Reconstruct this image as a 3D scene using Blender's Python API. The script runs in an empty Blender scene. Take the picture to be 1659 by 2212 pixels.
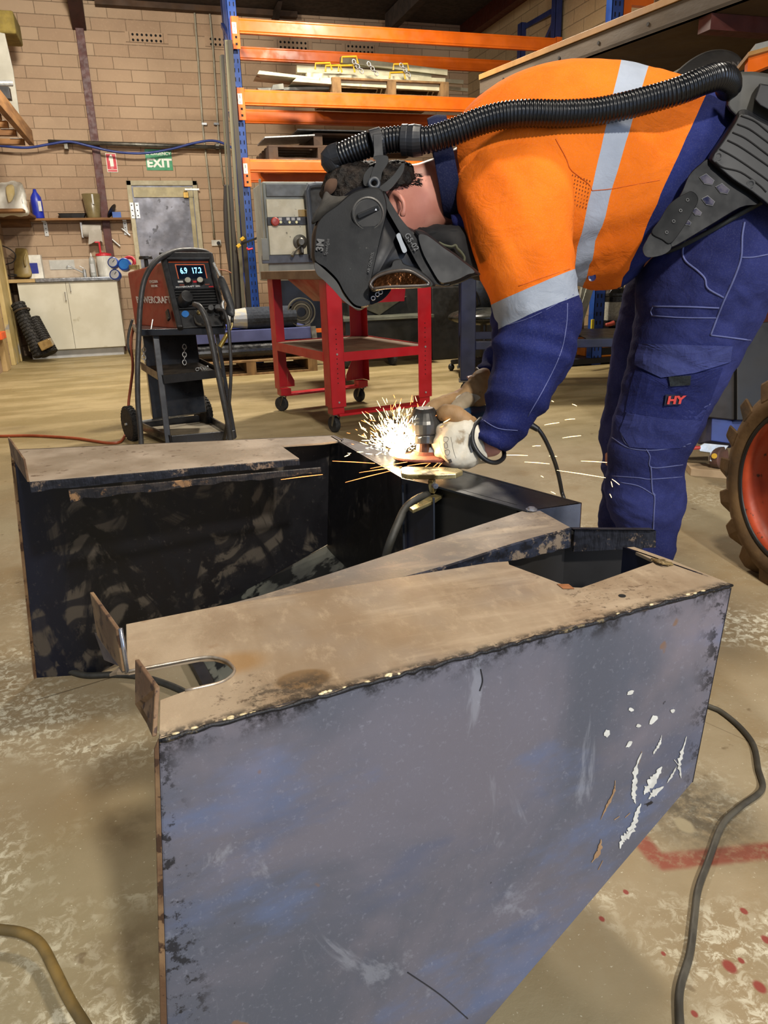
import bpy, bmesh, math, random
from mathutils import Vector as Vc, Matrix, noise
random.seed(7)
SC = bpy.context.scene
COL = SC.collection
# ---------------------------------------------------------------- camera
FPX = 1600.0; CW, CH = 1659.0, 2212.0
YAW, PIT, ROL, CAMH = math.radians(16.9), math.radians(18.4), math.radians(-1.68), 0.95
_f = Vc((math.sin(YAW)*math.cos(PIT), math.cos(YAW)*math.cos(PIT), -math.sin(PIT)))
_r = Vc((math.cos(YAW), -math.sin(YAW), 0)); _u = _r.cross(_f)
CR = _r*math.cos(ROL) + _u*math.sin(ROL); CU = -_r*math.sin(ROL) + _u*math.cos(ROL); CF = _f
CP = Vc((0, 0, CAMH))
cam = bpy.data.cameras.new('camera'); camo = bpy.data.objects.new('camera', cam); COL.objects.link(camo)
cam.sensor_fit = 'VERTICAL'; cam.sensor_height = 36.0; cam.lens = 36.0*FPX/CH; cam.clip_start = .02
camo.matrix_world = Matrix(((CR.x, CU.x, -CF.x, CP.x), (CR.y, CU.y, -CF.y, CP.y), (CR.z, CU.z, -CF.z, CP.z), (0, 0, 0, 1)))
SC.camera = camo
SC.view_settings.view_transform = 'Standard'; SC.view_settings.look = 'None'
SC.view_settings.gamma = 1.0; SC.view_settings.use_curve_mapping = False
SC.view_settings.exposure = 0.0
# ---------------------------------------------------------------- world and lights
wd = bpy.data.worlds.new('daylight outside'); SC.world = wd; wd.use_nodes = True
wd.node_tree.nodes['Background'].inputs[0].default_value = (.72, .84, 1.0, 1)
wd.node_tree.nodes['Background'].inputs[1].default_value = 0.36
def light(name, typ, loc, energy, color, size=.4, sizey=None, to=None, spread=None):
    l = bpy.data.lights.new(name, typ); l.energy = energy; l.color = color
    if typ == 'AREA':
        l.size = size
        if sizey: l.shape = 'RECTANGLE'; l.size_y = sizey
        else: l.shape = 'DISK'
        if spread: l.spread = spread
    else: l.shadow_soft_size = size
    o = bpy.data.objects.new(name, l); COL.objects.link(o); o.location = loc
    if to is not None: o.rotation_euler = (Vc(to)-Vc(loc)).to_track_quat('-Z', 'Y').to_euler()
    return o
WARM = (1.0, .90, .76)
light('high_bay_light_front', 'AREA', (.75, -2.6, 3.7), 245, (1, .95, .87), .26, to=(.7, 1.5, 0))
light('high_bay_light_rear', 'AREA', (2.1, 6.3, 3.72), 215, WARM, .45, to=(1.9, 6.0, 0))
light('high_bay_light_left', 'AREA', (-.1, 6.6, 3.72), 160, (1, .93, .82), .45, to=(-.3, 9.0, .6))
light('high_bay_light_middle', 'AREA', (.9, 1.0, 3.72), 75, WARM, .40, to=(.8, 1.2, 0))
light('roller_door_daylight', 'AREA', (2.6, -4.0, 1.5), 112, (.58, .72, 1.0), 3.0, 2.8, to=(.7, 1.6, .6))

# ---------------------------------------------------------------- pixel -> place helpers
def ray(px, py): return CF + CR*((px-CW/2)/FPX) - CU*((py-CH/2)/FPX)
def Z(px, py, z=0.0):
    d = ray(px, py); return CP + d*((z-CAMH)/d.z)
def Y(px, py, y):
    d = ray(px, py); return CP + d*(y/d.y)
def X(px, py, x):
    d = ray(px, py); return CP + d*(x/d.x)
def D(px, py, dep): return CP + ray(px, py)*dep
def PL(px, py, a, n):
    d = ray(px, py); return CP + d*((a-CP).dot(n)/d.dot(n))
def vz(p, py):                                   # height at which the vertical through p meets image row py
    lo, hi = -1.0, 5.0
    for _ in range(40):
        m = (lo+hi)/2; v = Vc((p.x, p.y, m))-CP
        yy = CH/2 - FPX*v.dot(CU)/v.dot(CF)
        if yy > py: lo = m
        else: hi = m
    return lo
# ---------------------------------------------------------------- materials
def lin(h):
    if isinstance(h, tuple): return (*h, 1)
    h = h.lstrip('#'); c = [int(h[i:i+2], 16)/255 for i in (0, 2, 4)]
    return tuple((x/12.92 if x <= .04045 else ((x+.055)/1.055)**2.4) for x in c) + (1,)
class NT:
    def __init__(s, name):
        s.m = bpy.data.materials.new(name); s.m.use_nodes = True; s.t = s.m.node_tree
        s.b = s.t.nodes['Principled BSDF']; s.tc = s.n('ShaderNodeTexCoord'); s.co = s.tc.outputs['Object']
    def n(s, typ, **k):
        nd = s.t.nodes.new(typ)
        for a, v in k.items(): setattr(nd, a, v)
        return nd
    def l(s, a, b): s.t.links.new(a, b)
    def mp(s, sc=(1, 1, 1), loc=(0, 0, 0), rot=(0, 0, 0)):
        m = s.n('ShaderNodeMapping'); s.l(s.co, m.inputs[0])
        m.inputs['Scale'].default_value = sc; m.inputs['Location'].default_value = loc; m.inputs['Rotation'].default_value = rot
        return m.outputs[0]
    def noise(s, scale, det=4, rough=.55, sc=(1, 1, 1), dist=0, loc=(0, 0, 0), rot=(0, 0, 0)):
        nd = s.n('ShaderNodeTexNoise'); s.l(s.mp(sc, loc, rot), nd.inputs['Vector'])
        nd.inputs['Scale'].default_value = scale; nd.inputs['Detail'].default_value = det
        nd.inputs['Roughness'].default_value = rough; nd.inputs['Distortion'].default_value = dist
        return nd.outputs[0]
    def ramp(s, v, lo, hi, a=0, b=1):
        r = s.n('ShaderNodeMapRange'); r.interpolation_type = 'SMOOTHSTEP'; s.l(v, r.inputs[0])
        for i, x in enumerate((lo, hi, a, b)): r.inputs[i+1].default_value = x
        return r.outputs[0]
    def mix(s, f, a, b):
        m = s.n('ShaderNodeMix', data_type='RGBA')
        if hasattr(f, 'links'): s.l(f, m.inputs[0])
        else: m.inputs[0].default_value = f
        for i, x in ((6, a), (7, b)):
            if hasattr(x, 'links'): s.l(x, m.inputs[i])
            else: m.inputs[i].default_value = lin(x)
        return m.outputs[2]
    def mth(s, op, a, b=0, c=0):
        m = s.n('ShaderNodeMath', operation=op)
        for i, x in enumerate((a, b, c)):
            if hasattr(x, 'links'): s.l(x, m.inputs[i])
            else: m.inputs[i].default_value = x
        return m.outputs[0]
    def xyz(s):
        q = s.n('ShaderNodeSeparateXYZ'); s.l(s.co, q.inputs[0]); return q.outputs
    def seg(s, a, b, w, soft):                    # 1 near the segment a-b (xy plane)
        x, y, _ = s.xyz(); ax, ay = a[0], a[1]; dx, dy = b[0]-ax, b[1]-ay; L = math.hypot(dx, dy); ux, uy = dx/L, dy/L
        X0 = s.mth('SUBTRACT', x, ax); Y0 = s.mth('SUBTRACT', y, ay)
        al = s.mth('ADD', s.mth('MULTIPLY', X0, ux), s.mth('MULTIPLY', Y0, uy))
        ac = s.mth('ABSOLUTE', s.mth('SUBTRACT', s.mth('MULTIPLY', X0, -uy), s.mth('MULTIPLY', Y0, -ux)))
        inl = s.mth('MULTIPLY', s.ramp(al, -soft, 0), s.ramp(al, L, L+soft, 1, 0))
        return s.mth('MULTIPLY', inl, s.ramp(ac, w, w+soft, 1, 0))
    def spot(s, c, rx, ry, soft=.4):
        x, y, _ = s.xyz()
        a = s.mth('DIVIDE', s.mth('SUBTRACT', x, c[0]), rx); b = s.mth('DIVIDE', s.mth('SUBTRACT', y, c[1]), ry)
        r = s.mth('SQRT', s.mth('ADD', s.mth('MULTIPLY', a, a), s.mth('MULTIPLY', b, b)))
        return s.ramp(r, 1-soft, 1+soft, 1, 0)
    def bump(s, v, st, dist=.01):
        b = s.n('ShaderNodeBump'); b.inputs['Strength'].default_value = st; b.inputs['Distance'].default_value = dist
        s.l(v, b.inputs['Height']); s.l(b.outputs[0], s.b.inputs['Normal'])
    def out(s, col, rough=.5, metal=0):
        if hasattr(col, 'links'): s.l(col, s.b.inputs['Base Color'])
        else: s.b.inputs['Base Color'].default_value = lin(col)
        for k, v in (('Roughness', rough), ('Metallic', metal)):
            if hasattr(v, 'links'): s.l(v, s.b.inputs[k])
            else: s.b.inputs[k].default_value = v
        return s.m
MC = {}
def M(name, c1, c2=None, scale=9, lo=.38, hi=.66, rough=.5, metal=0, c3=None, s3=30, t3=.6, w3=.06, bump=0, bs=80, sc=(1, 1, 1), det=5, emit=None, es=1, coat=0, sheen=0, spec=None):
    if name in MC: return MC[name]
    t = NT(name)
    col = c1
    if c2 is None:
        h = lin(c1); c2v = tuple(min(1, x*1.22+.004) for x in h[:3]); c1v = tuple(x*.86 for x in h[:3])
        col = t.mix(t.ramp(t.noise(scale, det, sc=sc), .35, .68), c1v, c2v)
    else: col = t.mix(t.ramp(t.noise(scale, det, sc=sc), lo, hi), c1, c2)
    if c3: col = t.mix(t.ramp(t.noise(s3, 5, sc=sc, loc=(3, 1, 2)), t3, t3+w3), col, c3)
    r = t.ramp(t.noise(scale*2.3, 3, sc=sc), .3, .75, max(0, rough-.08), min(1, rough+.1))
    t.out(col, r, metal)
    if bump: t.bump(t.noise(bs, 4, sc=sc), bump, .004)
    if emit: t.b.inputs['Emission Color'].default_value = lin(emit); t.b.inputs['Emission Strength'].default_value = es
    if spec is not None: t.b.inputs['Specular IOR Level'].default_value = spec
    if coat: t.b.inputs['Coat Weight'].default_value = coat; t.b.inputs['Coat Roughness'].default_value = .15
    if sheen: t.b.inputs['Sheen Weight'].default_value = sheen
    MC[name] = t.m; return t.m
# ---------------------------------------------------------------- mesh builder
ORG = {}
def frame_z(ax):
    ax = Vc(ax).normalized(); h = Vc((0, 0, 1)) if abs(ax.z) < .9 else Vc((1, 0, 0))
    a = h.cross(ax).normalized(); return a, ax.cross(a), ax
def cat(pts, k=6):
    if len(pts) < 3: k = 1
    P = [Vc(p) for p in pts]; out = []
    for i in range(len(P)-1):
        p0 = P[i-1] if i else P[0]*2-P[1]; p1, p2 = P[i], P[i+1]; p3 = P[i+2] if i+2 < len(P) else P[-1]*2-P[-2]
        for j in range(k):
            t = j/k; out.append(.5*((2*p1)+(-p0+p2)*t+(2*p0-5*p1+4*p2-p3)*t*t+(-p0+3*p1-3*p2+p3)*t**3))
    out.append(P[-1]); return out
class MB:
    def __init__(s, fr=None): s.v = []; s.f = []; s.mi = []; s.fr = fr
    def add(s, vs, fs, m=0):
        b = len(s.v)
        if s.fr: vs = [s.fr(*v) for v in vs]
        s.v += [Vc(v) for v in vs]; s.f += [tuple(b+i for i in f) for f in fs]; s.mi += [m]*len(fs); return s
    def hexa(s, p, m=0): return s.add(p, [(3, 2, 1, 0), (4, 5, 6, 7), (0, 1, 5, 4), (1, 2, 6, 5), (2, 3, 7, 6), (3, 0, 4, 7)], m)
    def bx(s, x0, x1, y0, y1, z0, z1, m=0):
        return s.hexa([(x0, y0, z0), (x1, y0, z0), (x1, y1, z0), (x0, y1, z0), (x0, y0, z1), (x1, y0, z1), (x1, y1, z1), (x0, y1, z1)], m)
    def beam(s, a, b, w, h, up=(0, 0, 1), m=0):   # box bar a->b, w wide, h tall
        a, b = Vc(a), Vc(b); d = (b-a).normalized(); sx = d.cross(Vc(up)).normalized()*w/2; u = sx.cross(d).normalized()*h/2
        return s.hexa([a-sx-u, a+sx-u, b+sx-u, b-sx-u, a-sx+u, a+sx+u, b+sx+u, b-sx+u], m)
    def prism(s, poly, vec, m=0):
        n = len(poly); P = [Vc(p) for p in poly]; v = Vc(vec)
        return s.add(P+[p+v for p in P], [tuple(range(n-1, -1, -1)), tuple(range(n, 2*n))]+[(i, (i+1) % n, n+(i+1) % n, n+i) for i in range(n)], m)
    def loft(s, rings, cap=True, m=0, close=True):
        n = len(rings[0]); vs = [p for r in rings for p in r]; fs = []
        for i in range(len(rings)-1):
            for j in range(n if close else n-1):
                k = (j+1) % n; fs.append((i*n+j, i*n+k, (i+1)*n+k, (i+1)*n+j))
        mm = m
        s.add(vs, fs, 0)
        if callable(m):
            c = 0
            for i in range(len(rings)-1):
                for j in range(n if close else n-1): s.mi[len(s.mi)-len(fs)+c] = m(i, j); c += 1
            mm = m(0, 0)
        else: s.mi[-len(fs):] = [m]*len(fs)
        if cap:
            b = len(s.v)-len(vs); s.f += [tuple(b+i for i in range(n-1, -1, -1)), tuple(b+(len(rings)-1)*n+i for i in range(n))]
            s.mi += [mm, m(len(rings)-2, 0) if callable(m) else m]
        return s
    def tube(s, pts, r, n=10, cap=True, m=0, k=6, smooth=True, flat=1.0):
        P = cat(pts, k) if smooth else [Vc(p) for p in pts]
        t0 = (P[1]-P[0]).normalized(); a, b, _ = frame_z(t0); rings = []; N = len(P)
        for i, p in enumerate(P):
            t = (P[min(i+1, N-1)]-P[max(i-1, 0)]).normalized()
            a = (a-t*a.dot(t)).normalized(); b = t.cross(a)
            u = i/(N-1)
            if callable(r): R = r(u)
            elif isinstance(r, (list, tuple)):
                q = u*(len(r)-1); i0 = min(int(q), len(r)-2); R = r[i0]+(r[i0+1]-r[i0])*(q-i0)
            else: R = r
            rings.append([p+a*(R*math.cos(2*math.pi*j/n))+b*(R*flat*math.sin(2*math.pi*j/n)) for j in range(n)])
        return s.loft(rings, cap, m)
    def cyl(s, a, b, r, r1=None, n=20, m=0, cap=True):
        return s.tube([a, b], [r, r if r1 is None else r1], n, cap, m, 1, False)
    def lathe(s, prof, o, ax=(0, 0, 1), n=24, m=0, cap=True, a0=0, a1=2*math.pi):
        a, b, c = frame_z(ax); o = Vc(o)
        full = abs(a1-a0-2*math.pi) < 1e-6
        rings = [[o+c*h+(a*math.cos(a0+(a1-a0)*j/n)+b*math.sin(a0+(a1-a0)*j/n))*max(r, 1e-4) for j in range(n if full else n+1)] for r, h in prof]
        return s.loft(rings, cap, m, close=full)
    def torus(s, o, ax, R, r, n=24, k=8, m=0, a0=0, a1=2*math.pi):
        a, b, c = frame_z(ax); o = Vc(o); rings = []
        for i in range(n+1):
            t = a0+(a1-a0)*i/n; d = a*math.cos(t)+b*math.sin(t)
            rings.append([o+d*(R+r*math.cos(2*math.pi*j/k))+c*(r*math.sin(2*math.pi*j/k)) for j in range(k)])
        return s.loft(rings, abs(a1-a0-2*math.pi) > 1e-6, m)
    def ell(s, c, rx, ry, rz, n=16, m=0, fr=None):
        c = Vc(c); X_, Y_, Z_ = fr or (Vc((1, 0, 0)), Vc((0, 1, 0)), Vc((0, 0, 1))); rings = []
        for i in range(n//2+1):
            t = math.pi*i/(n//2); q = max(math.sin(t), 1e-3)
            rings.append([c+X_*(rx*q*math.cos(2*math.pi*j/n))+Y_*(ry*q*math.sin(2*math.pi*j/n))+Z_*(-rz*math.cos(t)) for j in range(n)])
        return s.loft(rings, True, m)
    def rbox(s, x0, x1, y0, y1, z0, z1, r, m=0, k=4):      # box with rounded vertical edges
        pts = []
        for cx, cy, a in ((x1-r, y1-r, 0), (x0+r, y1-r, 90), (x0+r, y0+r, 180), (x1-r, y0+r, 270)):
            for i in range(k+1):
                t = math.radians(a+90*i/k); pts.append((cx+r*math.cos(t), cy+r*math.sin(t)))
        return s.loft([[Vc((x, y, z0)) for x, y in pts], [Vc((x, y, z1)) for x, y in pts]], True, m)
    def build(s, name, mats, parent=None, smooth=False, bevel=0, org=None, disp=None, solid=0, sub=0, fuse=0, fsm=6):
        if not isinstance(mats, (list, tuple)): mats = [mats]
        if parent is not None: o0 = ORG[parent]
        elif org is not None: o0 = Vc(org)
        else:
            xs = [v.x for v in s.v]; ys = [v.y for v in s.v]; o0 = Vc(((min(xs)+max(xs))/2, (min(ys)+max(ys))/2, min(v.z for v in s.v)))
        me = bpy.data.meshes.new(name); me.from_pydata([v-o0 for v in s.v], [], s.f)
        for mt in mats: me.materials.append(mt)
        me.polygons.foreach_set('material_index', s.mi)
        bm = bmesh.new(); bm.from_mesh(me); bmesh.ops.recalc_face_normals(bm, faces=bm.faces); bm.to_mesh(me); bm.free()
        if fuse:
            tmp = bpy.data.objects.new('tmp', me); COL.objects.link(tmp)
            md = tmp.modifiers.new('r', 'REMESH'); md.mode = 'VOXEL'; md.voxel_size = fuse
            if fsm: sm = tmp.modifiers.new('s', 'SMOOTH'); sm.iterations = fsm; sm.factor = .5
            dg = bpy.context.evaluated_depsgraph_get(); ev = tmp.evaluated_get(dg)
            me2 = bpy.data.meshes.new_from_object(ev); bpy.data.objects.remove(tmp); bpy.data.meshes.remove(me); me = me2; me.name = name
            me.materials.clear()
            for mt in mats: me.materials.append(mt)
        if disp:
            me.update(); nn = [v.normal.copy() for v in me.vertices]
            for v, n_ in zip(me.vertices, nn): v.co = v.co + n_*disp(v.co+o0)
        if smooth: me.polygons.foreach_set('use_smooth', [True]*len(me.polygons))
        me.update()
        o = bpy.data.objects.new(name, me); COL.objects.link(o); ORG[o] = o0
        if parent is not None: o.parent = parent
        else: o.location = o0
        if solid: q = o.modifiers.new('s', 'SOLIDIFY'); q.thickness = solid; q.offset = 0
        if bevel: q = o.modifiers.new('b', 'BEVEL'); q.width = bevel; q.segments = 2; q.limit_method = 'ANGLE'; q.angle_limit = math.radians(40)
        if sub: q = o.modifiers.new('u', 'SUBSURF'); q.levels = sub; q.render_levels = sub
        if smooth and bevel:
            pass
        return o
def thing(name, loc, label, cat_, group=None):
    o = bpy.data.objects.new(name, None); COL.objects.link(o); o.location = loc; o.empty_display_size = .1
    ORG[o] = Vc(loc); o['label'] = label; o['category'] = cat_
    if group: o['group'] = group
    return o
def tag(o, label, cat_, group=None, kind=None):
    o['label'] = label; o['category'] = cat_
    if group: o['group'] = group
    if kind: o['kind'] = kind
    return o
def struct(o): o['kind'] = 'structure'; return o
def text(s, org, xd, yd, h, mat, parent, name='lettering', ext=.0006, bold=0.0, stretch=1, align='LEFT'):
    cu = bpy.data.curves.new('t', 'FONT'); cu.body = s; cu.size = 1; cu.extrude = .001; cu.offset = bold; cu.align_x = align
    tmp = bpy.data.objects.new('t', cu); COL.objects.link(tmp)
    me = bpy.data.meshes.new_from_object(tmp.evaluated_get(bpy.context.evaluated_depsgraph_get())); bpy.data.objects.remove(tmp)
    xd, yd = Vc(xd).normalized(), Vc(yd).normalized(); zd = xd.cross(yd).normalized(); o0 = ORG[parent]; org = Vc(org); k = h/.72
    for v in me.vertices:
        c = v.co; v.co = org+xd*(c.x*k*stretch)+yd*(c.y*k)+zd*(ext+c.z*ext/.001) - o0
    me.materials.clear(); me.materials.append(mat); me.name = name
    o = bpy.data.objects.new(name, me); COL.objects.link(o); o.parent = parent; ORG[o] = o0; return o
def chainlinks(mb, pts, R=.012, r=.0025, m=0):
    P = [Vc(p) for p in pts]
    for i in range(len(P)-1):
        a, b = P[i], P[i+1]; d = (b-a); L = d.length; d.normalize(); u, v, _ = frame_z(d)
        s1 = u if i % 2 else v; h = L*.68; loop = []
        for q in range(12):
            t = 2*math.pi*q/12; loop.append((a+b)/2+d*(h*math.cos(t))+s1*(R*.6*math.sin(t)))
        loop.append(loop[0]); mb.tube(loop, r, 5, False, m, 1, False)
    return mb
def rings_px(secs, n=24, k=4, depthdir=None):
    # silhouette sections (ax,ay,bx,by,depth,half[,exponent]) -> smooth closed 3D rings
    S = []
    for q in secs:
        ax, ay, bx_, by, d, h = q[:6]; e = q[6] if len(q) > 6 else 2.0
        S.append((ax, ay, bx_, by, d, h, e))
    out = []
    N = len(S)
    for i in range(N-1):
        p0 = S[i-1] if i else S[0]; p1, p2 = S[i], S[i+1]; p3 = S[i+2] if i+2 < N else S[-1]
        for j in range(k):
            t = j/k
            out.append(tuple(.5*((2*b)+(-a+c)*t+(2*a-5*b+4*c-d)*t*t+(-a+3*b-3*c+d)*t**3) for a, b, c, d in zip(p0, p1, p2, p3)))
    out.append(S[-1]); rings = []
    for ax, ay, bx_, by, d, h, e in out:
        A, B = D(ax, ay, d), D(bx_, by, d); c = (A+B)/2; e1 = (A-B)/2
        rd = ray((ax+bx_)/2, (ay+by)/2).normalized(); e2 = (rd-e1*(rd.dot(e1)/max(e1.dot(e1), 1e-9))).normalized()*h
        R = []
        for q in range(n):
            t = 2*math.pi*q/n; cs, sn = math.cos(t), math.sin(t)
            f = (abs(cs)**e+abs(sn)**e)**(-1/e)
            R.append(c+e1*(cs*f)+e2*(sn*f))
        rings.append(R)
    return rings
def puff(mb, outline, d, half, prof=((-1, .9), (-.8, .97), (0, 1), (.8, .97), (1, .9)), m=0, k=3, smooth=True, cen=None):
    # outline in pixels at depth d, given real thickness 2*half across
    P = [Vc((x, y, 0)) for x, y in outline]
    if smooth:
        n = len(P); Q = []
        for i in range(n):
            p0, p1, p2, p3 = P[i-1], P[i], P[(i+1) % n], P[(i+2) % n]
            for j in range(k):
                t = j/k; Q.append(.5*((2*p1)+(-p0+p2)*t+(2*p0-5*p1+4*p2-p3)*t*t+(-p0+3*p1-3*p2+p3)*t**3))
        P = Q
    cx = sum(p.x for p in P)/len(P); cy = sum(p.y for p in P)/len(P)
    if cen: cx, cy = cen
    c3 = D(cx, cy, d); rd = ray(cx, cy).normalized(); rings = []
    W = [D(p.x, p.y, d) for p in P]
    for t, s_ in prof: rings.append([c3+(w-c3)*s_+rd*(t*half) for w in W])
    return mb.loft(rings, True, m)
def wr(co, d1, f1, f2, amp, seed=0.0):            # cloth folds running across d1
    d1 = Vc(d1).normalized(); a = co.dot(d1)*f1; p = co*f2+Vc((seed, seed*.7, -seed))
    q = Vc((p.x+d1.x*a, p.y+d1.y*a, p.z+d1.z*a))
    n1 = noise.noise(q); n2 = noise.noise(q*2.3+Vc((5, 1, 2)))
    return amp*((1-abs(n1)*2.2)*.7+n2*.45)
# ================================================================ SETTING
WY = 10.36; WXR = 4.5; WXL = -1.5; CEZ = 3.88
def brick(name, ax, c1='#a88c70', c2='#b59b7e', mort='#7e6952'):
    t = NT(name); x, y, z = t.xyz(); cb = t.n('ShaderNodeCombineXYZ'); t.l(x if ax == 'x' else y, cb.inputs[0]); t.l(z, cb.inputs[1])
    # cushion the joints a little so they are not ruler-straight
    nz = t.n('ShaderNodeTexNoise'); nz.inputs['Scale'].default_value = 9; t.l(t.co, nz.inputs['Vector'])
    vm = t.n('ShaderNodeVectorMath', operation='MULTIPLY_ADD'); t.l(nz.outputs[1], vm.inputs[0]); vm.inputs[1].default_value = (.006, .006, 0); t.l(cb.outputs[0], vm.inputs[2])
    br = t.n('ShaderNodeTexBrick'); t.l(vm.outputs[0], br.inputs['Vector'])
    for k, v in (('Scale', 1), ('Mortar Size', .0045), ('Mortar Smooth', .25), ('Brick Width', .385), ('Row Height', .1290), ('Bias', 0)): br.inputs[k].default_value = v
    for k, v in (('Color1', c1), ('Color2', c2), ('Mortar', mort)): br.inputs[k].default_value = lin(v)
    col = t.mix(t.ramp(t.noise(1.1, 5), .35, .75, 0, .38), br.outputs[0], '#6f5844')
    col = t.mix(t.ramp(t.noise(38, 5, .7), .52, .72, 0, .4), col, '#bb9f80')
    t.out(col, .9); h = t.mth('ADD', t.mth('MULTIPLY', br.outputs[1], -1.0), t.mth('MULTIPLY', t.noise(70, 4), .5)); t.bump(h, .6, .006); return t.m
m_brick = brick('pink_brown_brick', 'x'); m_brick2 = brick('tan_brick', 'y', '#8f7a58', '#9a8563', '#6b5a40')
def floor_mat():
    t = NT('worn_concrete')
    base = t.mix(t.ramp(t.noise(.9, 6, .6), .38, .62), '#857559', '#9a8c71')
    base = t.mix(t.ramp(t.noise(3.2, 6, .65, dist=.4), .46, .70, 0, .8), base, '#867252')
    base = t.mix(t.ramp(t.noise(.55, 3, .5, loc=(4, 2, 0)), .5, .62, 0, .55), base, '#8c8468')
    far = t.mix(t.ramp(t.noise(2.2, 6, .6, sc=(.5, 1.6, 1)), .42, .62), '#85754f', '#9d8c66')
    _, yy, _ = t.xyz(); base = t.mix(t.ramp(yy, 2.8, 5.0), base, far)
    # worn white residue, broken up finely
    a = t.mth('MULTIPLY', t.ramp(t.noise(1.7, 5, .6, loc=(1.3, .2, 0)), .47, .62), t.ramp(t.noise(46, 6, .75, dist=.6), .47, .60))
    base = t.mix(t.mth('MULTIPLY', a, t.ramp(yy, 3.2, 1.8, 0, .9)), base, '#cbc5ae')
    b = t.ramp(t.noise(140, 3, .6), .66, .72, 0, .6); base = t.mix(b, base, '#d2ccb6')
    base = t.mix(t.ramp(t.noise(21, 3, .5, loc=(7, 7, 0)), .68, .74, 0, .65), base, '#63523a')
    # red spray painted line, soot patch and drips on the right
    p0, p1, p2 = Z(1385, 1815), Z(1425, 1862), Z(1659, 1838)
    d = t.mth('MAXIMUM', t.seg(p0, p1, .010, .012), t.seg(p1, p2+(p2-p1), .011, .014))
    d = t.mth('MULTIPLY', d, t.ramp(t.noise(60, 5, .7), .32, .55, .45, 1)); base = t.mix(t.mth('MULTIPLY', d, .85), base, '#80392c')
    s = Z(1500, 1750); k = t.mth('MULTIPLY', t.spot(s, .085, .10, .75), t.ramp(t.noise(30, 5, .7), .3, .6, .35, 1))
    base = t.mix(t.mth('MULTIPLY', k, .8), base, '#322e26')
    s = Z(1478, 1783); base = t.mix(t.spot(s, .014, .02, .25), base, '#8c8167')
    for px, py, r in ((1576, 2088, .0085), (1607, 1968, .005), (1641, 2132, .0075), (1601, 2075, .004), (1352, 1927, .004), (1433, 2060, .003), (1300, 1985, .004), (1500, 2190, .004), (1655, 2030, .006)):
        s = Z(px, py); base = t.mix(t.spot(s, r, r*1.3, .3), base, '#7f3a30')
    for px, py, r in ((270, 1790, .05), (300, 2060, .06), (480, 1010, .1), (1040, 1130, .08), (860, 1060, .1), (1420, 1180, .12)):
        s = Z(px, py); base = t.mix(t.mth('MULTIPLY', t.spot(s, r, r*1.2, .8), t.ramp(t.noise(24, 4), .35, .6, .2, .55)), base, '#5a4830')
    j = Z(80, 1512); q = Z(300, 1446); base = t.mix(t.mth('MULTIPLY', t.seg(j, q, .0015, .002), .7), base, '#4a3d2a')
    j = Z(1490, 1545); q = Z(1659, 1620); base = t.mix(t.mth('MULTIPLY', t.seg(j, q+(q-j), .0008, .001), .4), base, '#4a3d2a')
    t.out(base, t.ramp(t.noise(6, 4), .3, .7, .42, .72)); t.b.inputs['Specular IOR Level'].default_value = .35
    t.bump(t.noise(55, 5, .7), .25, .004); return t.m
m_floor = floor_mat()
struct(MB().bx(WXL-.15, WXR+.15, -4.6, WY+.15, -.1, 0).build('floor', m_floor, org=(0, 0, 0)))
struct(MB().bx(WXL-.15, WXR+.15, WY, WY+.2, 0, 4.2).build('wall_back', m_brick, org=(0, 0, 0)))
struct(MB().bx(WXR, WXR+.2, -1.2, WY, 0, 4.2).build('wall_right', m_brick2, org=(0, 0, 0)))
struct(MB().bx(WXL-.2, WXL, 3.0, WY, 0, 4.2).build('wall_left', brick('tan_brick_left', 'y'), org=(0, 0, 0)))
m_dark = M('dark_roof_sheet', '#241d19', '#352b25', rough=.8)
struct(MB().bx(WXL-.2, WXR+.2, -3.4, WY+.2, CEZ+.02, CEZ+.1).build('ceiling', m_dark, org=(0, 0, 0)))
m_maroon = M('maroon_steel', '#4a2019', '#57271e', rough=.55)
m_tim = M('aged_timber', '#6e4a26', '#8a6236', 3, sc=(1, 1, 8), rough=.75, bump=.2, bs=30)
m_timd = M('dark_timber', '#3a2818', '#4c3520', 4, rough=.8)
b = MB(); b.bx(-.12, 2.2, WY-.12, WY-.02, CEZ-.04, CEZ+.02); tag(b.build('ceiling_beam', m_timd), 'dark timber beam along the top of the back brick wall', 'beam')
# steel column with the haunched rafter end above
c = thing('steel_column', (-.2, WY-.03, 0), 'tall maroon steel column against the back brick wall', 'column'); rh = thing('rafter_end', (-.2, WY-.4, 3.6), 'dark maroon rafter end sitting on top of the steel column', 'rafter')
cx0 = Y(163, 60, WY).x; cx1 = Y(178, 60, WY).x
x0, x1 = Y(168, 100, WY).x, Y(186, 100, WY).x
b = MB(); b.bx(x0, x1, WY-.045, WY-.003, 0, Y(176, 55, WY).z+.02); b.build('column_shaft', m_maroon, c, bevel=.003)
b = MB(); zc = Y(176, 55, WY-.2).z
b.prism([(x0-.03, WY-.02, zc), (x0-.03, WY-.36, CEZ-.1), (x0-.03, WY-.8, CEZ), (x0-.03, WY-.02, CEZ)], (x1-x0+.06, 0, 0))
b.build('rafter_haunch', M('dark_maroon_steel', '#2a1410', '#331914', rough=.6), rh, bevel=.003)
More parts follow.
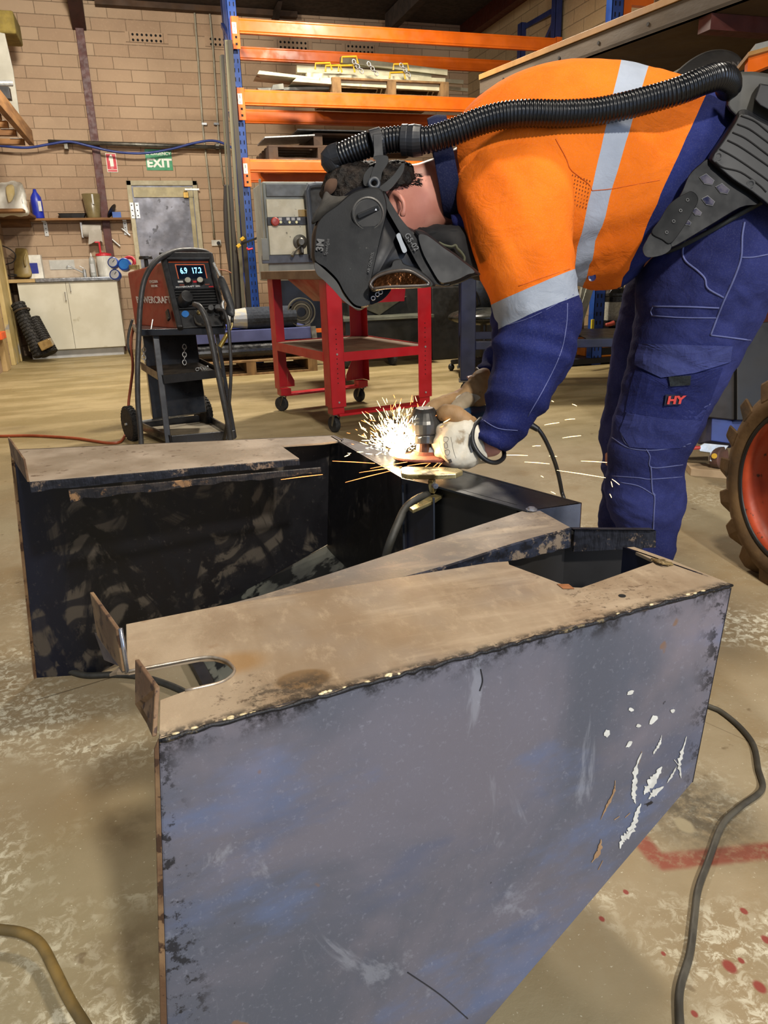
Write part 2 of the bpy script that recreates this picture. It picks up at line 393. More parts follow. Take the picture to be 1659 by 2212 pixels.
# rafters and purlins of the dark roof
for i, xx in enumerate((1.9,)):
    b = MB(); b.prism([(xx, WY, CEZ), (xx, WY-.5, CEZ), (xx, WY, CEZ-.2)], (.05, 0, 0)); tag(b.build('roof_bracket', m_dark), 'small dark triangular steel bracket under the roof beam', 'bracket')
b = MB(); b.beam((WXR-.06, WY, CEZ-.06), (WXR-.06, 2, CEZ-.06), .12, .2); tag(b.build('eaves_beam', m_maroon), 'dark maroon eaves beam along the top of the right wall', 'beam')
b = MB(); b.beam((3.3, WY-.3, CEZ-.1), (3.3, 3, CEZ-.1), .09, .2); tag(b.build('roof_purlin', m_dark), 'dark roof beam running overhead towards the back corner', 'beam')
# air vents
m_hole = M('black_void', '#070605', rough=.95); m_vent = M('terracotta_vent', '#8b6b50', rough=.9)
for k, (px, py, n, lab) in enumerate(((317, 82, 7, 'perforated brick air vent high between column and conduits'), (470, 91, 4, 'small perforated brick air vent beside the blue rack upright'),
        (633, 98, 7, 'perforated brick air vent behind the racking, left of two'), (778, 107, 7, 'perforated brick air vent behind the racking, right of two'))):
    p = Y(px, py, WY); v = thing('air_vent', (p.x, WY, p.z-.05), lab, 'vent')
    MB().bx(p.x-.03*n-.03, p.x+.03*n+.03, WY-.006, WY+.01, p.z-.055, p.z+.055).build('vent_plate', m_brick, v)
    for i in range(n):
        for j in (-1, 1): q = Vc((p.x+(i-(n-1)/2)*.052, WY-.0065, p.z+j*.028)); MB().cyl(q, q+Vc((0, -.001, 0)), .014, n=10).build('vent_hole', m_hole, v)
# conduits, outlet
m_cond = M('grey_conduit', '#8c8672', '#a19b86', rough=.5); m_white = M('white_plastic', '#cfccc0', rough=.45); m_blk = M('black_plastic', '#141414', '#1f1f20', rough=.45)
for pts, lab in ((((418, 0), (428, 130), (437, 262), (444, 330), (452, 400), (463, 515)), 'thin grey conduit running down to the power outlet'),
                 (((450, 4), (456, 60), (462, 130), (470, 262), (477, 350), (483, 400)), 'thin grey conduit beside the stacked steel bars')):
    b = MB(); b.tube([Y(x, y, WY-.02) for x, y in pts], .0115, 8, k=3)
    c = tag(b.build('electrical_conduit', m_cond, smooth=True), lab, 'conduit')
    s = MB()
    for i in (2,): q = Y(pts[3][0]-3, 268, WY-.02); s.bx(q.x-.03, q.x+.03, WY-.04, WY-.002, q.z-.012, q.z+.012)
    s.build('saddle_clip', M('galvanised', '#9a9c9c', rough=.35, metal=.7), c)
p = Y(467, 525, WY); o = thing('power_outlet', (p.x, WY, p.z), 'white wall power outlet with a black plug in it', 'outlet')
MB().bx(p.x-.06, p.x+.06, WY-.02, WY-.001, p.z-.036, p.z+.036).build('face_plate', m_white, o, bevel=.004)
MB().cyl((p.x+.025, WY-.02, p.z-.002), (p.x+.025, WY-.06, p.z-.002), .022, n=14).build('plug', m_blk, o, bevel=.003)
b = MB(); b.tube([(p.x+.025, WY-.06, p.z-.01), (p.x+.03, WY-.06, p.z-.12), (p.x+.02, WY-.05, p.z-.35), (p.x-.01, WY-.05, p.z-.6)], .005, 6); b.build('power_cord', m_blk, o, smooth=True)
# signs
m_red = M('sign_red', '#c42330', '#c92733', rough=.5); m_grn = M('sign_green', '#2b8a58', '#2f8f5c', rough=.5); m_cream = M('sign_white', '#e6e6d6', '#ebebde', rough=.5)
def plate(px0, py0, px1, py1, y, t=.004): a, b_ = Y(px0, py0, y), Y(px1, py1, y); return a.x, b_.x, b_.z, a.z
x0, x1, z0, z1 = plate(312, 322, 374, 368, WY-.01)
e = thing('exit_sign', ((x0+x1)/2, WY, z0), 'green EMERGENCY EXIT sign on the brick wall above the door', 'sign')
MB().bx(x0, x1, WY-.008, WY-.002, z0, z1).build('sign_panel', m_grn, e)
W_ = x1-x0; H_ = z1-z0
text('EMERGENCY', (x0+W_*.5, WY-.008, z0+H_*.73), (1, 0, 0), (0, 0, 1), H_*.15, m_cream, e, bold=.02, align='CENTER', stretch=1.05)
text('EXIT', (x0+W_*.5, WY-.008, z0+H_*.16), (1, 0, 0), (0, 0, 1), H_*.40, m_cream, e, bold=.04, align='CENTER', stretch=1.1)
x0, x1, z0, z1 = plate(227, 331, 255, 372, WY-.01)
e = thing('fire_extinguisher_sign', ((x0+x1)/2, WY, z0), 'red and white fire extinguisher sign beside the maroon column', 'sign')
W_ = x1-x0; H_ = z1-z0
MB().bx(x0, x1, WY-.008, WY-.002, z0, z1).build('sign_panel', m_cream, e)
b = MB(); b.bx(x0+W_*.05, x1-W_*.05, WY-.0095, WY-.008, z0+H_*.15, z1-H_*.03); b.bx(x0+W_*.05, x1-W_*.05, WY-.0095, WY-.008, z0+H_*.03, z0+H_*.12); b.build('red_field', m_red, e)
b = MB(); b.prism([(x0+W_*a, WY-.0096, z0+H_*c) for a, c in ((.35, .3), (.68, .3), (.68, .78), (.6, .86), (.6, .93), (.42, .93), (.42, .88), (.3, .8), (.28, .62), (.34, .62), (.35, .75))], (0, -.001, 0)); b.build('extinguisher_pictogram', m_cream, e)
text('FIRE', (x0+W_*.5, WY-.0096, z0+H_*.19), (1, 0, 0), (0, 0, 1), H_*.055, m_cream, e, align='CENTER')
# wall pipe and blue hose
m_steel = M('dull_steel', '#55524a', '#6d6a61', 12, rough=.45, metal=.7)
a, b_ = Y(104, 306, WY-.10), Y(493, 319, WY-.10)
r_ = thing('wall_pipe', (a.x, WY, a.z), 'long grey steel pipe rail across the back brick wall', 'pipe')
MB().cyl(a, b_, .024, n=14).build('pipe', m_steel, r_, smooth=True)
for px in (143, 468): q = Y(px, 313, WY-.05); MB().bx(q.x-.02, q.x+.02, WY-.12, WY, q.z-.05, q.z+.01).build('pipe_bracket', m_steel, r_)
m_bhose = M('blue_air_hose', '#1c2f6e', '#24387e', rough=.4)
b = MB(); b.tube([Y(x, y, WY-.14) for x, y in ((-30, 312), (10, 316), (60, 319), (110, 311), (150, 306), (195, 316), (250, 328), (310, 331), (370, 322), (420, 309), (460, 304), (492, 314), (515, 330))], .014, 8)
tag(b.build('air_hose', m_bhose, smooth=True), 'dark blue hose slung along the wall over the exit sign', 'hose')
# ---------------------------------------------------------------- door
m_frame = M('cream_door_frame', '#a3997b', '#b3a98b', 14, rough=.6); m_door = M('stained_galvanised_door', '#5a5a61', '#84848c', 5, .35, .7, rough=.4, metal=.35, c3='#4b4a4e', s3=14, t3=.62)
DL, DR = Y(277, 430, WY).x, Y(428, 430, WY).x; DT = Y(350, 391, WY).z
d = thing('door_1', ((DL+DR)/2, WY, 0), 'grey galvanised door in a cream frame under the exit sign', 'door')
d['kind'] = 'structure'
b = MB(); b.bx(DL, DL+.055, WY-.05, WY, 0, DT); b.bx(DR-.055, DR, WY-.05, WY, 0, DT); b.bx(DL, DR, WY-.05, WY, DT-.055, DT); b.build('door_frame', m_frame, d, bevel=.004)
MB().bx(DL+.05, DR-.05, WY-.03, WY-.002, 0, DT-.05).build('door_leaf', m_door, d)
b = MB(); b.bx(DL+.07, DR-.06, WY-.048, WY-.03, DT-.19, DT-.075); b.bx(DR-.115, DR-.065, WY-.04, WY-.03, .02, DT-.19); b.build('door_edge_strip', M('cream_strip', '#a59a76', rough=.6), d, bevel=.003)
m_galv = M('galvanised_bright', '#a9aaa8', '#c0c0bc', 30, rough=.35, metal=.6)
for zz in (DT-.34, DT-.34-.78):
    b = MB(); b.bx(DL+.012, DL+.052, WY-.056, WY-.05, zz-.09, zz+.09); b.bx(DL+.07, DL+.115, WY-.04, WY-.03, zz-.09, zz+.09); b.cyl((DL+.06, WY-.05, zz-.09), (DL+.06, WY-.05, zz+.09), .009, n=8)
    hg = b.build('hinge', m_galv, d); s = MB()
    for i in (-.06, 0, .06): s.cyl((DL+.03, WY-.057, zz+i), (DL+.03, WY-.059, zz+i), .008, n=8); s.cyl((DL+.093, WY-.041, zz+i), (DL+.093, WY-.043, zz+i), .008, n=8)
    s.build('screw', m_hole, hg)
q = Vc((DR-.15, WY-.06, DT-.13)); b = MB(); b.bx(q.x-.005, q.x+.17, WY-.058, WY-.048, q.z+.02, q.z+.04); b.build('hasp', m_galv, d)
b = MB(); b.bx(q.x-.03, q.x+.03, WY-.085, WY-.06, q.z-.07, q.z-.005); b.torus((q.x, WY-.072, q.z-.005), (0, 1, 0), .02, .005, 14, 6, a0=0, a1=math.pi*2); b.build('padlock', M('brass', '#9a7a3c', '#b08e4c', rough=.35, metal=.8), d, bevel=.004)
# cream post on the left wall (roller door jamb)
m_post = M('cream_painted_steel', '#b29c63', '#c2ac76', 5, rough=.6, c3='#8c8a85', s3=4, t3=.62)
b = MB(); b.bx(WXL, WXL+.045, 9.30, 9.74, 0, 1.35); b.bx(WXL+.045, WXL+.06, 9.68, 9.74, 0, 1.35); tag(b.build('door_jamb_post', m_post, bevel=.004), 'cream painted steel post at the left wall beside the rolled mat', 'post')
b = MB(); b.bx(WXL, WXL+.05, 8.72, 8.95, 0, .95); tag(b.build('wooden_post', M('pale_timber', '#a58a5a', '#b79b6b', 6, rough=.8), bevel=.004), 'pale timber board upright at the far left edge', 'board')
q = X(3, 722, WXL+.06); b = MB(); b.bx(WXL+.05, WXL+.10, q.y-.25, q.y+.02, q.z-.04, q.z+.03); tag(b.build('orange_bracket', M('bright_orange_paint', '#d5561d', rough=.5), bevel=.004), 'small bright orange tag fixed on the far left board', 'tag')
# ================================================================ FABRICATED STEEL HOUSING (foreground)
HT = .58
def T(px, py, z=HT): return Z(px, py, z)
hs = thing('steel_housing', (.15, 1.2, 0), 'large bare steel housing of folded plates lying open on the concrete in the foreground', 'steel housing')
def top_mat(name, a, b, c, d, st=(1, 1, 1)):
    t = NT(name)
    col = t.mix(t.ramp(t.noise(4.5, 6, .6, sc=st, dist=.3), .36, .64), a, b)
    col = t.mix(t.ramp(t.noise(2.6, 4, .6, loc=(1, 2, 3)), .48, .66, 0, .8), col, c)
    col = t.mix(t.ramp(t.noise(42, 6, .75, sc=st), .5, .72, 0, .35), col, '#bba88c')
    col = t.mix(t.ramp(t.noise(11, 5, .65, sc=(.35, 2.2, 1), rot=(0, 0, .25), loc=(2, 5, 1)), .52, .7, 0, .35), col, '#b9a78e')
    k = t.mth('MULTIPLY', t.ramp(t.noise(5, 3, .5, loc=(2, 0, 1)), .52, .62), t.ramp(t.noise(90, 5, .75, sc=(1, 1.6, 1)), .55, .64))
    col = t.mix(t.mth('MULTIPLY', k, .75), col, '#4b3a2a')
    col = t.mix(t.ramp(t.noise(9, 4, .6, loc=(5, 5, 5)), .66, .72, 0, .6), col, d)
    t.out(col, t.ramp(t.noise(12, 5), .3, .7, .42, .68), .15); t.bump(t.noise(130, 4, .7), .18, .002); return t
t_ = top_mat('rusty_top_plate', '#857159', '#9c8a72', '#857c72', '#78593a', (1.6, .7, 1))
# grease stain and dark burr line near the edge stay where they are
g = ORG[hs]; c0 = T(655, 1467)-g; col = t_.b.inputs['Base Color'].links[0].from_socket
col = t_.mix(t_.mth('MULTIPLY', t_.spot(c0, .026, .017, .16), .85), col, '#6e5434')
c0 = T(505, 1432)-g; col = t_.mix(t_.mth('MULTIPLY', t_.spot(c0, .03, .02, .5), .7), col, '#8a6636')
a_, b_ = T(343, 1597)-g, T(1582, 1262)-g
ed = t_.mth('MULTIPLY', t_.seg(a_, b_, .004, .012), t_.ramp(t_.noise(55, 5, .75), .40, .56)); col = t_.mix(t_.mth('MULTIPLY', ed, .9), col, '#1d1a17')
a2, b2 = T(560, 1517)-g, T(690, 1478)-g; ed = t_.mth('MULTIPLY', t_.seg(a2, b2, .012, .02), t_.ramp(t_.noise(80, 5, .75), .42, .6)); col = t_.mix(t_.mth('MULTIPLY', ed, .8), col, '#3a332a')
m_top = t_.out(col, .55, .15)
m_topg = top_mat('grey_mill_scale_plate', '#75695c', '#8a7d6e', '#706c68', '#5f4a35').m
m_rust = M('rusty_flange', '#5f452f', '#84694a', 18, rough=.65, metal=.2, c3='#3f2a1b', s3=60, t3=.56, bump=.3, bs=90)
m_blue = M('blue_black_scale', '#10131f', '#1a2036', 6, rough=.42, metal=.4)
m_edge = M('ground_bright_edge', '#8d8f98', '#b3b4bb', 40, rough=.25, metal=.8)
def ragged(name, dark, mid, lite):
    t = NT(name); col = t.mix(t.ramp(t.noise(40, 5, .7, sc=(1, 1, 2)), .4, .6), dark, mid)
    col = t.mix(t.ramp(t.noise(22, 6, .75), .54, .62), col, lite); t.out(col, .55, .35); t.bump(t.noise(160, 3, .6, sc=(1, .2, .2)), .6, .003); return t.m
m_lip = ragged('flame_cut_lip', '#12131a', '#23252e', '#7f6c5a')
m_void2 = M('dark_opening_fill', '#0b0a0a', '#161413', 8, rough=.6)
# near arm ----------------------------------------------------------
near = [(343, 1597), (1582, 1262), (1450, 1209), (1370, 1181), (1353, 1182), (1417, 1212), (1256, 1269), (1232, 1268), (1100, 1219), (1098, 1212), (1058, 1215), (800, 1257), (500, 1303), (272, 1348),
        (275, 1450), (360, 1434), (430, 1421), (462, 1420), (488, 1427), (503, 1440), (506, 1451), (495, 1464), (470, 1476), (400, 1492), (345, 1512)]
b = MB(); b.prism([T(*p) for p in near], (0, 0, -.005)); b.build('near_top_plate', [m_top], hs, bevel=.0008)
# bright ground rim of the U-shaped notch
b = MB(); b.tube([T(x, y, HT+.0005) for x, y in ((276, 1450), (360, 1434), (430, 1421), (462, 1420), (488, 1427), (503, 1440), (506, 1451), (495, 1464), (470, 1476), (400, 1492))], .0016, 6, k=4)
b.build('notch_rim', M('ground_rim', '#8a7a68', '#b0a595', 50, rough=.35, metal=.6), hs, smooth=True)
# small holes and slots in the top plate (dark inserts, flush)
m_void = M('black_void', '#070605')
for (px, py, rx, ry) in ((1344, 1287, .0042, .0042), ):
    p = T(px, py, HT+.0004); MB().cyl(p, p+Vc((0, 0, .0003)), rx, n=16).build('bolt_hole', m_void, hs)
m_rr = M('orange_rust_patch', '#7a4a26', '#946038', 30, rough=.8)
for pts in (((1203, 1262), (1216, 1272), (1241, 1272), (1228, 1262)),): MB().prism([T(x, y, HT+.0006) for x, y in pts], (0, 0, .0004)).build('rust_tab', m_rr, hs)
A_, B_ = T(343, 1597), T(1582, 1262); nw = Vc((-(B_-A_).y, (B_-A_).x, 0)).normalized()
def W(px, py): return PL(px, py, A_, nw)
br_, dg = W(1497, 1690), W(1050, 2212); k_ = dg.z/(br_.z-dg.z); dz = dg+(dg-br_)*k_; dz.z = 0
lb = W(361, 2212); lb2 = A_+(lb-A_)*(A_.z/(A_.z-lb.z)); lb2.z = 0
def wall_mat():
    t = NT('blue_grey_side_plate')
    col = t.mix(t.ramp(t.noise(3.2, 5, .6, dist=.5), .36, .64), '#545864', '#6a6872')
    col = t.mix(t.ramp(t.noise(4.2, 5, .6, loc=(3, 1, 4), sc=(1, 1, 2.2), rot=(0, .45, 0)), .50, .68, 0, .8), col, '#5c6a8a')
    col = t.mix(t.ramp(t.noise(2.1, 5, .65, loc=(6, 1, 1)), .50, .70, 0, .65), col, '#857b80')
    col = t.mix(t.ramp(t.noise(6, 4, .5, loc=(8, 3, 2), sc=(1, 1, 2.5), rot=(0, .5, 0)), .55, .7, 0, .5), col, '#4f5870')
    col = t.mix(t.ramp(t.noise(190, 4, .7), .56, .74, 0, .30), col, '#9a9daa')
    col = t.mix(t.ramp(t.noise(7, 6, .7, sc=(1, 1, .55), dist=1.2, loc=(1, 4, 4)), .60, .68, 0, .35), col, '#9ea2ac')
    col = t.mix(t.ramp(t.noise(45, 3, .5, loc=(9, 2, 2)), .745, .77), col, '#1c1c22')
    col = t.mix(t.ramp(t.noise(17, 3, .5, loc=(1, 9, 2)), .735, .76, 0, .8), col, '#7b5f49')
    # black burnt band below the top edge and along the left edge
    o = ORG[hs]; _, _, zz = t.xyz(); zt = HT
    topb = t.mth('MULTIPLY', t.ramp(zz, zt-.030, zt-.001, 0, 1), t.ramp(t.noise(26, 6, .75), .44, .62, 0, 1.1))
    col = t.mix(topb, col, '#17171c')
    x, y, _ = t.xyz(); br = t.mth('MULTIPLY', t.ramp(x, B_.x-o.x-.055, B_.x-o.x-.01), t.ramp(t.noise(38, 5, .75, loc=(4, 4, 1)), .50, .58)); col = t.mix(t.mth('MULTIPLY', br, .9), col, '#17171c')
    bl = t.mth('MULTIPLY', t.ramp(x, A_.x-o.x+.022, A_.x-o.x-.004), t.ramp(t.noise(44, 5, .75, loc=(4, 2, 1)), .52, .6)); col = t.mix(t.mth('MULTIPLY', bl, .9), col, '#17171c')
    t.out(col, t.ramp(t.noise(9, 5), .3, .7, .40, .62), .25); t.bump(t.noise(120, 4, .7), .12, .002); return t.m
m_wall = wall_mat(); m_flk = M('flaked_white_primer', '#b9b8b0', '#cfcfc8', 60, rough=.6); m_tanf = M('flaked_tan', '#8f7050', '#a88a66', 60, rough=.7); m_scr = M('dark_scratch', '#1b1b20', rough=.7)
b = MB(); b.prism([A_, B_, br_, dz, lb2], nw*.005)
b.build('outer_side_plate', [m_wall], hs, bevel=.002)
flk = [((1310, 1583), 7, 9, 20, 0), ((1411, 1553), 12, 6, -55, 0), ((1378, 1567), 5, 4, 0, 0), ((1452, 1535), 5, 4, 0, 0), ((1358, 1606), 9, 4, -50, 0), ((1361, 1495), 8, 4, -25, 0), ((1362, 1532), 5, 4, 0, 0)]
strk = [([(1428, 1587), (1424, 1605), (1413, 1622), (1410, 1628)], 4, 0), ([(1482, 1590), (1472, 1625), (1466, 1650), (1470, 1680)], 7, 0), ([(1455, 1640), (1467, 1655)], 9, 0),
        ([(1385, 1625), (1372, 1660), (1370, 1690), (1368, 1720), (1372, 1735)], 8, 0), ([(1428, 1655), (1414, 1680), (1400, 1700), (1390, 1715)], 15, 0), ([(1432, 1698), (1412, 1712), (1400, 1725)], 9, 0),
        ([(1383, 1735), (1372, 1765), (1362, 1795), (1345, 1812), (1338, 1832)], 12, 0), ([(1365, 1790), (1350, 1803)], 10, 0), ([(1460, 1655), (1452, 1670), (1440, 1690)], 4, 0),
        ([(1328, 1685), (1325, 1710), (1308, 1745), (1296, 1770)], 4, 1), ([(1385, 1622), (1379, 1650)], 3, 1), ([(1297, 1812), (1293, 1838), (1277, 1862)], 7, 1), ([(1301, 1858), (1291, 1878)], 7, 1), ([(1337, 1762), (1326, 1770)], 9, 1), ([(1360, 1755), (1349, 1765)], 8, 1)]
offn = -nw*.0008
for i, (c, rx, ry, an, mt) in enumerate(flk):
    pts = []
    for q in range(11):
        t = 2*math.pi*q/11; rr = .75+.5*random.random(); x, y = rx*rr*math.cos(t), ry*rr*math.sin(t); a = math.radians(an)
        pts.append(W(c[0]+x*math.cos(a)-y*math.sin(a), c[1]+x*math.sin(a)+y*math.cos(a))+offn)
    MB().prism(pts, -nw*.0004).build('paint_chip', [m_flk, m_tanf][mt], hs)
for pts, w, mt in strk:
    P = cat([(x, y, 0) for x, y in pts], 7); L, R = [], []
    for i, p in enumerate(P):
        t = (P[min(i+1, len(P)-1)]-P[max(i-1, 0)]).normalized(); n_ = Vc((-t.y, t.x, 0)); e = min(1, 3*min(i, len(P)-1-i)/len(P)+.12)
        L.append(p+n_*(w*.6*e*(.3+1.1*random.random()))); R.append(p-n_*(w*.6*e*(.3+1.1*random.random())))
    bb = MB(); rings = [[W(l.x, l.y)+offn, W(r.x, r.y)+offn, W(r.x, r.y)+offn-nw*.0004, W(l.x, l.y)+offn-nw*.0004] for l, r in zip(L, R)]
    bb.loft(rings).build('paint_scrape', [m_flk, m_tanf][mt], hs)
# rusty smear, dark cracks
for pts, w in (([(1038, 1445), (1042, 1470), (1036, 1492)], 2.2), ([(880, 2100), (950, 2148), (1010, 2200)], 2.0)):
    bb = MB(); bb.tube([W(x, y)-nw*.0003 for x, y in pts], w/2600, 5); bb.build('scratch', m_scr, hs)
# seam burrs: black torn edge with pale drips along the top corner
b = MB(); pts = []
for i in range(90):
    f = i/89; p = A_.lerp(B_, f); pts.append(p-nw*.0005+Vc((0, 0, random.uniform(-.0022, .0006))))
b.tube(pts, lambda u: .0016+.0018*abs(noise.noise(Vc((u*60, 0, 0)))), 6, k=1, smooth=False)
b.build('torn_edge', ragged('torn_edge_black', '#0e0e11', '#1d1c1f', '#6f6248'), hs, smooth=True)
m_drip = M('pale_drip', '#b5a47c', '#cdbf98', 40, rough=.35)
for i in range(26):
    f = random.choice((random.uniform(.02, .25), random.uniform(.25, .34), random.uniform(.72, .98))); p = A_.lerp(B_, f)+nw*random.uniform(0, .004)+Vc((0, 0, .0005))
    MB().ell(p, random.uniform(.0012, .004), .0016, .0012, 8).build('paint_drip', m_drip, hs, smooth=True)
# left returned flange of the outer plate, end flanges standing above the plate
b = MB(); u = Vc((-1, .15, 0)).normalized()*.008
b.prism([A_+Vc((0, 0, -.0)), lb2, lb2+u, A_+u*.6+Vc((0, 0, -.01))], nw*.003); b.build('return_flange', m_rust, hs, bevel=.0006)
p1, p2 = T(343, 1594), T(345, 1512); p1.z = p2.z = HT-.002
q1 = Vc((p1.x, p1.y, vz(p1, 1484))); q2 = Vc((p2.x, p2.y, 0)); far = T(303, 1518)
F1 = [Z(339, 1590, HT-.004), Z(346, 1484, HT+.028), Z(301, 1423, HT+.036), Z(303, 1518, HT-.004), Z(327, 1562, HT-.03)]
b = MB(); pn = Vc((-.004, 0, 0)); b.prism(F1, pn); b.build('end_flange', m_rust, hs, bevel=.0008)
g0 = T(274, 1450); g1 = T(218, 1372)
F2 = [g0, Vc((g0.x, g0.y, vz(g0, 1357))), Vc((g1.x, g1.y, vz(g1, 1278))), g1]
b = MB(); b.prism(F2, pn); b.build('end_flange', m_rust, hs, bevel=.0008)
b = MB(); b.tube([F2[0]+Vc((.0005, -.001, 0)), F2[1]+Vc((.0005, -.001, 0))], .0022, 6, smooth=False); b.build('ground_flange_edge', m_edge, hs, smooth=True)
sq = F2[0].lerp(F2[1], .62).lerp(F2[3].lerp(F2[2], .62), .42)+Vc((.0005, 0, 0)); dy = (F2[3]-F2[0]).normalized()
b = MB(); b.prism([sq+dy*a+Vc((0, 0, c)) for a, c in ((-.005, -.006), (.005, -.006), (.005, .006), (-.005, .006))], (.0006, 0, 0)); b.build('square_slot', M('light_through_slot', '#b9a98a', rough=.8), hs)
b = MB(); b.prism([Z(262, 1440, HT-.03), Z(232, 1428, HT-.05), Z(211, 1368, HT-.03), Z(225, 1373, HT-.01)], (-.004, .004, 0)); b.build('lower_bracket', M('purple_scale', '#3a3644', '#4c4855', 20, rough=.5, metal=.3), hs, bevel=.0006)
b = MB(); b.prism([T(278, 1452), T(252, 1452, HT-.005), T(236, 1456, HT-.02), T(262, 1437)], (0, 0, -.003)); b.build('torn_tab', m_top, hs)
# right end plate
e1, e2 = T(1582, 1262), T(1353, 1182); br3 = br_.copy()
b = MB(); b.prism([e1, e2, Vc((e2.x, e2.y, .31)), br3], (-.004, .002, 0)); b.build('right_end_plate', m_blue, hs)
# far arm -----------------------------------------------------------
FA, FB = T(29, 972), T(718, 941); nf = Vc((-(FB-FA).y, (FB-FA).x, 0)).normalized()
def Wf(px, py): return PL(px, py, FA, nf)
d1, d2 = Wf(545, 1268), Wf(710, 1175); kk = d1.z/(d2.z-d1.z); d0 = d1+(d1-d2)*kk; d0.z = 0
fl = Wf(82, 1478); fl.z = 0
fr = Wf(714, 955)
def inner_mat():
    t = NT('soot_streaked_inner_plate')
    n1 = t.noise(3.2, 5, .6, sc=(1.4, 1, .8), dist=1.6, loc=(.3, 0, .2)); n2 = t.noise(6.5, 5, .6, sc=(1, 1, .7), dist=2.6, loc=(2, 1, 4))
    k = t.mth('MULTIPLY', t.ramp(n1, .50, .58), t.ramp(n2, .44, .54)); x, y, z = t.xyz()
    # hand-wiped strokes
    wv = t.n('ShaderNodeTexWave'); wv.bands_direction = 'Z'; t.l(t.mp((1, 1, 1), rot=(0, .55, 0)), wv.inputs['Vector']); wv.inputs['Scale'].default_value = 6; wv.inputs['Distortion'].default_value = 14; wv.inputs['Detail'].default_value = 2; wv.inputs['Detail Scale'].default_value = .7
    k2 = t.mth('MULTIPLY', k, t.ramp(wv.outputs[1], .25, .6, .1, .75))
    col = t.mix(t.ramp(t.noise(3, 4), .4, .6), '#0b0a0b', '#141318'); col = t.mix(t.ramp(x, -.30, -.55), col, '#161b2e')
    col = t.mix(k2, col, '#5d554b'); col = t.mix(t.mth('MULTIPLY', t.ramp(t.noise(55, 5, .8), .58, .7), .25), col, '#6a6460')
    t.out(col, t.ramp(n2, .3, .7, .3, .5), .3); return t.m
m_inner = inner_mat()
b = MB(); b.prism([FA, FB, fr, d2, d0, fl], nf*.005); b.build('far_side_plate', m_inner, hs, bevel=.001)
fp = [(64, 1040), (300, 1020), (646, 990), (606, 962), (700, 956), (737, 951), (718, 941), (31, 972)]
b = MB(); b.prism([T(x, y) for x, y in fp], (0, 0, -.005)); b.build('far_top_plate', M('pale_scaled_plate', '#857663', '#a29381', 7, rough=.55, metal=.2, c3='#6b5a49', s3=40, t3=.62, bump=.15), hs, bevel=.0006)
# upstand at its left end
g0, g1 = T(64, 1041), T(29, 986); b = MB(); b.prism([g0, Vc((g0.x, g0.y, vz(g0, 991))), Vc((g1.x, g1.y, vz(g1, 944))), g1], (-.004, 0, 0)); b.build('far_end_flange', m_rust, hs, bevel=.0008)
b = MB(); b.prism([fl, FA, FA+Vc((-.006, -.004, 0)), fl+Vc((-.006, -.004, 0))], nf*.003); b.build('far_return_flange', m_rust, hs)
# flame cut lips under the near edge of the far arm
def lipstrip(name, edge, drop, mat, th=.004, off=Vc((0, 0, 0)), rag=.25):
    P = cat([T(x, y)+off for x, y in edge], 10); bb = MB(); rings = []
    for i, p in enumerate(P):
        e = drop[0]+(drop[1]-drop[0])*i/(len(P)-1); e *= 1+rag*noise.noise(Vc((i*.7, 1.3, 0)))
        rings.append([p, p+Vc((0, -th, -.001)), p+Vc((0, -th, -e)), p+Vc((0, 0, -e))])
    bb.loft(rings); return bb.build(name, mat, hs)
lipstrip('flame_cut_lip', [(64, 1041), (300, 1021), (500, 1003), (646, 991)], (.018, .012), m_lip)
lipstrip('second_cut_lip', [(146, 1045), (300, 1033), (500, 1014), (692, 997)], (.020, .010), ragged('rusty_cut_lip', '#1a191d', '#3a332f', '#94714e'), off=Vc((0, .002, -.012)), rag=.4)
# bottom sloping plate joining both arms
nA = dz+nw*.01; 
b = MB(); b.prism([dz+Vc((0, .01, .004)), br_+Vc((-.005, .01, .004)), d2+Vc((.02, .006, .0)), Wf(395, 1352)+Vc((0, .004, .004))], (0, 0, .004)); b.build('sloping_base_plate', M('grey_base_plate', '#4a4a46', '#6a6a60', 7, rough=.6, metal=.2, c3='#1b1b1a', s3=12, t3=.5), hs)
x_ = Z(430, 1440, .01); b = MB(); b.prism([Z(396, 1410, .006), Z(446, 1505, .006), Z(446, 1505, .006)+Vc((.35, -.1, 0)), Z(396, 1410, .006)+Vc((.35, .12, 0))], (0, 0, .02)); b.build('cross_member', m_blue, hs)
# connecting wall -----------------------------------------------------
c1, c2 = T(714, 943), T(866, 1031); b = MB(); nc = Vc((c2.y-c1.y, -(c2.x-c1.x), 0)).normalized()
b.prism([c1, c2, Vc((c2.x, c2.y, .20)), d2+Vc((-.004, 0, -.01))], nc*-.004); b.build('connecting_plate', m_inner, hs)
b = MB(); b.prism([T(718, 941), T(740, 951), Vc((T(740, 951).x, T(740, 951).y, .3)), Vc((FB.x, FB.y, .3))], (.004, .004, 0)); b.build('corner_plate', m_blue, hs)
m_blk = M('black_plastic', '#141414'); m_bs = M('black_mill_scale', '#1d1f22', '#2f3236', 5, rough=.33, metal=.5, c3='#50545a', s3=4, t3=.58, w3=.12)
bt = [(740, 947), (870, 984), (1255, 1088), (1160, 1101), (1138, 1104), (870, 1030), (738, 954)]
b = MB(); b.prism([T(x, y) for x, y in bt], (0, 0, -.004)); b.build('black_top_plate', m_bs, hs, bevel=.0006)
b = MB(); P0, P1 = T(1150, 1103), T(1255, 1088); b.prism([P0, P1, Vc((P1.x, P1.y, .40)), Vc((P0.x, P0.y, .40))], (0, .004, 0)); b.build('black_box_end', M('bright_scaled_end', '#3a4150', '#6c7488', 6, rough=.25, metal=.75, c3='#1a1d26', s3=8, t3=.52), hs)
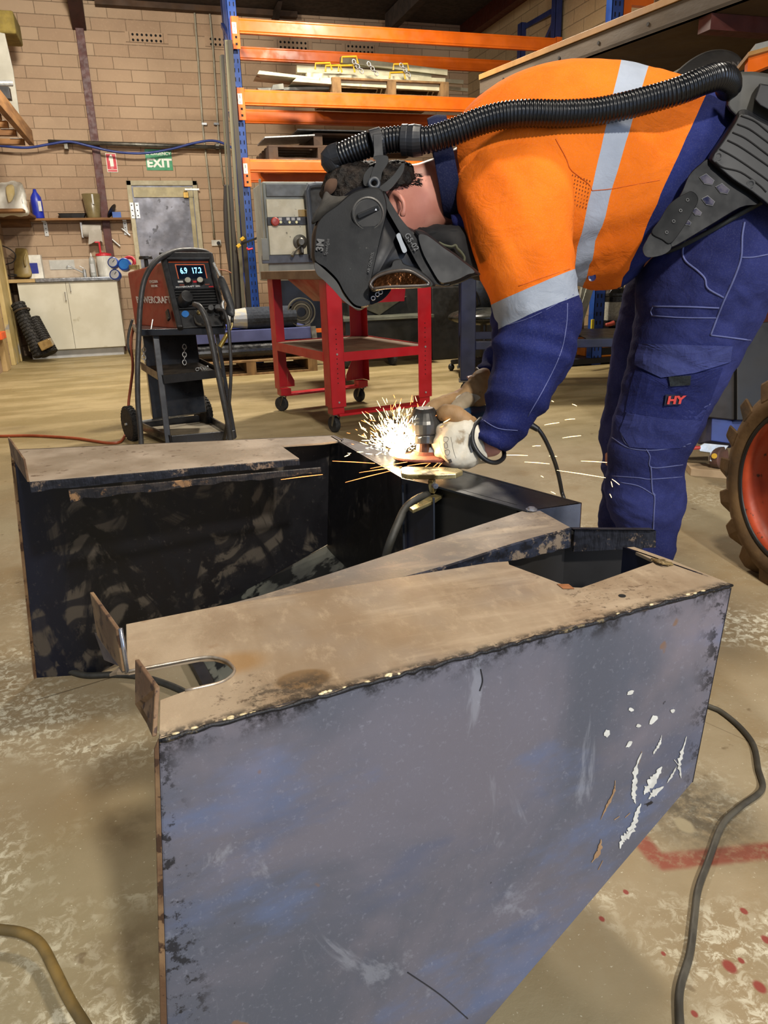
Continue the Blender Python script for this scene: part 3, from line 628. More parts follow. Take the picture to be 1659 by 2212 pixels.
b = MB(); P0, P1 = T(1255, 1088), T(740, 947); b.prism([P0, P1, Vc((P1.x, P1.y, .30)), Vc((P0.x, P0.y, .30))], (.004, .004, 0)); b.build('black_box_back', m_bs, hs)
# recessed inner sheets below the black plate
P0, P1 = T(868, 1031), T(960, 1042); P2 = T(1136, 1104)
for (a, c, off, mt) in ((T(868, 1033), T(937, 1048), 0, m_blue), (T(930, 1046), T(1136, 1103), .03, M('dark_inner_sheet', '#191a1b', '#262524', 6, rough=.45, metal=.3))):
    b = MB(); o = Vc((0, off, 0)); b.prism([a+o, c+o, Vc((c.x, c.y+off, .2)), Vc((a.x, a.y+off, .2))], (0, .004, 0)); b.build('inner_sheet', mt, hs)
b = MB(); b.tube([T(x, y, HT-.006) for x, y in ((955, 1044), (1000, 1052), (1050, 1070), (1100, 1092), (1138, 1107))], .0022, 6); b.build('bowed_sheet_edge', M('worn_sheet_edge', '#6f6850', '#8d8468', 30, rough=.5, metal=.4), hs, smooth=True)
for px in (868, 935):
    p = T(px, 1035 if px < 900 else 1062); b = MB(); b.beam((p.x, p.y-.003, HT-.01), (p.x, p.y-.003, .25), .003, .004, up=(0, 1, 0)); b.build('weld_bead', M('weld_line', '#454b58', rough=.3, metal=.6), hs)
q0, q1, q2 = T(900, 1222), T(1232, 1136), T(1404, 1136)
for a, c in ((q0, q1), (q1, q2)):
    b = MB(); b.prism([a+Vc((0, .012, -.012)), c+Vc((0, .012, -.012)), Vc((c.x, c.y+.012, .2)), Vc((a.x, a.y+.012, .2))], (0, .004, 0)); b.build('dark_opening_plate', m_void2, hs)  # near-black plates added behind the opening so it reads dark
# middle arm ----------------------------------------------------------
ma = [(480, 1308), (560, 1287), (700, 1243), (1140, 1100), (1158, 1098), (1232, 1139), (1100, 1176), (938, 1228), (700, 1292)]
b = MB(); b.prism([T(x, y, HT-.002) for x, y in ma], (0, 0, -.004)); mo = b.build('middle_top_plate', m_topg, hs, bevel=.0006)
P = [(700, 1288), (938, 1228), (1100, 1176), (1232, 1139)]
lipstrip('rolled_lip', P, (.012, .030), ragged('rolled_lip_scale', '#10121a', '#2a3040', '#8a7a68'), rag=.15)
p0, p1 = T(1232, 1139), T(1404, 1140)
b = MB(); e = [p0, p1, p1+Vc((0, -.014, 0)), p0+Vc((0, -.012, 0))]; b.prism(e, (0, 0, -.003)); b.prism([p0+Vc((0, -.012, 0)), p1+Vc((0, -.014, 0)), p1+Vc((.002, -.014, -.026)), p0+Vc((0, -.012, -.034))], (0, .003, 0)); b.build('angle_iron', m_lip, hs)
b = MB(); q = T(1148, 1101); b.cyl(q, q+Vc((0, 0, .004)), .006, n=6); b.cyl(q, q+Vc((0, 0, .0012)), .009, n=16); b.build('hex_bolt', m_edge, hs)
b = MB(); 
for i in range(9): b.tube([T(1412+random.uniform(-6, 8), 1210+random.uniform(-4, 4), HT+.001), T(1428+random.uniform(-8, 8), 1214+random.uniform(-5, 6), HT+.004), T(1446+random.uniform(-6, 8), 1220+random.uniform(-5, 5), HT+.001)], .0011, 5)
b.build('metal_burrs', M('burr_metal', '#6b5a3c', '#8a764e', 60, rough=.5, metal=.4), hs)
# ---------------------------------------------------------------- earth clamp on the black plate
m_brass = M('brass_plated', '#9c8a5a', '#c9b987', 25, rough=.3, metal=.75, c3='#5a4a2c', s3=20, t3=.6)
m_cable = M('black_rubber_cable', '#24231f', '#34322c', 30, rough=.6)
zc = HT+.012
kc = thing('earth_clamp', T(930, 1040, HT), 'brass coloured welding earth clamp gripping the edge of the black plate', 'clamp')
o = [(866, 1022), (868, 1017), (880, 1015), (960, 1016), (990, 1019), (1000, 1024), (985, 1031), (940, 1033), (880, 1033), (868, 1030)]
b = MB(); b.prism([Z(x, y+3, zc) for x, y in o], (0, 0, .009)); b.build('upper_jaw', m_brass, kc, bevel=.0015)
b = MB(); b.prism([Z(x, y, zc-.03) for x, y in ((884, 1096), (930, 1070), (966, 1052), (972, 1058), (940, 1080), (892, 1102))], (0, 0, -.006)); b.build('lower_jaw', m_brass, kc, bevel=.001)
b = MB(); b.beam(Z(932, 1035, zc), Z(936, 1062, zc-.025), .010, .012); b.build('link', m_brass, kc, bevel=.001)
b = MB(); p = Z(938, 1048, zc-.01); b.cyl(p+Vc((-.0, -.008, 0)), p+Vc((0, .006, 0)), .005, n=12); b.cyl(Z(958, 1062, zc-.03)+Vc((0, -.008, 0)), Z(958, 1062, zc-.03)+Vc((0, .004, 0)), .004, n=6); b.build('pivot_bolt', m_edge, kc)
b = MB(); pts = [Z(925, 1068, zc-.03), Z(900, 1078, zc-.03), Z(876, 1098, zc-.04), Z(858, 1135, zc-.06), Z(840, 1180, zc-.09)]; e = pts[-1]; pts += [e+Vc((-.02, .02, -.08)), e+Vc((-.09, .02, -.19)), e+Vc((-.2, .0, -.27)), (.10, 1.35, .10)]
b.tube(pts, .0072, 10); b.build('clamp_cable', m_cable, kc, smooth=True)
# ---------------------------------------------------------------- cables on the floor
def cable(name, pts, r, mat, lab, c='cable', zoff=None):
    P = [Z(x, y, (r if zoff is None else zoff[i])) for i, (x, y) in enumerate(pts)]
    b = MB(); b.tube(P, r, 10, k=8); return tag(b.build(name, mat, smooth=True), lab, c)
m_gcab = M('grey_black_cable', '#37342d', '#4b473d', 20, rough=.55)
cable('power_cable', [(1460, 1500), (1535, 1527), (1562, 1540), (1600, 1572), (1628, 1610), (1638, 1660), (1646, 1705), (1600, 1742), (1560, 1782), (1530, 1860), (1508, 1920), (1500, 1980), (1490, 2060), (1468, 2140), (1470, 2230), (1475, 2300)], .0056, m_gcab, 'dark grey cable winding over the concrete at the lower right')
tub = thing('bent_hose', Z(60, 2010, 0), 'ochre stained bent rubber hose rising off the floor at the lower left corner', 'hose')
b = MB(); b.tube([Z(x, y, .045) for x, y in ((-90, 2010), (-40, 2005), (0, 2008), (50, 2016), (88, 2040), (118, 2095), (150, 2160), (190, 2225), (215, 2280))], .0075, 12, k=8); b.build('hose_body', M('ochre_stained_rubber', '#57492b', '#7c6536', 14, rough=.5), tub, smooth=True)
cable('welding_lead', [(150, 1450), (190, 1459), (250, 1457), (300, 1461), (350, 1474), (400, 1496), (440, 1530)], .008, m_cable, 'thick black lead on the floor under the end flanges of the housing')
cable('orange_air_hose', [(-40, 941), (0, 942), (60, 941), (110, 943), (165, 947), (205, 953), (235, 957), (258, 955), (268, 945), (275, 930)], .0085, M('orange_rubber_hose', '#8a3f22', '#a04d2c', rough=.5), 'orange brown hose lying across the floor to the trolley wheel', 'hose')
# ================================================================ WELDER ON ITS TROLLEY
m_wred = M('welder_red', '#7c1a12', '#8d2016', 8, rough=.38); m_wblk = M('welder_black_plastic', '#1c1d1f', '#2a2b2d', 20, rough=.5, bump=.1, bs=200)
m_gunm = M('trolley_black_paint', '#101116', '#1b1c22', 9, rough=.32, coat=.3); m_worn = M('worn_black_bar', '#2b2c30', '#3c3d40', 12, rough=.4, metal=.3)
wt = thing('welding_trolley', (.12, 4.5, 0), 'black two-wheeled welding trolley carrying the red welder', 'trolley')
dF, dB = 4.02, 4.46
def Dp(x, y, d): return D(x, y, d)
# wheels (near left, far right)
m_tyre = M('black_rubber', '#1b1b1b', '#2a2a29', 40, rough=.8, bump=.4, bs=150)
def wheel(c, ax, R, w, name='wheel'):
    c = Vc(c); ax = Vc(ax).normalized(); b = MB()
    b.lathe([(R*.72, -w*.5), (R*.93, -w*.5), (R, -w*.32), (R, w*.32), (R*.93, w*.5), (R*.72, w*.5)], c, ax, 36)
    a_, b2, _ = frame_z(ax)
    for i in range(30):
        t = 2*math.pi*i/30; d = a_*math.cos(t)+b2*math.sin(t); tt = (b2*math.cos(t)-a_*math.sin(t))
        for sgn in (-1, 1): b.beam(c+d*R+ax*(sgn*w*.05), c+d*R+ax*(sgn*w*.4)+tt*(.012), .010, .006, up=d)
    wo = b.build(name, m_tyre, wt, smooth=False)
    r = MB(); r.lathe([(R*.74, -w*.42), (R*.66, -w*.42), (R*.64, -w*.1), (R*.12, -w*.1), (R*.12, -w*.5), (0, -w*.5)], c, ax, 30, cap=False)
    for i in range(5): t = 2*math.pi*i/5; d = a_*math.cos(t)+b2*math.sin(t); r.beam(c+d*R*.1-ax*w*.15, c+d*R*.68-ax*w*.25, .02, .02, up=ax)
    r.lathe([(R*.66, w*.3), (0, w*.3)], c, ax, 30)
    r.build('wheel_rim', m_blk, wo)
    q = MB(); q.cyl(c-ax*w*.5, c-ax*w*.75, .008, n=8); q.build('axle_nut', m_galv, wo); return wo
axd = Vc((.93, .36, 0))
wc = D(284, 930, 4.42); wc.z = .10; wheel(wc, axd, .102, .045)
wc2 = D(440, 905, 4.72); wc2.z = .10; wheel(wc2, axd, .102, .045)
b = MB(); b.cyl(wc, wc2, .008); b.build('axle', m_galv, wt)
# cabinet back panel + base tray
b = MB(); b.hexa([Dp(330, 905, 4.42), Dp(446, 890, 4.42), Dp(446, 885, 4.55), Dp(326, 895, 4.55), Dp(305, 700, 4.42), Dp(420, 700, 4.42), Dp(420, 700, 4.55), Dp(303, 700, 4.55)]); b.build('cylinder_box', m_gunm, wt, bevel=.004)
f0, f1 = Z(372, 958, .035), Z(508, 946, .035); r0, r1 = Z(300, 925, .035), Z(448, 910, .035)
b = MB()
for a, c in ((f0, r0), (f1, r1), (f0, f1), (r0, r1)): b.beam(a+Vc((0, 0, .02)), c+Vc((0, 0, .02)), .012, .05)
b.build('base_frame', m_gunm, wt, bevel=.002)
b = MB(); b.prism([f0, f1, r1, r0], (0, 0, .004)); b.build('base_tray', M('dusty_tray', '#6e6656', '#837a66', 8, rough=.7), wt)
b = MB(); b.prism([Z(425, 950, .045), Z(480, 945, .045), Z(478, 935, .045), Z(430, 938, .045)], (0, 0, .003)); b.build('paper_scrap', M('grey_card', '#9c9a8c', rough=.8), wt)
for a, c in (((330, 712), (364, 958)), ((449, 720), (500, 946))):
    A = Dp(a[0]+5, a[1], 4.08); C = Z(c[0], c[1], .03); b = MB(); b.beam(A, C, .034, .022, up=(0, 1, 0)); b.build('front_post', m_worn, wt, bevel=.003)
A = Dp(468, 720, 4.10); C = Z(507, 944, .03); b = MB(); b.beam(A, C, .02, .05, up=(0, 1, 0)); b.build('side_strap', m_gunm, wt, bevel=.002)
# middle shelf with raised lip
m0, m1, m2, m3 = Dp(354, 820, 4.10), Dp(480, 806, 4.12), Dp(432, 782, 4.44), Dp(305, 790, 4.46)
b = MB(); b.prism([m0, m1, m2, m3], (0, 0, .004)); b.build('middle_shelf', M('dusty_shelf', '#2e2c2a', '#4c463e', 9, rough=.6), wt)
b = MB()
for a, c in ((m0, m1), (m3, m0), (m1, m2)): b.beam(a, c, .005, .045)
b.build('shelf_lip', m_gunm, wt)
b = MB(); chainlinks(b, [Dp(312-2*math.sin(i), 752+i*8.0, 4.30) for i in range(5)], .018, .003); tag(b.build('safety_chain', m_galv, wt, smooth=True), '', '') if 0 else b.build('safety_chain', m_galv, wt, smooth=True)
b = MB(); chainlinks(b, [Dp(398+(i % 2), 745+i*8.4, 4.30) for i in range(6)], .018, .003); b.build('safety_chain', m_galv, wt, smooth=True)
b = MB(); chainlinks(b, [Dp(424+i*5, 799-(i % 3)*3, 4.18) for i in range(6)], .014, .0026); b.build('safety_chain', m_galv, wt, smooth=True)
tb = [Dp(296, 712, 4.02+.0), Dp(486, 708, 4.02), Dp(452, 700, 4.5), Dp(285, 700, 4.5)]
b = MB(); b.prism(tb, (0, 0, -.035)); b.build('top_tray', m_gunm, wt, bevel=.003)
b = MB(); b.tube([Dp(303, 688, 4.1), Dp(305, 714, 4.08), Dp(326, 714, 4.06), Dp(330, 690, 4.06)], .004, 6, smooth=False); b.build('wire_hook', m_galv, wt)
# ---------------------------------------------------------------- welder
wd_ = thing('welding_machine', Dp(390, 712, 4.25), 'red and black MIG welding machine with a lit display on the trolley', 'welder')
BL, BR, TL, TR = Dp(388, 710, dF), Dp(486, 704, dF+.03), Dp(352, 560, dF+.10), Dp(456, 560, dF+.12)
RBL, RTL = Dp(291, 704, dF+.42), Dp(274, 588, dF+.47); off_b = BR-BL; off_t = TR-TL
RBR, RTR = RBL+off_b, RTL+off_t
ux = (BR-BL); uz = TL-BL; un = ux.cross(uz).normalized()        # un: out of the front or back
if un.dot(CF) > 0: un = -un
def Fp(a, c, o=0.0): return BL.lerp(BR, a).lerp(TL.lerp(TR, a), c)+un*o
b = MB(); s_ = un*.035
b.hexa([BL-s_*.5, BR-s_*.5, RBR, RBL, TL-s_*.5, TR-s_*.5, RTR, RTL]); b.build('red_body', m_wred, wd_, bevel=.012)
# front bezel frame
def ringfr(b, o0, o1, i0, i1, th0, th1, rc=.03):
    outr = [Fp(*p) for p in o0]
b = MB()
def quadbar(b, a0, c0, a1, c1, th, base=-.03): b.hexa([Fp(a0, c0, base), Fp(a1, c0, base), Fp(a1, c0, th), Fp(a0, c0, th), Fp(a0, c1, base), Fp(a1, c1, base), Fp(a1, c1, th), Fp(a0, c1, th)])
quadbar(b, -.05, -.02, .09, 1.04, .035); quadbar(b, .95, .05, 1.06, 1.04, .035); quadbar(b, -.05, .95, 1.06, 1.06, .035)
b.build('front_bezel', m_wblk, wd_, bevel=.009)
b = MB(); quadbar(b, .06, .55, .98, .99, .006); b.build('control_panel', M('panel_dark_grey', '#25272a', '#2d2f33', rough=.4), wd_)
m_or = M('welder_orange_trim', '#b5461c', '#c04d20', rough=.45)
b = MB(); quadbar(b, .10, .94, .93, .985, .008, 0); b.build('orange_stripe', m_or, wd_)
b = MB()
for a0, c0, a1, c1 in ((.22, .90, .84, .913), (.22, .70, .24, .913), (.82, .70, .84, .913)): quadbar(b, a0, c0, a1, c1, .008, 0)
b.build('display_frame', M('display_orange_frame', '#c0603c', rough=.5, emit='#c0603c', es=.15), wd_)
b = MB(); quadbar(b, .24, .70, .82, .90, .007, 0); b.build('display_screen', M('screen_glass', '#0a0e16', rough=.15, emit='#0a1424', es=.5), wd_)
m_dig = M('screen_digits', '#8fd4ff', emit='#7fd0ff', es=2.2); uxn, uzn = ux.normalized(), uz.normalized()
text('6.9', Fp(.30, .775, .0075), uxn, uzn, uz.length*.085, m_dig, wd_, 'display_digits', bold=.015, stretch=.62)
text('17.2', Fp(.54, .775, .0075), uxn, uzn, uz.length*.085, m_dig, wd_, 'display_digits', bold=.015, stretch=.62)
m_lt = M('print_white', '#c8c8c4', rough=.6)
text('POWERCRAFT 200M', Fp(.13, .567, .007), uxn, uzn, uz.length*.022, m_lt, wd_, bold=.02, stretch=1.15)
for a in (.42, .68):
    b = MB(); p = Fp(a, .645, .006); b.cyl(p, p+un*.026, .021, .018, 20); kn = b.build('knob', m_blk, wd_, smooth=False, bevel=.002)
    b = MB(); b.cyl(p+un*.026, p+un*.028, .0165, .0155, 20); b.build('knob_cap', M('knob_silver', '#a6a597', rough=.4), kn)
b = MB(); quadbar(b, .52, .64, .60, .668, .008, 0); b.build('red_button', M('button_red', '#b8242c', rough=.5), wd_)
b = MB(); quadbar(b, .20, .645, .31, .67, .008, 0); b.build('white_button', m_lt, wd_)
b = MB(); quadbar(b, .83, .566, .93, .583, .008, 0); b.build('red_badge', M('button_red', '#b8242c'), wd_)
for a in (.22, .76): 
    b = MB(); quadbar(b, a, .60, a+.10, .617, .008, 0); b.build('outline_button', M('button_outline', '#7a4034', rough=.5), wd_)
b = MB()
quadbar(b, .08, .25, .97, .55, -.004); b.build('grille_recess', m_void, wd_)
for i in range(7): b = MB(); quadbar(b, .07, .265+i*.041, .97, .277+i*.041, .006, -.004); b.build('grille_slat', m_wblk, wd_)
b = MB(); quadbar(b, .05, -.01, 1.02, .24, .012); b.build('connector_panel', m_wblk, wd_, bevel=.004)
p = Fp(.20, .37, .0); q = p+un*.06+ux.normalized()*.035; b = MB(); b.cyl(p, q, .037, .034, 24); b.build('euro_connector', m_wblk, wd_, bevel=.004)
p = Fp(.20, .18, .012); b = MB(); b.cyl(p, p+un*.006, .020, n=20); b.build('blue_dial', M('dial_blue', '#2b6fb8', rough=.4), wd_, bevel=.001)
p = Fp(.50, .19, .012); b = MB(); b.cyl(p, p+un*.012, .014, .011, 10); b.cyl(p+un*.012, p+un*.022, .006, n=10); b.build('brass_fitting', m_brass, wd_)
b = MB(); b.tube([Fp(.38, .16, .012), Fp(.40, .02, .04), Fp(.52, -.03, .05), Fp(.66, .0, .04)], .006, 8); b.build('grey_loop_lead', M('grey_lead', '#45433e', rough=.6), wd_, smooth=True)
for a in (.78, .93):
    p = Fp(a, .22, .012); q = p+un*.05-uzn*.012; b = MB(); b.cyl(p, q, .020, .017, 16); b.build('dinse_plug', m_wblk, wd_, bevel=.003)
# lettering on the red side
sx = (BL-RBL).normalized(); sz = (TL-BL).normalized(); sn = sx.cross(sz)
o_ = RBL.lerp(BL, .17)+(RTL-RBL)*.42
text('POWERCRAFT', RBL+(BL-RBL)*.20+(TL-BL)*.36+sn*.004, sx, sz, .045, m_lt, wd_, bold=.01, stretch=1.1)
text('LINCOLN', RBL+(BL-RBL)*.60+(TL-BL)*.66+sn*.004, sx, sz, .018, m_lt, wd_, bold=.02)
text('ELECTRIC', RBL+(BL-RBL)*.62+(TL-BL)*.60+sn*.004, sx, sz, .014, m_lt, wd_, bold=.02)
q = RBL+(BL-RBL)*.85+(TL-BL)*.14+sn*.004; b = MB(); b.cyl(q, q+sn*.014, .012, n=12); b.beam(q-sz*.01+sn*.004, q+sz*.05+sn*.004, .03, .01, up=sn); b.build('side_latch', m_blk, wd_, bevel=.002)
# leads
m_lead = M('grey_torch_lead', '#2e2e2f', '#3b3b3b', 20, rough=.5)
b = MB(); b.tube([D(*p) for p in ((420, 658, 3.93), (432, 664, 3.90), (446, 690, 3.90), (456, 730, 3.90), (466, 780, 3.92), (480, 850, 3.95), (492, 910, 4.0), (500, 962, 4.05))], .0155, 12)
tag(b.build('torch_lead', m_lead, smooth=True), 'thick dark torch lead hanging from the front connector of the welder', 'cable')
b = MB(); b.tube([D(*p) for p in ((455, 552, 4.35), (440, 543, 4.3), (405, 540, 4.2), (370, 545, 4.1), (335, 566, 4.0), (312, 605, 3.95), (303, 660, 3.95), (300, 720, 3.95), (297, 800, 3.95), (298, 870, 3.98), (303, 925, 4.0), (306, 975, 4.02))], .0145, 12)
tag(b.build('torch_lead', m_lead, smooth=True), 'thick dark lead arching over the top of the welder down to the floor', 'cable')
b = MB(); b.tube([D(*p) for p in ((470, 668, 3.95), (484, 672, 3.92), (493, 700, 3.92), (497, 750, 3.93), (499, 800, 3.95), (496, 860, 4.0), (490, 915, 4.08), (484, 948, 4.15))], .009, 10)
tag(b.build('earth_lead', m_lead, smooth=True), 'thinner dark lead falling from the right hand socket of the welder', 'cable')
b = MB(); b.tube([D(*p) for p in ((290, 700, 4.5), (283, 740, 4.5), (287, 790, 4.5), (283, 830, 4.5), (278, 870, 4.48), (279, 900, 4.46))], .0085, 10)
tag(b.build('gas_hose', M('orange_rubber_hose', '#8a3f22'), smooth=True), 'orange brown gas hose dropping behind the near trolley wheel', 'hose')
b = MB(); b.tube([D(*p) for p in ((286, 690, 4.6), (278, 720, 4.6), (277, 750, 4.6), (287, 775, 4.6))], .008, 8)
tag(b.build('mains_lead', m_lead, smooth=True), 'black mains lead looping at the back of the welder', 'cable')
# torch
tr = thing('welding_torch', D(490, 690, 3.95), 'black welding torch with a brass nozzle hanging at the side of the welder', 'torch')
def Pt(x, y, d=3.95): return D(350+x/9.217, 530+y/9.217, d)
b = MB(); puff(b, [(350+x/9.217, 530+y/9.217) for x, y in ((1110, 660), (1190, 605), (1240, 650), (1330, 850), (1410, 1080), (1445, 1240), (1445, 1400), (1400, 1425), (1310, 1390), (1260, 1300), (1290, 1180), (1230, 1060), (1180, 900), (1130, 760))], 3.95, .018); b.build('torch_handle', m_wblk, tr, smooth=True)
b = MB(); b.tube([Pt(1230, 1100), Pt(1205, 1180), Pt(1230, 1290)], [.006, .01, .006], 8); b.build('trigger', m_galv, tr, smooth=True)
b = MB(); b.tube([Pt(1400, 1400), Pt(1395, 1540)], .0085, 12); b.build('neck_collar', m_blk, tr, smooth=True)
b = MB(); b.tube([Pt(1395, 1530), Pt(1390, 1620), Pt(1340, 1710), Pt(1290, 1790)], .0065, 10); b.build('swan_neck', m_brass, tr, smooth=True)
b = MB(); b.cyl(Pt(1315, 1745), Pt(1280, 1800), .009, .012, 14); b.cyl(Pt(1290, 1785), Pt(1150, 2020), .0115, .0115, 18); b.build('nozzle', M('nozzle_brass', '#a8914c', '#c8b46c', rough=.25, metal=.85), tr, smooth=False)
b = MB(); b.tube([Pt(1030, 350), Pt(1060, 430), Pt(1120, 540), Pt(1160, 620)], lambda u: .0075+.0018*math.sin(u*80), 8, k=16); b.build('cable_support', m_galv, tr, smooth=True)
# gas regulators beside the welder
gb = thing('gas_cylinder', (-.17, 5.35, 0), 'red gas cylinder with blue regulator gauges behind the welder', 'gas cylinder')
gd = 5.0
b = MB(); p = D(352, 640, 4.85); p.z = 0.04; b.lathe([(.0, 0), (.07, 0), (.075, .02), (.075, .62), (.06, .72), (.03, .77), (.0, .78)], p, (0, 0, 1), 24); b.build('cylinder_body', M('dark_cylinder', '#2b2725', rough=.5), gb, smooth=True)
m_blu = M('gauge_blue', '#1b3f96', '#2450b0', rough=.35)
for (x, y, r, nm) in ((244, 567, .036, 0), (248, 593, .036, 0), (268, 571, .042, 1)):
    c = D(x, y, gd); n_ = -CF; b = MB(); b.lathe([(0, -.03), (r, -.03), (r, .004), (r*.86, .008), (r*.84, .002), (0, .002)], c, n_, 28)
    go = b.build('gauge' if not nm else 'regulator_knob', m_blu, gb)
    b = MB(); b.cyl(c+n_*.003, c+n_*.004, r*.8, n=28); b.build('gauge_face', m_lt if not nm else M('knob_bright_blue', '#2f7fd0', rough=.3), go)
    if not nm: b = MB(); b.beam(c+n_*.006, c+n_*.006+CR*.012+CU*.018, .003, .002, up=CF); b.build('needle', m_blk, go)
b = MB(); b.torus(D(279, 567, 5.05), -CF, .035, .012, 24, 8); b.build('red_ring', m_red, gb, smooth=True)
p = D(315, 560, 4.9); b = MB(); b.cyl(p, p+Vc((0, 0, .02)), .045, .04, 12); b.cyl(p+Vc((0, 0, -.06)), p, .014, n=10); b.build('cylinder_valve', m_blk, gb, bevel=.003)
b = MB(); p = D(300, 577, 4.95); b.beam(D(280, 577, 4.95), p, .03, .03); b.build('valve_block', m_brass, gb, bevel=.003)
# ================================================================ THE MAN
from mathutils.bvhtree import BVHTree
def bvh_of(*objs):
    vs, fs = [], []
    dg = bpy.context.evaluated_depsgraph_get()
    for o in objs:
        me = o.data; b0 = len(vs); vs += [v.co+ORG[o] for v in me.vertices]; fs += [tuple(b0+i for i in p.vertices) for p in me.polygons]
    return BVHTree.FromPolygons(vs, fs)
def S(bv, px, py, off=0.0, dflt=1.45):
    rd = ray(px, py).normalized(); h = bv.ray_cast(CP, rd)
    if h[0] is None:
        n_ = bv.find_nearest(D(px, py, dflt)); p = n_[0]; return p-rd*off
    return h[0]-rd*off
def seam(bv, pts, r, off=None, k=5, par=None, name='seam', mat=None):
    P = cat([Vc((x, y, 0)) for x, y in pts], k); b = MB(); b.tube([S(bv, p.x, p.y, r*.3 if off is None else off) for p in P], r, 6, k=1, smooth=False); return b.build(name, mat, par, smooth=True)
def conform(bv, outline, off, th, name, mat, par, smooth_out=False, rings=5, k=4, bevel=0):
    P = [Vc((x, y, 0)) for x, y in outline]
    if smooth_out: n = len(P); P = [q for i in range(n) for q in cat([P[i-1], P[i], P[(i+1) % n], P[(i+2) % n]], k)[k:2*k]]
    else: n = len(P); P = [P[i].lerp(P[(i+1) % n], j/k) for i in range(n) for j in range(k)]
    c = sum(P, Vc())/len(P); R = []
    rd = ray(c.x, c.y).normalized()
    for s_ in [1-i/rings for i in range(rings)]: R.append([S(bv, c.x+(p.x-c.x)*s_, c.y+(p.y-c.y)*s_, off+th) for p in P])
    R.append([S(bv, c.x+(p.x-c.x)*.02, c.y+(p.y-c.y)*.02, off+th) for p in P])
    R.insert(0, [q+rd*(th+.002) for q in R[0]])
    b = MB(); b.loft(R); return b.build(name, mat, par, smooth=False, bevel=bevel)
man = thing('person', (1.17, 1.5, 0), 'person in orange and navy work clothes and black welding mask bending over to grind', 'person')
m_skin = M('skin', '#a96e5c', '#ba806c', 14, rough=.5, c3='#8f5a4c', s3=60, t3=.68); m_skin.node_tree.nodes['Principled BSDF'].inputs['Subsurface Weight'].default_value = .08
m_skin.node_tree.nodes['Principled BSDF'].inputs['Subsurface Radius'].default_value = (.01, .004, .002)
def cloth(name, c1, c2, fine=420):
    t = NT(name); col = t.mix(t.ramp(t.noise(5, 5, .6), .35, .68), c1, c2); w = t.noise(fine, 2, .5)
    col = t.mix(t.ramp(w, .45, .75, 0, .05), col, '#8f8fa0'); t.out(col, .9); t.b.inputs['Specular IOR Level'].default_value = .15
    t.bump(t.mth('ADD', t.mth('MULTIPLY', t.noise(24, 5, .6, dist=.8), 2.2), t.mth('MULTIPLY', w, .12)), .35, .005); return t.m
m_hv = cloth('hi_vis_orange_cotton', '#c95f0e', '#da6e18'); m_nav = cloth('navy_cotton', '#161b48', '#232b60'); m_jean = cloth('faded_navy_drill', '#1d214a', '#343a70')
m_refl = cloth('silver_reflective_tape', '#868d98', '#989fab', 900); m_stitch = M('pale_stitching', '#565c88', rough=.8); m_dstitch = M('dark_stitching', '#14182f', rough=.8); m_ostitch = M('orange_seam_shade', '#c0560a', rough=.9)
# --- body: one continuous surface ------------------------------------------------
b = MB()
hd = [(700, 430, 706, 500, 1.47, .035), (712, 392, 728, 548, 1.47, .060), (740, 372, 760, 572, 1.47, .074), (780, 360, 800, 580, 1.47, .080), (820, 356, 838, 572, 1.47, .080), (860, 356, 872, 545, 1.48, .074), (892, 360, 905, 515, 1.49, .062), (925, 350, 935, 500, 1.50, .058), (965, 335, 965, 492, 1.52, .062), (1010, 310, 1010, 510, 1.54, .09), (1060, 260, 1060, 540, 1.56, .13)]
b.loft(rings_px(hd, 28, 4))
b.loft(rings_px([(1030, 270, 1040, 540, 1.56, .10), (1100, 215, 1090, 570, 1.58, .15), (1200, 190, 1160, 580, 1.58, .16), (1300, 190, 1240, 585, 1.58, .155), (1400, 205, 1310, 585, 1.60, .145), (1500, 260, 1390, 585, 1.62, .14), (1600, 340, 1440, 620, 1.63, .15)], 28, 4))
b.loft(rings_px([(1420, 560, 1640, 440, 1.60, .13), (1400, 660, 1620, 600, 1.62, .11), (1390, 760, 1575, 760, 1.66, .085), (1370, 880, 1515, 880, 1.70, .065), (1345, 1000, 1455, 1010, 1.75, .055), (1350, 1100, 1450, 1120, 1.81, .05), (1370, 1220, 1430, 1230, 1.87, .035), (1372, 1290, 1428, 1295, 1.91, .035)], 20, 4))
b.loft(rings_px([(1420, 580, 1600, 460, 1.80, .12), (1370, 680, 1540, 640, 1.84, .10), (1335, 800, 1480, 800, 1.90, .08), (1310, 950, 1420, 960, 1.97, .06), (1310, 1060, 1400, 1070, 2.03, .05), (1325, 1180, 1385, 1190, 2.12, .035), (1325, 1230, 1380, 1235, 2.15, .033)], 20, 4))
# near arm, far arm
b.loft(rings_px([(1040, 330, 1190, 330, 1.50, .07), (1060, 450, 1190, 450, 1.46, .055), (1090, 600, 1200, 600, 1.44, .045), (1110, 720, 1205, 720, 1.43, .042), (1095, 820, 1170, 850, 1.43, .038), (1060, 890, 1118, 922, 1.43, .030), (1042, 925, 1090, 960, 1.435, .025), (1034, 940, 1076, 983, 1.435, .025), (1008, 938, 1040, 990, 1.44, .024)], 20, 4))
b.loft(rings_px([(1010, 340, 1120, 340, 1.66, .06), (1040, 500, 1130, 500, 1.70, .05), (1070, 640, 1140, 650, 1.72, .042), (1062, 730, 1125, 760, 1.68, .036), (1036, 798, 1070, 825, 1.62, .024), (1005, 812, 1042, 850, 1.58, .022)], 20, 4))
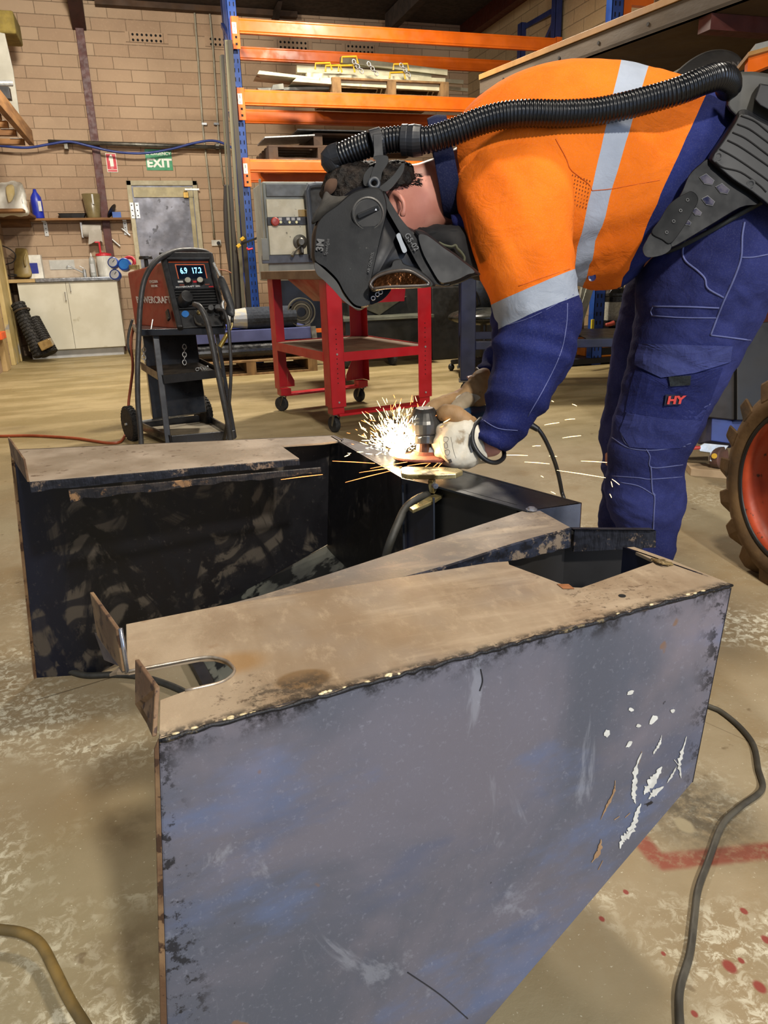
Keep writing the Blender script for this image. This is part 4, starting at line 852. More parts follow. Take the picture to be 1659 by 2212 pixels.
# face: nose, brow, chin, ear
b.tube([D(772, 560, 1.47), D(760, 585, 1.47), D(772, 596, 1.47), D(788, 588, 1.47)], [.012, .013, .011, .010], 10)
b.tube([D(735, 560, 1.41), D(738, 566, 1.47), D(735, 560, 1.53)], .010, 10); b.ell(D(850, 545, 1.48), .030, .035, .030, 14)
b.tube([D(795, 582, 1.44), D(798, 588, 1.47), D(795, 582, 1.50)], .007, 8); b.tube([D(806, 582, 1.445), D(808, 587, 1.47), D(806, 582, 1.495)], .008, 8)
for s_, dd_ in ((-1, 1.372), (1, 1.572)):
    b.tube([D(836, 424, dd_-.006*s_), D(846, 415, dd_), D(860, 421, dd_+.006*s_), D(871, 438, dd_+.008*s_), (D(873, 456, dd_+.004*s_)), D(866, 468, dd_-.002*s_)], [.0055, .006, .0065, .006, .006, .0075], 8)
    b.ell(D(852, 446, dd_-.014*s_), .015, .010, .020, 10)
def palmfingers(b, palm, fingers, g=0.0):
    for q in palm: b.ell(*q, 16)
    for pts, r in fingers: b.tube([D(*p) for p in pts], [r+g]*3+[r*.92+g, r*.8+g], 10)
# near (left) hand: back of the hand towards us, fingers closing round the grinder body
nf = [([(975, 925, 1.425), (956, 928, 1.435), (946, 938, 1.465), (950, 945, 1.50), (965, 946, 1.515)], .0095), ([(978, 948, 1.42), (957, 950, 1.43), (945, 960, 1.46), (950, 968, 1.495), (966, 968, 1.51)], .0098),
      ([(982, 970, 1.42), (962, 975, 1.43), (951, 982, 1.455), (956, 986, 1.49), (972, 984, 1.505)], .0094), ([(990, 990, 1.43), (972, 998, 1.44), (966, 1001, 1.46), (972, 1000, 1.48), (985, 996, 1.49)], .0084),
      ([(1012, 922, 1.435), (994, 904, 1.43), (978, 894, 1.43), (964, 893, 1.435), (954, 898, 1.445)], .0112)]
np_ = [(D(1000, 955, 1.445), .036, .020, .036), (D(985, 960, 1.44), .030, .018, .036), (D(1015, 945, 1.45), .028, .022, .03)]
# far (right) hand over the grinder head
ff = [([(985, 860, 1.555), (960, 868, 1.53), (938, 878, 1.51), (922, 892, 1.50), (915, 908, 1.50)], .0105), ([(990, 870, 1.575), (965, 875, 1.575), (942, 886, 1.57), (928, 903, 1.56), (922, 918, 1.55)], .0098),
      ([(992, 880, 1.59), (970, 884, 1.595), (950, 897, 1.59), (940, 914, 1.58), (938, 925, 1.565)], .0092), ([(998, 890, 1.60), (980, 895, 1.605), (966, 905, 1.60), (958, 920, 1.59), (958, 930, 1.58)], .0084),
      ([(1012, 862, 1.545), (998, 872, 1.53), (986, 882, 1.52), (976, 888, 1.515), (964, 892, 1.51)], .0112)]
fp2 = [(D(1010, 862, 1.575), .034, .022, .028), (D(995, 868, 1.575), .030, .022, .026), (D(1028, 848, 1.58), .028, .022, .026)]
palmfingers(b, np_, nf); palmfingers(b, fp2, ff)
body = b.build('body', m_skin, man, smooth=True, fuse=.0045, fsm=5)
m_eye = M('eye_white', '#c9c4bc', rough=.2)
for dd_ in (1.435, 1.505): b = MB(); b.ell(D(752, 566, dd_), .011, .011, .011, 12); b.build('eye', m_eye, man, smooth=True)
# --- hair -------------------------------------------------------------------------
m_hair = M('dark_brown_hair', '#120e0b', '#221a14', 60, rough=.6, bump=.8, bs=300, spec=.2)
b = MB(); ho = [(694, 420), (700, 395), (714, 368), (738, 352), (768, 348), (800, 350), (850, 349), (882, 354), (894, 372), (888, 392), (866, 404), (845, 412), (820, 418), (780, 425), (740, 428), (706, 432)]
puff(b, ho, 1.47, .088, k=8, prof=[(-1, .55), (-.93, .78), (-.8, .9), (-.5, .98), (0, 1.01), (.5, .98), (.8, .9), (.93, .78), (1, .55)], cen=(800, 420))
def curl(c): return .0045*noise.noise(c*75)+.003*noise.noise(c*160+Vc((3, 3, 3)))
b.build('hair', m_hair, man, smooth=True, fuse=.003, fsm=1, disp=curl)
b = MB()
bvb = bvh_of(body)
for i in range(150):
    x = 872+random.uniform(-6, 36); y = 374+random.uniform(0, 26)+max(0, (892-x))*.25; p = S(bvb, x, y, .0005); q = S(bvb, x+random.uniform(5, 10), y+random.uniform(-1, 5), .0002); b.tube([p, q], [.0009, .0002], 4, smooth=False)
b.build('short_nape_hair', m_hair, man)
# --- shirt ------------------------------------------------------------------------
ts = [(985, 300, 1003, 500, 1.54, .105), (1005, 258, 1035, 545, 1.555, .14), (1060, 212, 1085, 580, 1.57, .175), (1140, 176, 1128, 598, 1.575, .195), (1240, 161, 1180, 604, 1.575, .200),
      (1334, 164, 1232, 606, 1.575, .195), (1392, 173, 1262, 608, 1.58, .190), (1460, 190, 1300, 611, 1.585, .182), (1521, 214, 1338, 612, 1.59, .174),
      (1566, 258, 1372, 585, 1.60, .170), (1600, 318, 1398, 560, 1.61, .168), (1628, 372, 1405, 570, 1.62, .165)]
K = 9
def tm(i, j): s_ = i//K; return 1 if s_ == 5 else (2 if s_ >= 8 else 0)
def tfold(c):
    lo_ = max(.35, min(1, (1.17-c.z)/.15)); f = wr(c, (-.45, 0, 1), 17, 2.2, .012, 3) + wr(c, (-.3, 0, 1), 40, 5, .0036, 9)
    return f*lo_-.002
b = MB(); b.loft(rings_px(ts, 72, K), True, tm); shirt = b.build('shirt', [m_hv, m_refl, m_nav], man, smooth=True, disp=tfold)
# near sleeve
K2 = 8
ss = [(1050, 285, 1150, 268, 1.49, .030), (1010, 325, 1205, 300, 1.465, .078), (990, 375, 1226, 345, 1.455, .095, 2.2), (996, 450, 1229, 430, 1.445, .098, 2.3), (1018, 545, 1229, 520, 1.435, .09, 2.3),
      (1071, 654, 1231, 584, 1.43, .075, 2.2), (1080, 711, 1240, 640, 1.43, .072), (1074, 745, 1244, 690, 1.43, .073), (1066, 800, 1232, 765, 1.43, .072), (1056, 860, 1196, 840, 1.43, .066), (1044, 905, 1150, 905, 1.435, .054),
      (1036, 925, 1122, 940, 1.44, .048), (1030, 938, 1090, 968, 1.44, .046)]
def sm(i, j): s_ = i//K2; return 1 if s_ == 5 else (2 if s_ >= 6 else 0)
def sfold(c):
    px = (c-CP).dot(CF); z = c.z
    up = max(0, min(1, (z-.86)/.1)); a = (wr(c, (.9, 0, .3), 14, 1.6, .007, 1)+wr(c, (.9, 0, .5), 38, 4, .002, 4))*up; lo = (wr(c, (.35, .2, 1), 17, 3.6, .012, 5)+wr(c, (.9, 0, -.4), 30, 5, .005, 2))*(1-up)
    return a+lo
b = MB(); b.loft(rings_px(ss, 56, K2), True, sm); slv = b.build('left_sleeve', [m_hv, m_refl, m_nav], man, smooth=True, disp=sfold)
fs_ = [(1000, 330, 1100, 330, 1.66, .07), (1010, 450, 1140, 450, 1.68, .085), (1035, 570, 1160, 570, 1.70, .08), (1064, 650, 1160, 655, 1.71, .07), (1068, 700, 1150, 720, 1.69, .062), (1056, 750, 1130, 780, 1.655, .052), (1036, 796, 1092, 826, 1.62, .042)]
b = MB(); b.loft(rings_px(fs_, 40, K2), True, lambda i, j: 0 if i//K2 < 3 else (1 if i//K2 == 3 else 1)); b.build('right_sleeve', [m_hv, m_nav], man, smooth=True, disp=sfold)
bvs = bvh_of(shirt); bvl = bvh_of(slv)
# collar
b = MB(); cr1 = rings_px([(925, 268, 960, 470, 1.50, .082), (944, 262, 982, 474, 1.505, .090), (966, 264, 1006, 470, 1.515, .098)], 40, 5); b.loft(cr1, False, 0); b.build('collar', cloth('dark_navy_collar', '#12162e', '#1a1f3c'), man, smooth=True, solid=.005, disp=lambda c: wr(c, (0, 0, 1), 15, 4, .003, 4))
b = MB(); b.loft(rings_px([(975, 470, 985, 520, 1.50, .05), (1020, 470, 1030, 560, 1.51, .08), (1060, 480, 1060, 590, 1.53, .09)], 24, 4)); b.build('shirt_placket', m_nav, man, smooth=True)
# scarf / neck shroud in black below the chin
b = MB(); puff(b, [(900, 498), (930, 490), (970, 488), (1000, 492), (1020, 520), (1040, 560), (1056, 600), (1020, 596), (985, 560), (950, 530)], 1.50, .075, k=5, prof=[(-1, .7), (-.8, .9), (-.4, 1), (.4, 1), (.8, .9), (1, .7)])
b.build('neck_shroud', M('black_shroud_fabric', '#0c0b0b', '#171514', 12, rough=.9), man, smooth=True, disp=lambda c: wr(c, (1, 0, .5), 25, 6, .005, 2))
b = MB(); b.tube([D(x, y, 1.415) for x, y in ((948, 524), (960, 530), (975, 533), (984, 530), (988, 537), (996, 545), (1003, 556), (1002, 566), (998, 574), (1001, 580), (993, 582))], .0028, 6); b.build('drawstring', M('olive_cord', '#3a3a24', rough=.8), man, smooth=True)
# seams of the shirt
seam(bvl, [(1000, 350), (1012, 318), (1040, 298), (1080, 283), (1130, 278), (1170, 285), (1205, 305), (1226, 340)], .0013, par=man, name='sleeve_seam', mat=m_ostitch)
seam(bvs, [(1200, 300), (1222, 340), (1232, 365), (1252, 382), (1272, 398), (1279, 412)], .0009, par=man, name='yoke_seam', mat=m_ostitch)
seam(bvs, [(1279, 412), (1320, 408), (1380, 397), (1425, 389)], .0008, par=man, name='side_seam', mat=m_ostitch)
seam(bvl, [(1120, 618), (1170, 600), (1231, 580)], .0008, par=man, name='tape_stitching', mat=m_ostitch); seam(bvl, [(1082, 706), (1150, 684), (1239, 636)], .0006, par=man, name='tape_stitching', mat=m_stitch)
seam(bvl, [(1040, 905), (1075, 925), (1118, 930)], .001, par=man, name='cuff_stitching', mat=m_stitch)
seam(bvl, [(1226, 655), (1224, 700), (1212, 760), (1180, 830), (1140, 900)], .0009, par=man, name='sleeve_placket_seam', mat=m_stitch)
b = MB(); 
m_perf = M('perforation', '#6a3008', rough=.9)
vs = []
for i in range(7):
    for j in range(8):
        x, y = 1237+i*6.2-j*1.2, 378+j*8.3+i*2.2
        if x > 1231 and x < 1279-abs(y-405)*.25: p = S(bvs, x, y, .0006); vs.append(p)
bb = MB()
for p in vs: bb.add([p-CR*.0009-CU*.0014, p+CR*.0009-CU*.0014, p+CR*.0009+CU*.0014, p-CR*.0009+CU*.0014], [(0, 1, 2, 3)])
vo = bb.build('underarm_vent_holes', m_perf, man); vo['kind'] = 'stuff'
b = MB(); p = S(bvs, 1279, 599, .003); b.lathe([(0, -.002), (.008, -.002), (.008, .002), (.005, .001), (0, .001)], p, -ray(1279, 599), 18); b.build('shirt_button', M('navy_button', '#1c2350', rough=.3), man)
# --- trousers ---------------------------------------------------------------------
b = MB()
near = [(1440, 470, 1690, 392, 1.60, .165), (1400, 548, 1700, 490, 1.605, .165, 2.2), (1384, 620, 1682, 590, 1.61, .150, 2.2), (1380, 690, 1644, 668, 1.63, .125, 2.1), (1366, 760, 1604, 752, 1.655, .108), (1346, 840, 1562, 832, 1.69, .096), (1328, 915, 1520, 908, 1.72, .086), (1316, 985, 1482, 985, 1.75, .080), (1310, 1050, 1474, 1050, 1.79, .078),
        (1322, 1110, 1473, 1095, 1.82, .074), (1335, 1160, 1462, 1150, 1.85, .070), (1345, 1240, 1442, 1235, 1.89, .066), (1352, 1290, 1440, 1285, 1.92, .064)]
b.loft(rings_px(near, 36, 6))
farl = [(1440, 470, 1620, 440, 1.76, .14), (1378, 570, 1600, 540, 1.79, .14), (1352, 640, 1560, 640, 1.81, .12), (1330, 730, 1500, 730, 1.86, .10), (1318, 830, 1470, 830, 1.92, .088), (1304, 905, 1440, 905, 1.96, .08), (1301, 950, 1425, 950, 1.99, .078), (1308, 1020, 1415, 1020, 2.02, .076), (1304, 1080, 1410, 1080, 2.06, .075), (1296, 1130, 1405, 1130, 2.10, .074), (1300, 1190, 1400, 1190, 2.14, .07), (1305, 1225, 1395, 1225, 2.17, .066)]
b.loft(rings_px(farl, 32, 6))
def jfold(c):
    k = max(0, min(1, (.95-c.z)/.25)); kn = math.exp(-((c.z-.42)/.16)**2)
    return wr(c, (.15, .1, 1), 9, 3.6, .0062, 7)*(.6+kn*.9)+wr(c, (.6, 0, 1), 26, 7, .0032, 3)
tro = b.build('trousers', m_jean, man, smooth=True, fuse=.007, fsm=7, disp=jfold)
bvt = bvh_of(tro)
def jseam(pts, r=.0014, mt=None, n='trouser_seam'): return seam(bvt, pts, r, par=man, name=n, mat=mt or m_stitch)
def c8(*p): return [(1380+x/4.097, 480+y/4.097) for x, y in p]
jseam(c8((600, 65), (500, 100), (430, 140), (400, 200), (388, 280), (420, 350), (520, 430), (585, 500), (610, 585), (750, 668)), .002, n='pocket_edge')
jseam(c8((935, 0), (915, 120), (905, 310), (850, 480), (760, 680), (710, 800), (665, 920), (635, 1000)), .0022)
jseam(c8((635, 1000), (760, 1015), (990, 1045)), .0018); jseam(c8((905, 312), (1010, 310), (1143, 285)), .0016); jseam(c8((120, 745), (400, 748), (710, 760)), .0018); jseam(c8((115, 828), (400, 845), (690, 848)), .0014); jseam(c8((125, 748), (105, 790), (118, 828)), .0014)
jseam([(1406, 1008), (1409, 1060), (1414, 1075), (1412, 1120), (1410, 1180)], .0018); jseam([(1396, 970), (1404, 985), (1408, 1010), (1475, 1004)], .0014); jseam([(1409, 1062), (1414, 1070), (1380, 1050), (1340, 1042)], .0012); jseam([(1322, 1028), (1380, 1032), (1406, 1035), (1474, 1030)], .0012)
m_flap = cloth('faded_flap', '#2d3263', '#434a7c')
conform(bvt, [(1380, 742), (1480, 745), (1583, 748), (1578, 782), (1500, 806), (1428, 816), (1370, 788), (1372, 765)], .003, .004, 'pocket_flap', m_flap, man, k=6)
jseam([(1374, 787), (1428, 812), (1500, 803), (1578, 779)], .0012, n='flap_stitching'); jseam([(1379, 750), (1480, 754), (1582, 757)], .001, m_dstitch, n='flap_stitching')
conform(bvt, [(1373, 795), (1428, 818), (1500, 808), (1562, 795), (1538, 860), (1516, 908), (1440, 905), (1350, 890), (1360, 840)], .001, .003, 'cargo_pocket', cloth('navy_pocket', '#181d48', '#252b5e'), man, k=6)
conform(bvt, [(1356, 884), (1400, 892), (1450, 893), (1500, 884), (1534, 870), (1515, 915), (1492, 955), (1470, 968), (1420, 970), (1360, 966), (1338, 930)], .0005, .003, 'lower_pocket', cloth('faded_pocket', '#222753', '#363c70'), man, k=6)
jseam([(1354, 888), (1400, 896), (1450, 897), (1500, 888), (1534, 873)], .0016); jseam([(1340, 930), (1358, 962), (1420, 967), (1480, 964)], .0016); jseam([(1322, 945), (1360, 968), (1420, 972), (1492, 958)], .0014)
conform(bvt, [(1444, 814), (1493, 811), (1491, 832), (1448, 835)], .007, .002, 'hook_tab', M('black_hook_tape', '#15191c', '#22282a', 200, rough=.95), man)
bd_ = conform(bvt, [(1438, 852), (1474, 853), (1470, 874), (1435, 876)], .008, .002, 'logo_patch', M('navy_patch', '#151a33', rough=.5), man)
p0 = S(bvt, 1439, 872, .013); p1 = S(bvt, 1472, 871, .013); p2 = S(bvt, 1441, 855, .013); xd = (p1-p0); yd = (p2-p0); yd = (yd-xd*(yd.dot(xd)/xd.dot(xd)))
text('HY', p0+xd*.03, xd, yd+xd.normalized()*.002, yd.length*.95, M('logo_red', '#c23a34', rough=.5), man, bold=.05, stretch=1.15)
for pts in (((1290, 1130), (1310, 1134), (1340, 1136)),): pass
# boots
m_boot = M('brown_boot', '#2b2018', '#3a2c20', 12, rough=.6)
for (x, y, d, s_) in ((1395, 1290, 1.90, 1), (1352, 1228, 2.14, 1)):
    a = D(x, y, d); b = MB(); b.ell(Vc((a.x, a.y, .075)), .055, .05, .075, 16); b.ell(Vc((a.x-.11, a.y, .045)), .12, .048, .045, 16); b.bx(a.x-.22, a.x+.05, a.y-.045, a.y+.045, 0, .02); b.build('boot', m_boot, man, smooth=True, fuse=.006)
# --- gloves -----------------------------------------------------------------------
m_gw = M('cream_goat_leather', '#b3ab98', '#c6bfae', 16, rough=.7, c3='#8a7a60', s3=18, t3=.6, bump=.25, bs=90); m_gt = M('tan_split_leather', '#8a6a44', '#a07f56', 14, rough=.75, c3='#5f4a30', s3=26, t3=.62, bump=.3, bs=90); m_gb = M('black_binding', '#111214', rough=.5)
b = MB(); puff(b, [(1022, 906), (1036, 940), (1050, 985), (1034, 1000), (1020, 1010), (1000, 1013), (974, 1009), (960, 996), (950, 975), (947, 946), (958, 925), (975, 912), (1000, 902)], 1.435, .032, k=4, prof=[(-1, .55), (-.85, .8), (-.5, .95), (0, 1), (.6, .95), (1, .7)])
b.loft(rings_px([(1000, 905, 1000, 1008, 1.44, .034), (1022, 906, 1036, 1002, 1.44, .036), (1030, 912, 1056, 1000, 1.44, .037)], 24, 3, None), True)
for pts, r in nf[:4]: b.tube([D(*p) for p in pts], [r+.0028]*3+[r+.002, r+.0005], 12)
gl = b.build('left_glove', m_gw, man, smooth=True, fuse=.003, fsm=6, disp=lambda c: wr(c, (1, 0, -.6), 45, 14, .0022, 2))
b = MB(); b.tube([D(*p) for p in nf[4][0]], [.020, .0185, .0175, .0172, .014], 14); b.ell(D(1008, 912, 1.44), .022, .018, .014, 14); b.build('left_glove_thumb', m_gt, man, smooth=True, fuse=.003, fsm=5, disp=lambda c: wr(c, (1, 0, -.6), 60, 18, .0018, 6))
bvg = bvh_of(gl)
rg_ = [(1038, 905, 1.44), (1024, 922, 1.415), (1020, 948, 1.402), (1030, 974, 1.398), (1050, 994, 1.402), (1072, 999, 1.415), (1088, 988, 1.44), (1086, 968, 1.465), (1070, 940, 1.485), (1052, 915, 1.47), (1038, 905, 1.44)]
b = MB(); b.tube([D(*p) for p in rg_], .0046, 8, k=5); b.build('left_glove_binding', m_gb, man, smooth=True)
conform(bvg, [(1014, 938), (1022, 942), (1026, 975), (1018, 977), (1012, 960)], .001, .002, 'glove_tab', m_gb, man)
q0, q1, q2 = S(bvg, 1017, 944, .0038), S(bvg, 1021, 970, .0038), S(bvg, 1022, 943, .0038)
m_ink = M('printed_ink', '#4a4844', rough=.8)
def ink(pts, r=.00035, close=True): P = list(pts)+([pts[0]] if close else []); seam(bvg, P, r, off=.0003, k=2, par=man, name='glove_print', mat=m_ink)
ink([(959, 944), (966, 944), (969, 948), (965, 955), (958, 953)]); ink([(959, 958), (965, 957), (967, 966), (961, 968)]); ink([(961, 973), (968, 971), (972, 976), (968, 983), (962, 981)])
ink([(948, 945), (951, 965), (957, 980), (968, 996)], close=False); ink([(974, 944), (977, 960), (980, 975), (985, 990)], close=False)
conform(bvg, [(967, 993), (974, 991), (977, 998), (970, 1001)], .0, .0006, 'glove_print_block', m_ink, man)
b = MB(); puff(b, [(1058, 800), (1060, 850), (1042, 880), (1015, 893), (990, 892), (975, 880), (960, 872), (968, 858), (995, 838), (1025, 805), (1040, 797)], 1.575, .034, k=4, prof=[(-1, .55), (-.85, .8), (-.5, .95), (0, 1), (.6, .95), (1, .7)])
for pts, r in ff[:4]: b.tube([D(*p) for p in pts], [r+.003]*3+[r+.002, r+.0005], 12)
g2 = b.build('right_glove', m_gt, man, smooth=True, fuse=.003, fsm=6, disp=lambda c: wr(c, (1, 0, .8), 45, 14, .0018, 8))
b = MB(); b.tube([D(*p) for p in ff[4][0]], [.017, .0155, .0145, .014, .012], 14); b.build('right_glove_thumb', M('grubby_leather', '#93836a', '#a8987e', 16, rough=.75), man, smooth=True, fuse=.003, fsm=4, disp=lambda c: wr(c, (1, 0, .6), 60, 18, .0018, 6))
bvh2 = bvh_of(g2); conform(bvh2, [(988, 855), (1008, 850), (1028, 852), (1038, 859), (1028, 868), (1018, 878), (1000, 872), (984, 868)], .0006, .0012, 'glove_palm_patch', m_gw, man, smooth_out=True)
rg_ = rings_px([(1030, 796, 1064, 830, 1.61, .040), (1034, 790, 1066, 824, 1.61, .04)], 24, 1); b = MB(); b.tube(rg_[0]+[rg_[0][0]], .0035, 8, k=1, smooth=False); b.build('right_glove_binding', m_gb, man, smooth=True)
# --- welding mask -----------------------------------------------------------------
m_mask = M('mask_graphite', '#0e0f11', '#161719', 9, rough=.55, c3='#3c3b39', s3=160, t3=.70, w3=.02, bump=.03, bs=300, spec=.22); m_mask2 = M('mask_dark_navy', '#06070c', '#0a0c14', 8, rough=.45, spec=.25); m_mgrey = M('mask_grey_ring', '#4b4946', '#5a5854', 30, rough=.5)
mk = None
b = MB(); so = [(681, 500), (700, 462), (740, 430), (775, 408), (812, 404), (832, 420), (845, 450), (868, 485), (905, 505), (935, 530), (955, 560), (958, 600), (930, 612), (880, 600), (835, 600), (806, 620), (797, 648), (781, 663), (766, 660), (746, 636), (728, 606), (700, 582), (680, 562), (678, 530)]
puff(b, so, 1.455, .118, k=4, prof=[(-1, .86), (-.88, .95), (-.6, 1), (0, 1), (.6, 1), (.88, .95), (1, .86)], cen=(790, 520)); mk = b.build('welding_mask', m_mask2, man, smooth=True)
d0 = 1.455-.118
def mpl(name, o, d, h, mt, prof=((-1, .965), (-.7, .99), (0, 1), (1, 1)), smooth=True, k=4, par=None): b = MB(); puff(b, o, d, h, k=k, prof=prof, smooth=smooth); return b.build(name, mt, par or mk, smooth=False)
mpl('side_plate', [(812, 405), (790, 406), (759, 417), (728, 443), (700, 463), (684, 486), (679, 525), (679, 562), (702, 579), (728, 605), (744, 634), (764, 659), (782, 665), (799, 660), (797, 640), (803, 600), (812, 560), (823, 510), (834, 466), (835, 438), (827, 413)], d0-.002, .014, m_mask)
mpl('front_rim', [(679, 566), (700, 581), (727, 608), (743, 638), (764, 662), (782, 668), (768, 667), (742, 650), (722, 628), (700, 606), (683, 590)], d0+.005, .02, M('mask_rim', '#1e1d1b', '#2a2825', rough=.45))
mpl('jaw_strap', [(829, 414), (843, 436), (866, 472), (895, 508), (930, 560), (958, 598), (974, 616), (950, 618), (926, 606), (903, 573), (880, 530), (852, 482), (834, 448)], d0+.006, .012, m_mask)
mpl('neck_flap', [(894, 500), (912, 498), (934, 512), (957, 530), (985, 549), (1005, 565), (1037, 591), (1020, 598), (996, 610), (968, 618), (948, 616), (925, 580), (905, 542)], d0+.03, .045, M('flap_black', '#0b0c0f', '#131518', 8, rough=.5, spec=.25), prof=((-1, .82), (-.7, .95), (-.3, 1), (.5, 1), (1, .9)))
vz_ = mpl('visor_frame', [(803, 600), (815, 588), (836, 580), (845, 575), (850, 562), (866, 560), (873, 570), (900, 580), (925, 598), (940, 615), (928, 620), (880, 618), (850, 620), (810, 630), (799, 622)], d0+.01, .05, m_mask, prof=((-1, .9), (-.8, .98), (0, 1), (1, 1)))
m_lens = M('copper_lens', '#3a2212', '#57341a', 8, rough=.16, metal=.9, bump=.35, bs=60)
mpl('visor_lens', [(806, 612), (818, 600), (848, 590), (880, 589), (903, 599), (922, 613), (880, 616), (846, 617), (812, 622)], d0-.032, .014, m_lens, prof=((-1, .97), (0, 1), (1, 1)), par=mk)
b = MB(); b.tube([D(x, y, d0-.043) for x, y in ((806, 624), (800, 613), (815, 597), (848, 587), (882, 586), (906, 597), (926, 615), (880, 619), (842, 620), (806, 624))], .0035, 8); b.build('lens_bezel', M('mask_bezel', '#2a2420', '#3a3028', rough=.35), mk, smooth=True)
mpl('air_slot', [(858, 505), (864, 504), (870, 520), (879, 540), (876, 546), (870, 545), (862, 525), (856, 510)], d0-.004, .006, M('slot_grey', '#7f858c', rough=.5))
mpl('control_pad', [(797, 628), (815, 624), (838, 618), (845, 626), (830, 645), (812, 655), (798, 657)], d0+.03, .02, M('control_pad_black', '#0d0f18', rough=.35))
for q in ((806, 644), (815, 636), (822, 631)): b = MB(); p = D(q[0], q[1], d0+.006); b.torus(p, CF, .0035, .0009, 14, 6); b.build('control_symbol', M('symbol_white', '#b9bcc4'), mk)
kc2 = D(795, 462, d0-.018); kn = -ray(795, 462).normalized(); b = MB(); b.lathe([(0, 0), (.0285, 0), (.0285, .004), (.026, .007), (.0245, .004), (0, .004)], kc2, kn, 40); kb = b.build('pivot_knob', m_mgrey, mk, smooth=False, bevel=.0006)
b = MB(); b.cyl(kc2+kn*.0042, kc2+kn*.0052, .0235, n=36); b.build('knob_face', M('knob_dark_face', '#2b2a28', '#363431', 20, rough=.5), mk)
b = MB(); b.beam(kc2+kn*.007-CR*.019-CU*.006, kc2+kn*.007+CR*.019+CU*.011, .0095, .005, up=kn); b.build('knob_bar', m_mask, mk, bevel=.002)
b = MB(); c_ = kc2+kn*.0100+CR*.014+CU*.008; b.prism([c_-CR*.002-CU*.002, c_+CR*.002-CU*.002, c_+CU*.002], kn*.0003); b.build('knob_arrow', M('symbol_white', '#b9bcc4'), mk)
m_mtxt = M('mask_print_grey', '#454443', rough=.6)
text('AIR CONTROL', D(798, 590, d0-.020), CR*.22+CU, -CR+CU*.22, .0048, m_mtxt, mk, stretch=.85); text('3M', D(697, 544, d0-.018), CR*.12+CU, -CR+CU*.12, .0125, m_mtxt, mk, bold=.04); text('Speedglas', D(706, 552, d0-.018), CR*.16+CU, -CR+CU*.16, .0055, m_mtxt, mk)
text('G5-02', D(873, 508, d0-.010), CR*.55-CU*.83, CR*.83+CU*.55, .010, M('embossed_graphite', '#2f3236', rough=.4), mk, bold=.01)
b = MB(); puff(b, [(704, 416), (718, 424), (745, 424), (775, 412), (765, 424), (730, 445), (700, 466), (677, 482), (680, 464), (694, 440)], 1.44, .10, k=4, prof=[(-1, .92), (-.6, 1), (.6, 1), (1, .9)]); b.build('brow_hood', M('charcoal_fabric', '#2a2722', '#3b3731', 22, rough=.9), mk, smooth=True, disp=lambda c: wr(c, (1, 0, .3), 50, 12, .0016, 3))
b = MB(); puff(b, [(700, 418), (702, 398), (712, 386), (728, 388), (726, 408), (712, 422)], 1.42, .05, k=4); b.build('hood_flap', M('brown_suede', '#2c1a10', '#4a3220', 14, rough=.9), mk, smooth=True)
b = MB(); b.torus(D(808, 396, d0+.004), CF, .0085, .0038, 20, 8); b.build('headband_ring', M('headband_grey', '#2c2f34', '#393c40', rough=.45), mk, smooth=True)
m_hb = M('headband_black', '#0f1113', '#191b1d', 9, rough=.5, spec=.25)
mpl('headband_strap', [(822, 402), (830, 396), (850, 378), (866, 356), (874, 352), (872, 370), (858, 392), (842, 410), (830, 414), (816, 408)], d0+.016, .012, m_hb); mpl('headband_arm', [(800, 392), (803, 372), (812, 350), (808, 338), (836, 336), (838, 352), (826, 372), (822, 390), (812, 388)], d0+.014, .012, m_hb)
mpl('crown_pad', [(786, 400), (786, 378), (800, 360), (808, 364), (800, 390), (800, 402)], d0+.03, .02, m_hb)
# --- breathing hose ---------------------------------------------------------------
m_hose = M('ribbed_black_hose', '#0a0b0d', '#121316', 20, rough=.3, spec=.4)
def ribbed(pts, R, name, pitch=.0066, mat=m_hose, amp=.0022):
    P = cat([D(*p) for p in pts], 14); L = [0]
    for i in range(len(P)-1): L.append(L[-1]+(P[i+1]-P[i]).length)
    n = int(L[-1]/pitch*6); Q = []; j = 0
    for i in range(n+1):
        s_ = L[-1]*i/n
        while j < len(L)-2 and L[j+1] < s_: j += 1
        Q.append(P[j].lerp(P[j+1], (s_-L[j])/max(1e-9, L[j+1]-L[j])))
    b = MB(); b.tube(Q, lambda u: R-amp*(.5-.5*math.cos(2*math.pi*u*(n/6)))**1.6, 28, k=1, smooth=False); return b.build(name, mat, man, smooth=True)
ribbed([(735, 338, 1.42), (765, 324, 1.41), (800, 311, 1.40)], .0235, 'breathing_hose'); ribbed([(824, 306, 1.40), (850, 302, 1.395), (878, 300, 1.39)], .0235, 'breathing_hose')
ribbed([(908, 304, 1.385), (935, 300, 1.38), (985, 283, 1.375), (1035, 263, 1.37), (1085, 250, 1.365), (1140, 245, 1.36), (1210, 246, 1.36), (1280, 242, 1.36), (1345, 230, 1.355), (1410, 213, 1.35), (1470, 195, 1.34), (1520, 175, 1.34), (1552, 166, 1.35), (1571, 174, 1.38), (1574, 190, 1.42)], .0240, 'breathing_hose')
m_cuff = M('hose_cuff_black', '#17181b', '#232428', 12, rough=.42)
def cuff(pts, R, name='hose_cuff'): b = MB(); b.tube([D(*p) for p in pts], R, 28, k=4); return b.build(name, m_cuff, man, smooth=False, bevel=.001)
cuff([(802, 313, 1.40), (826, 306, 1.40)], .0262); cuff([(880, 303, 1.39), (895, 304, 1.388), (912, 303, 1.385)], [.0265, .0285, .0262]); cuff([(868, 303, 1.392), (882, 303, 1.39)], .0275)
cuff([(740, 385, 1.44), (727, 362, 1.43), (718, 344, 1.425), (736, 336, 1.42)], [.014, .020, .0245, .0245], 'hose_elbow')
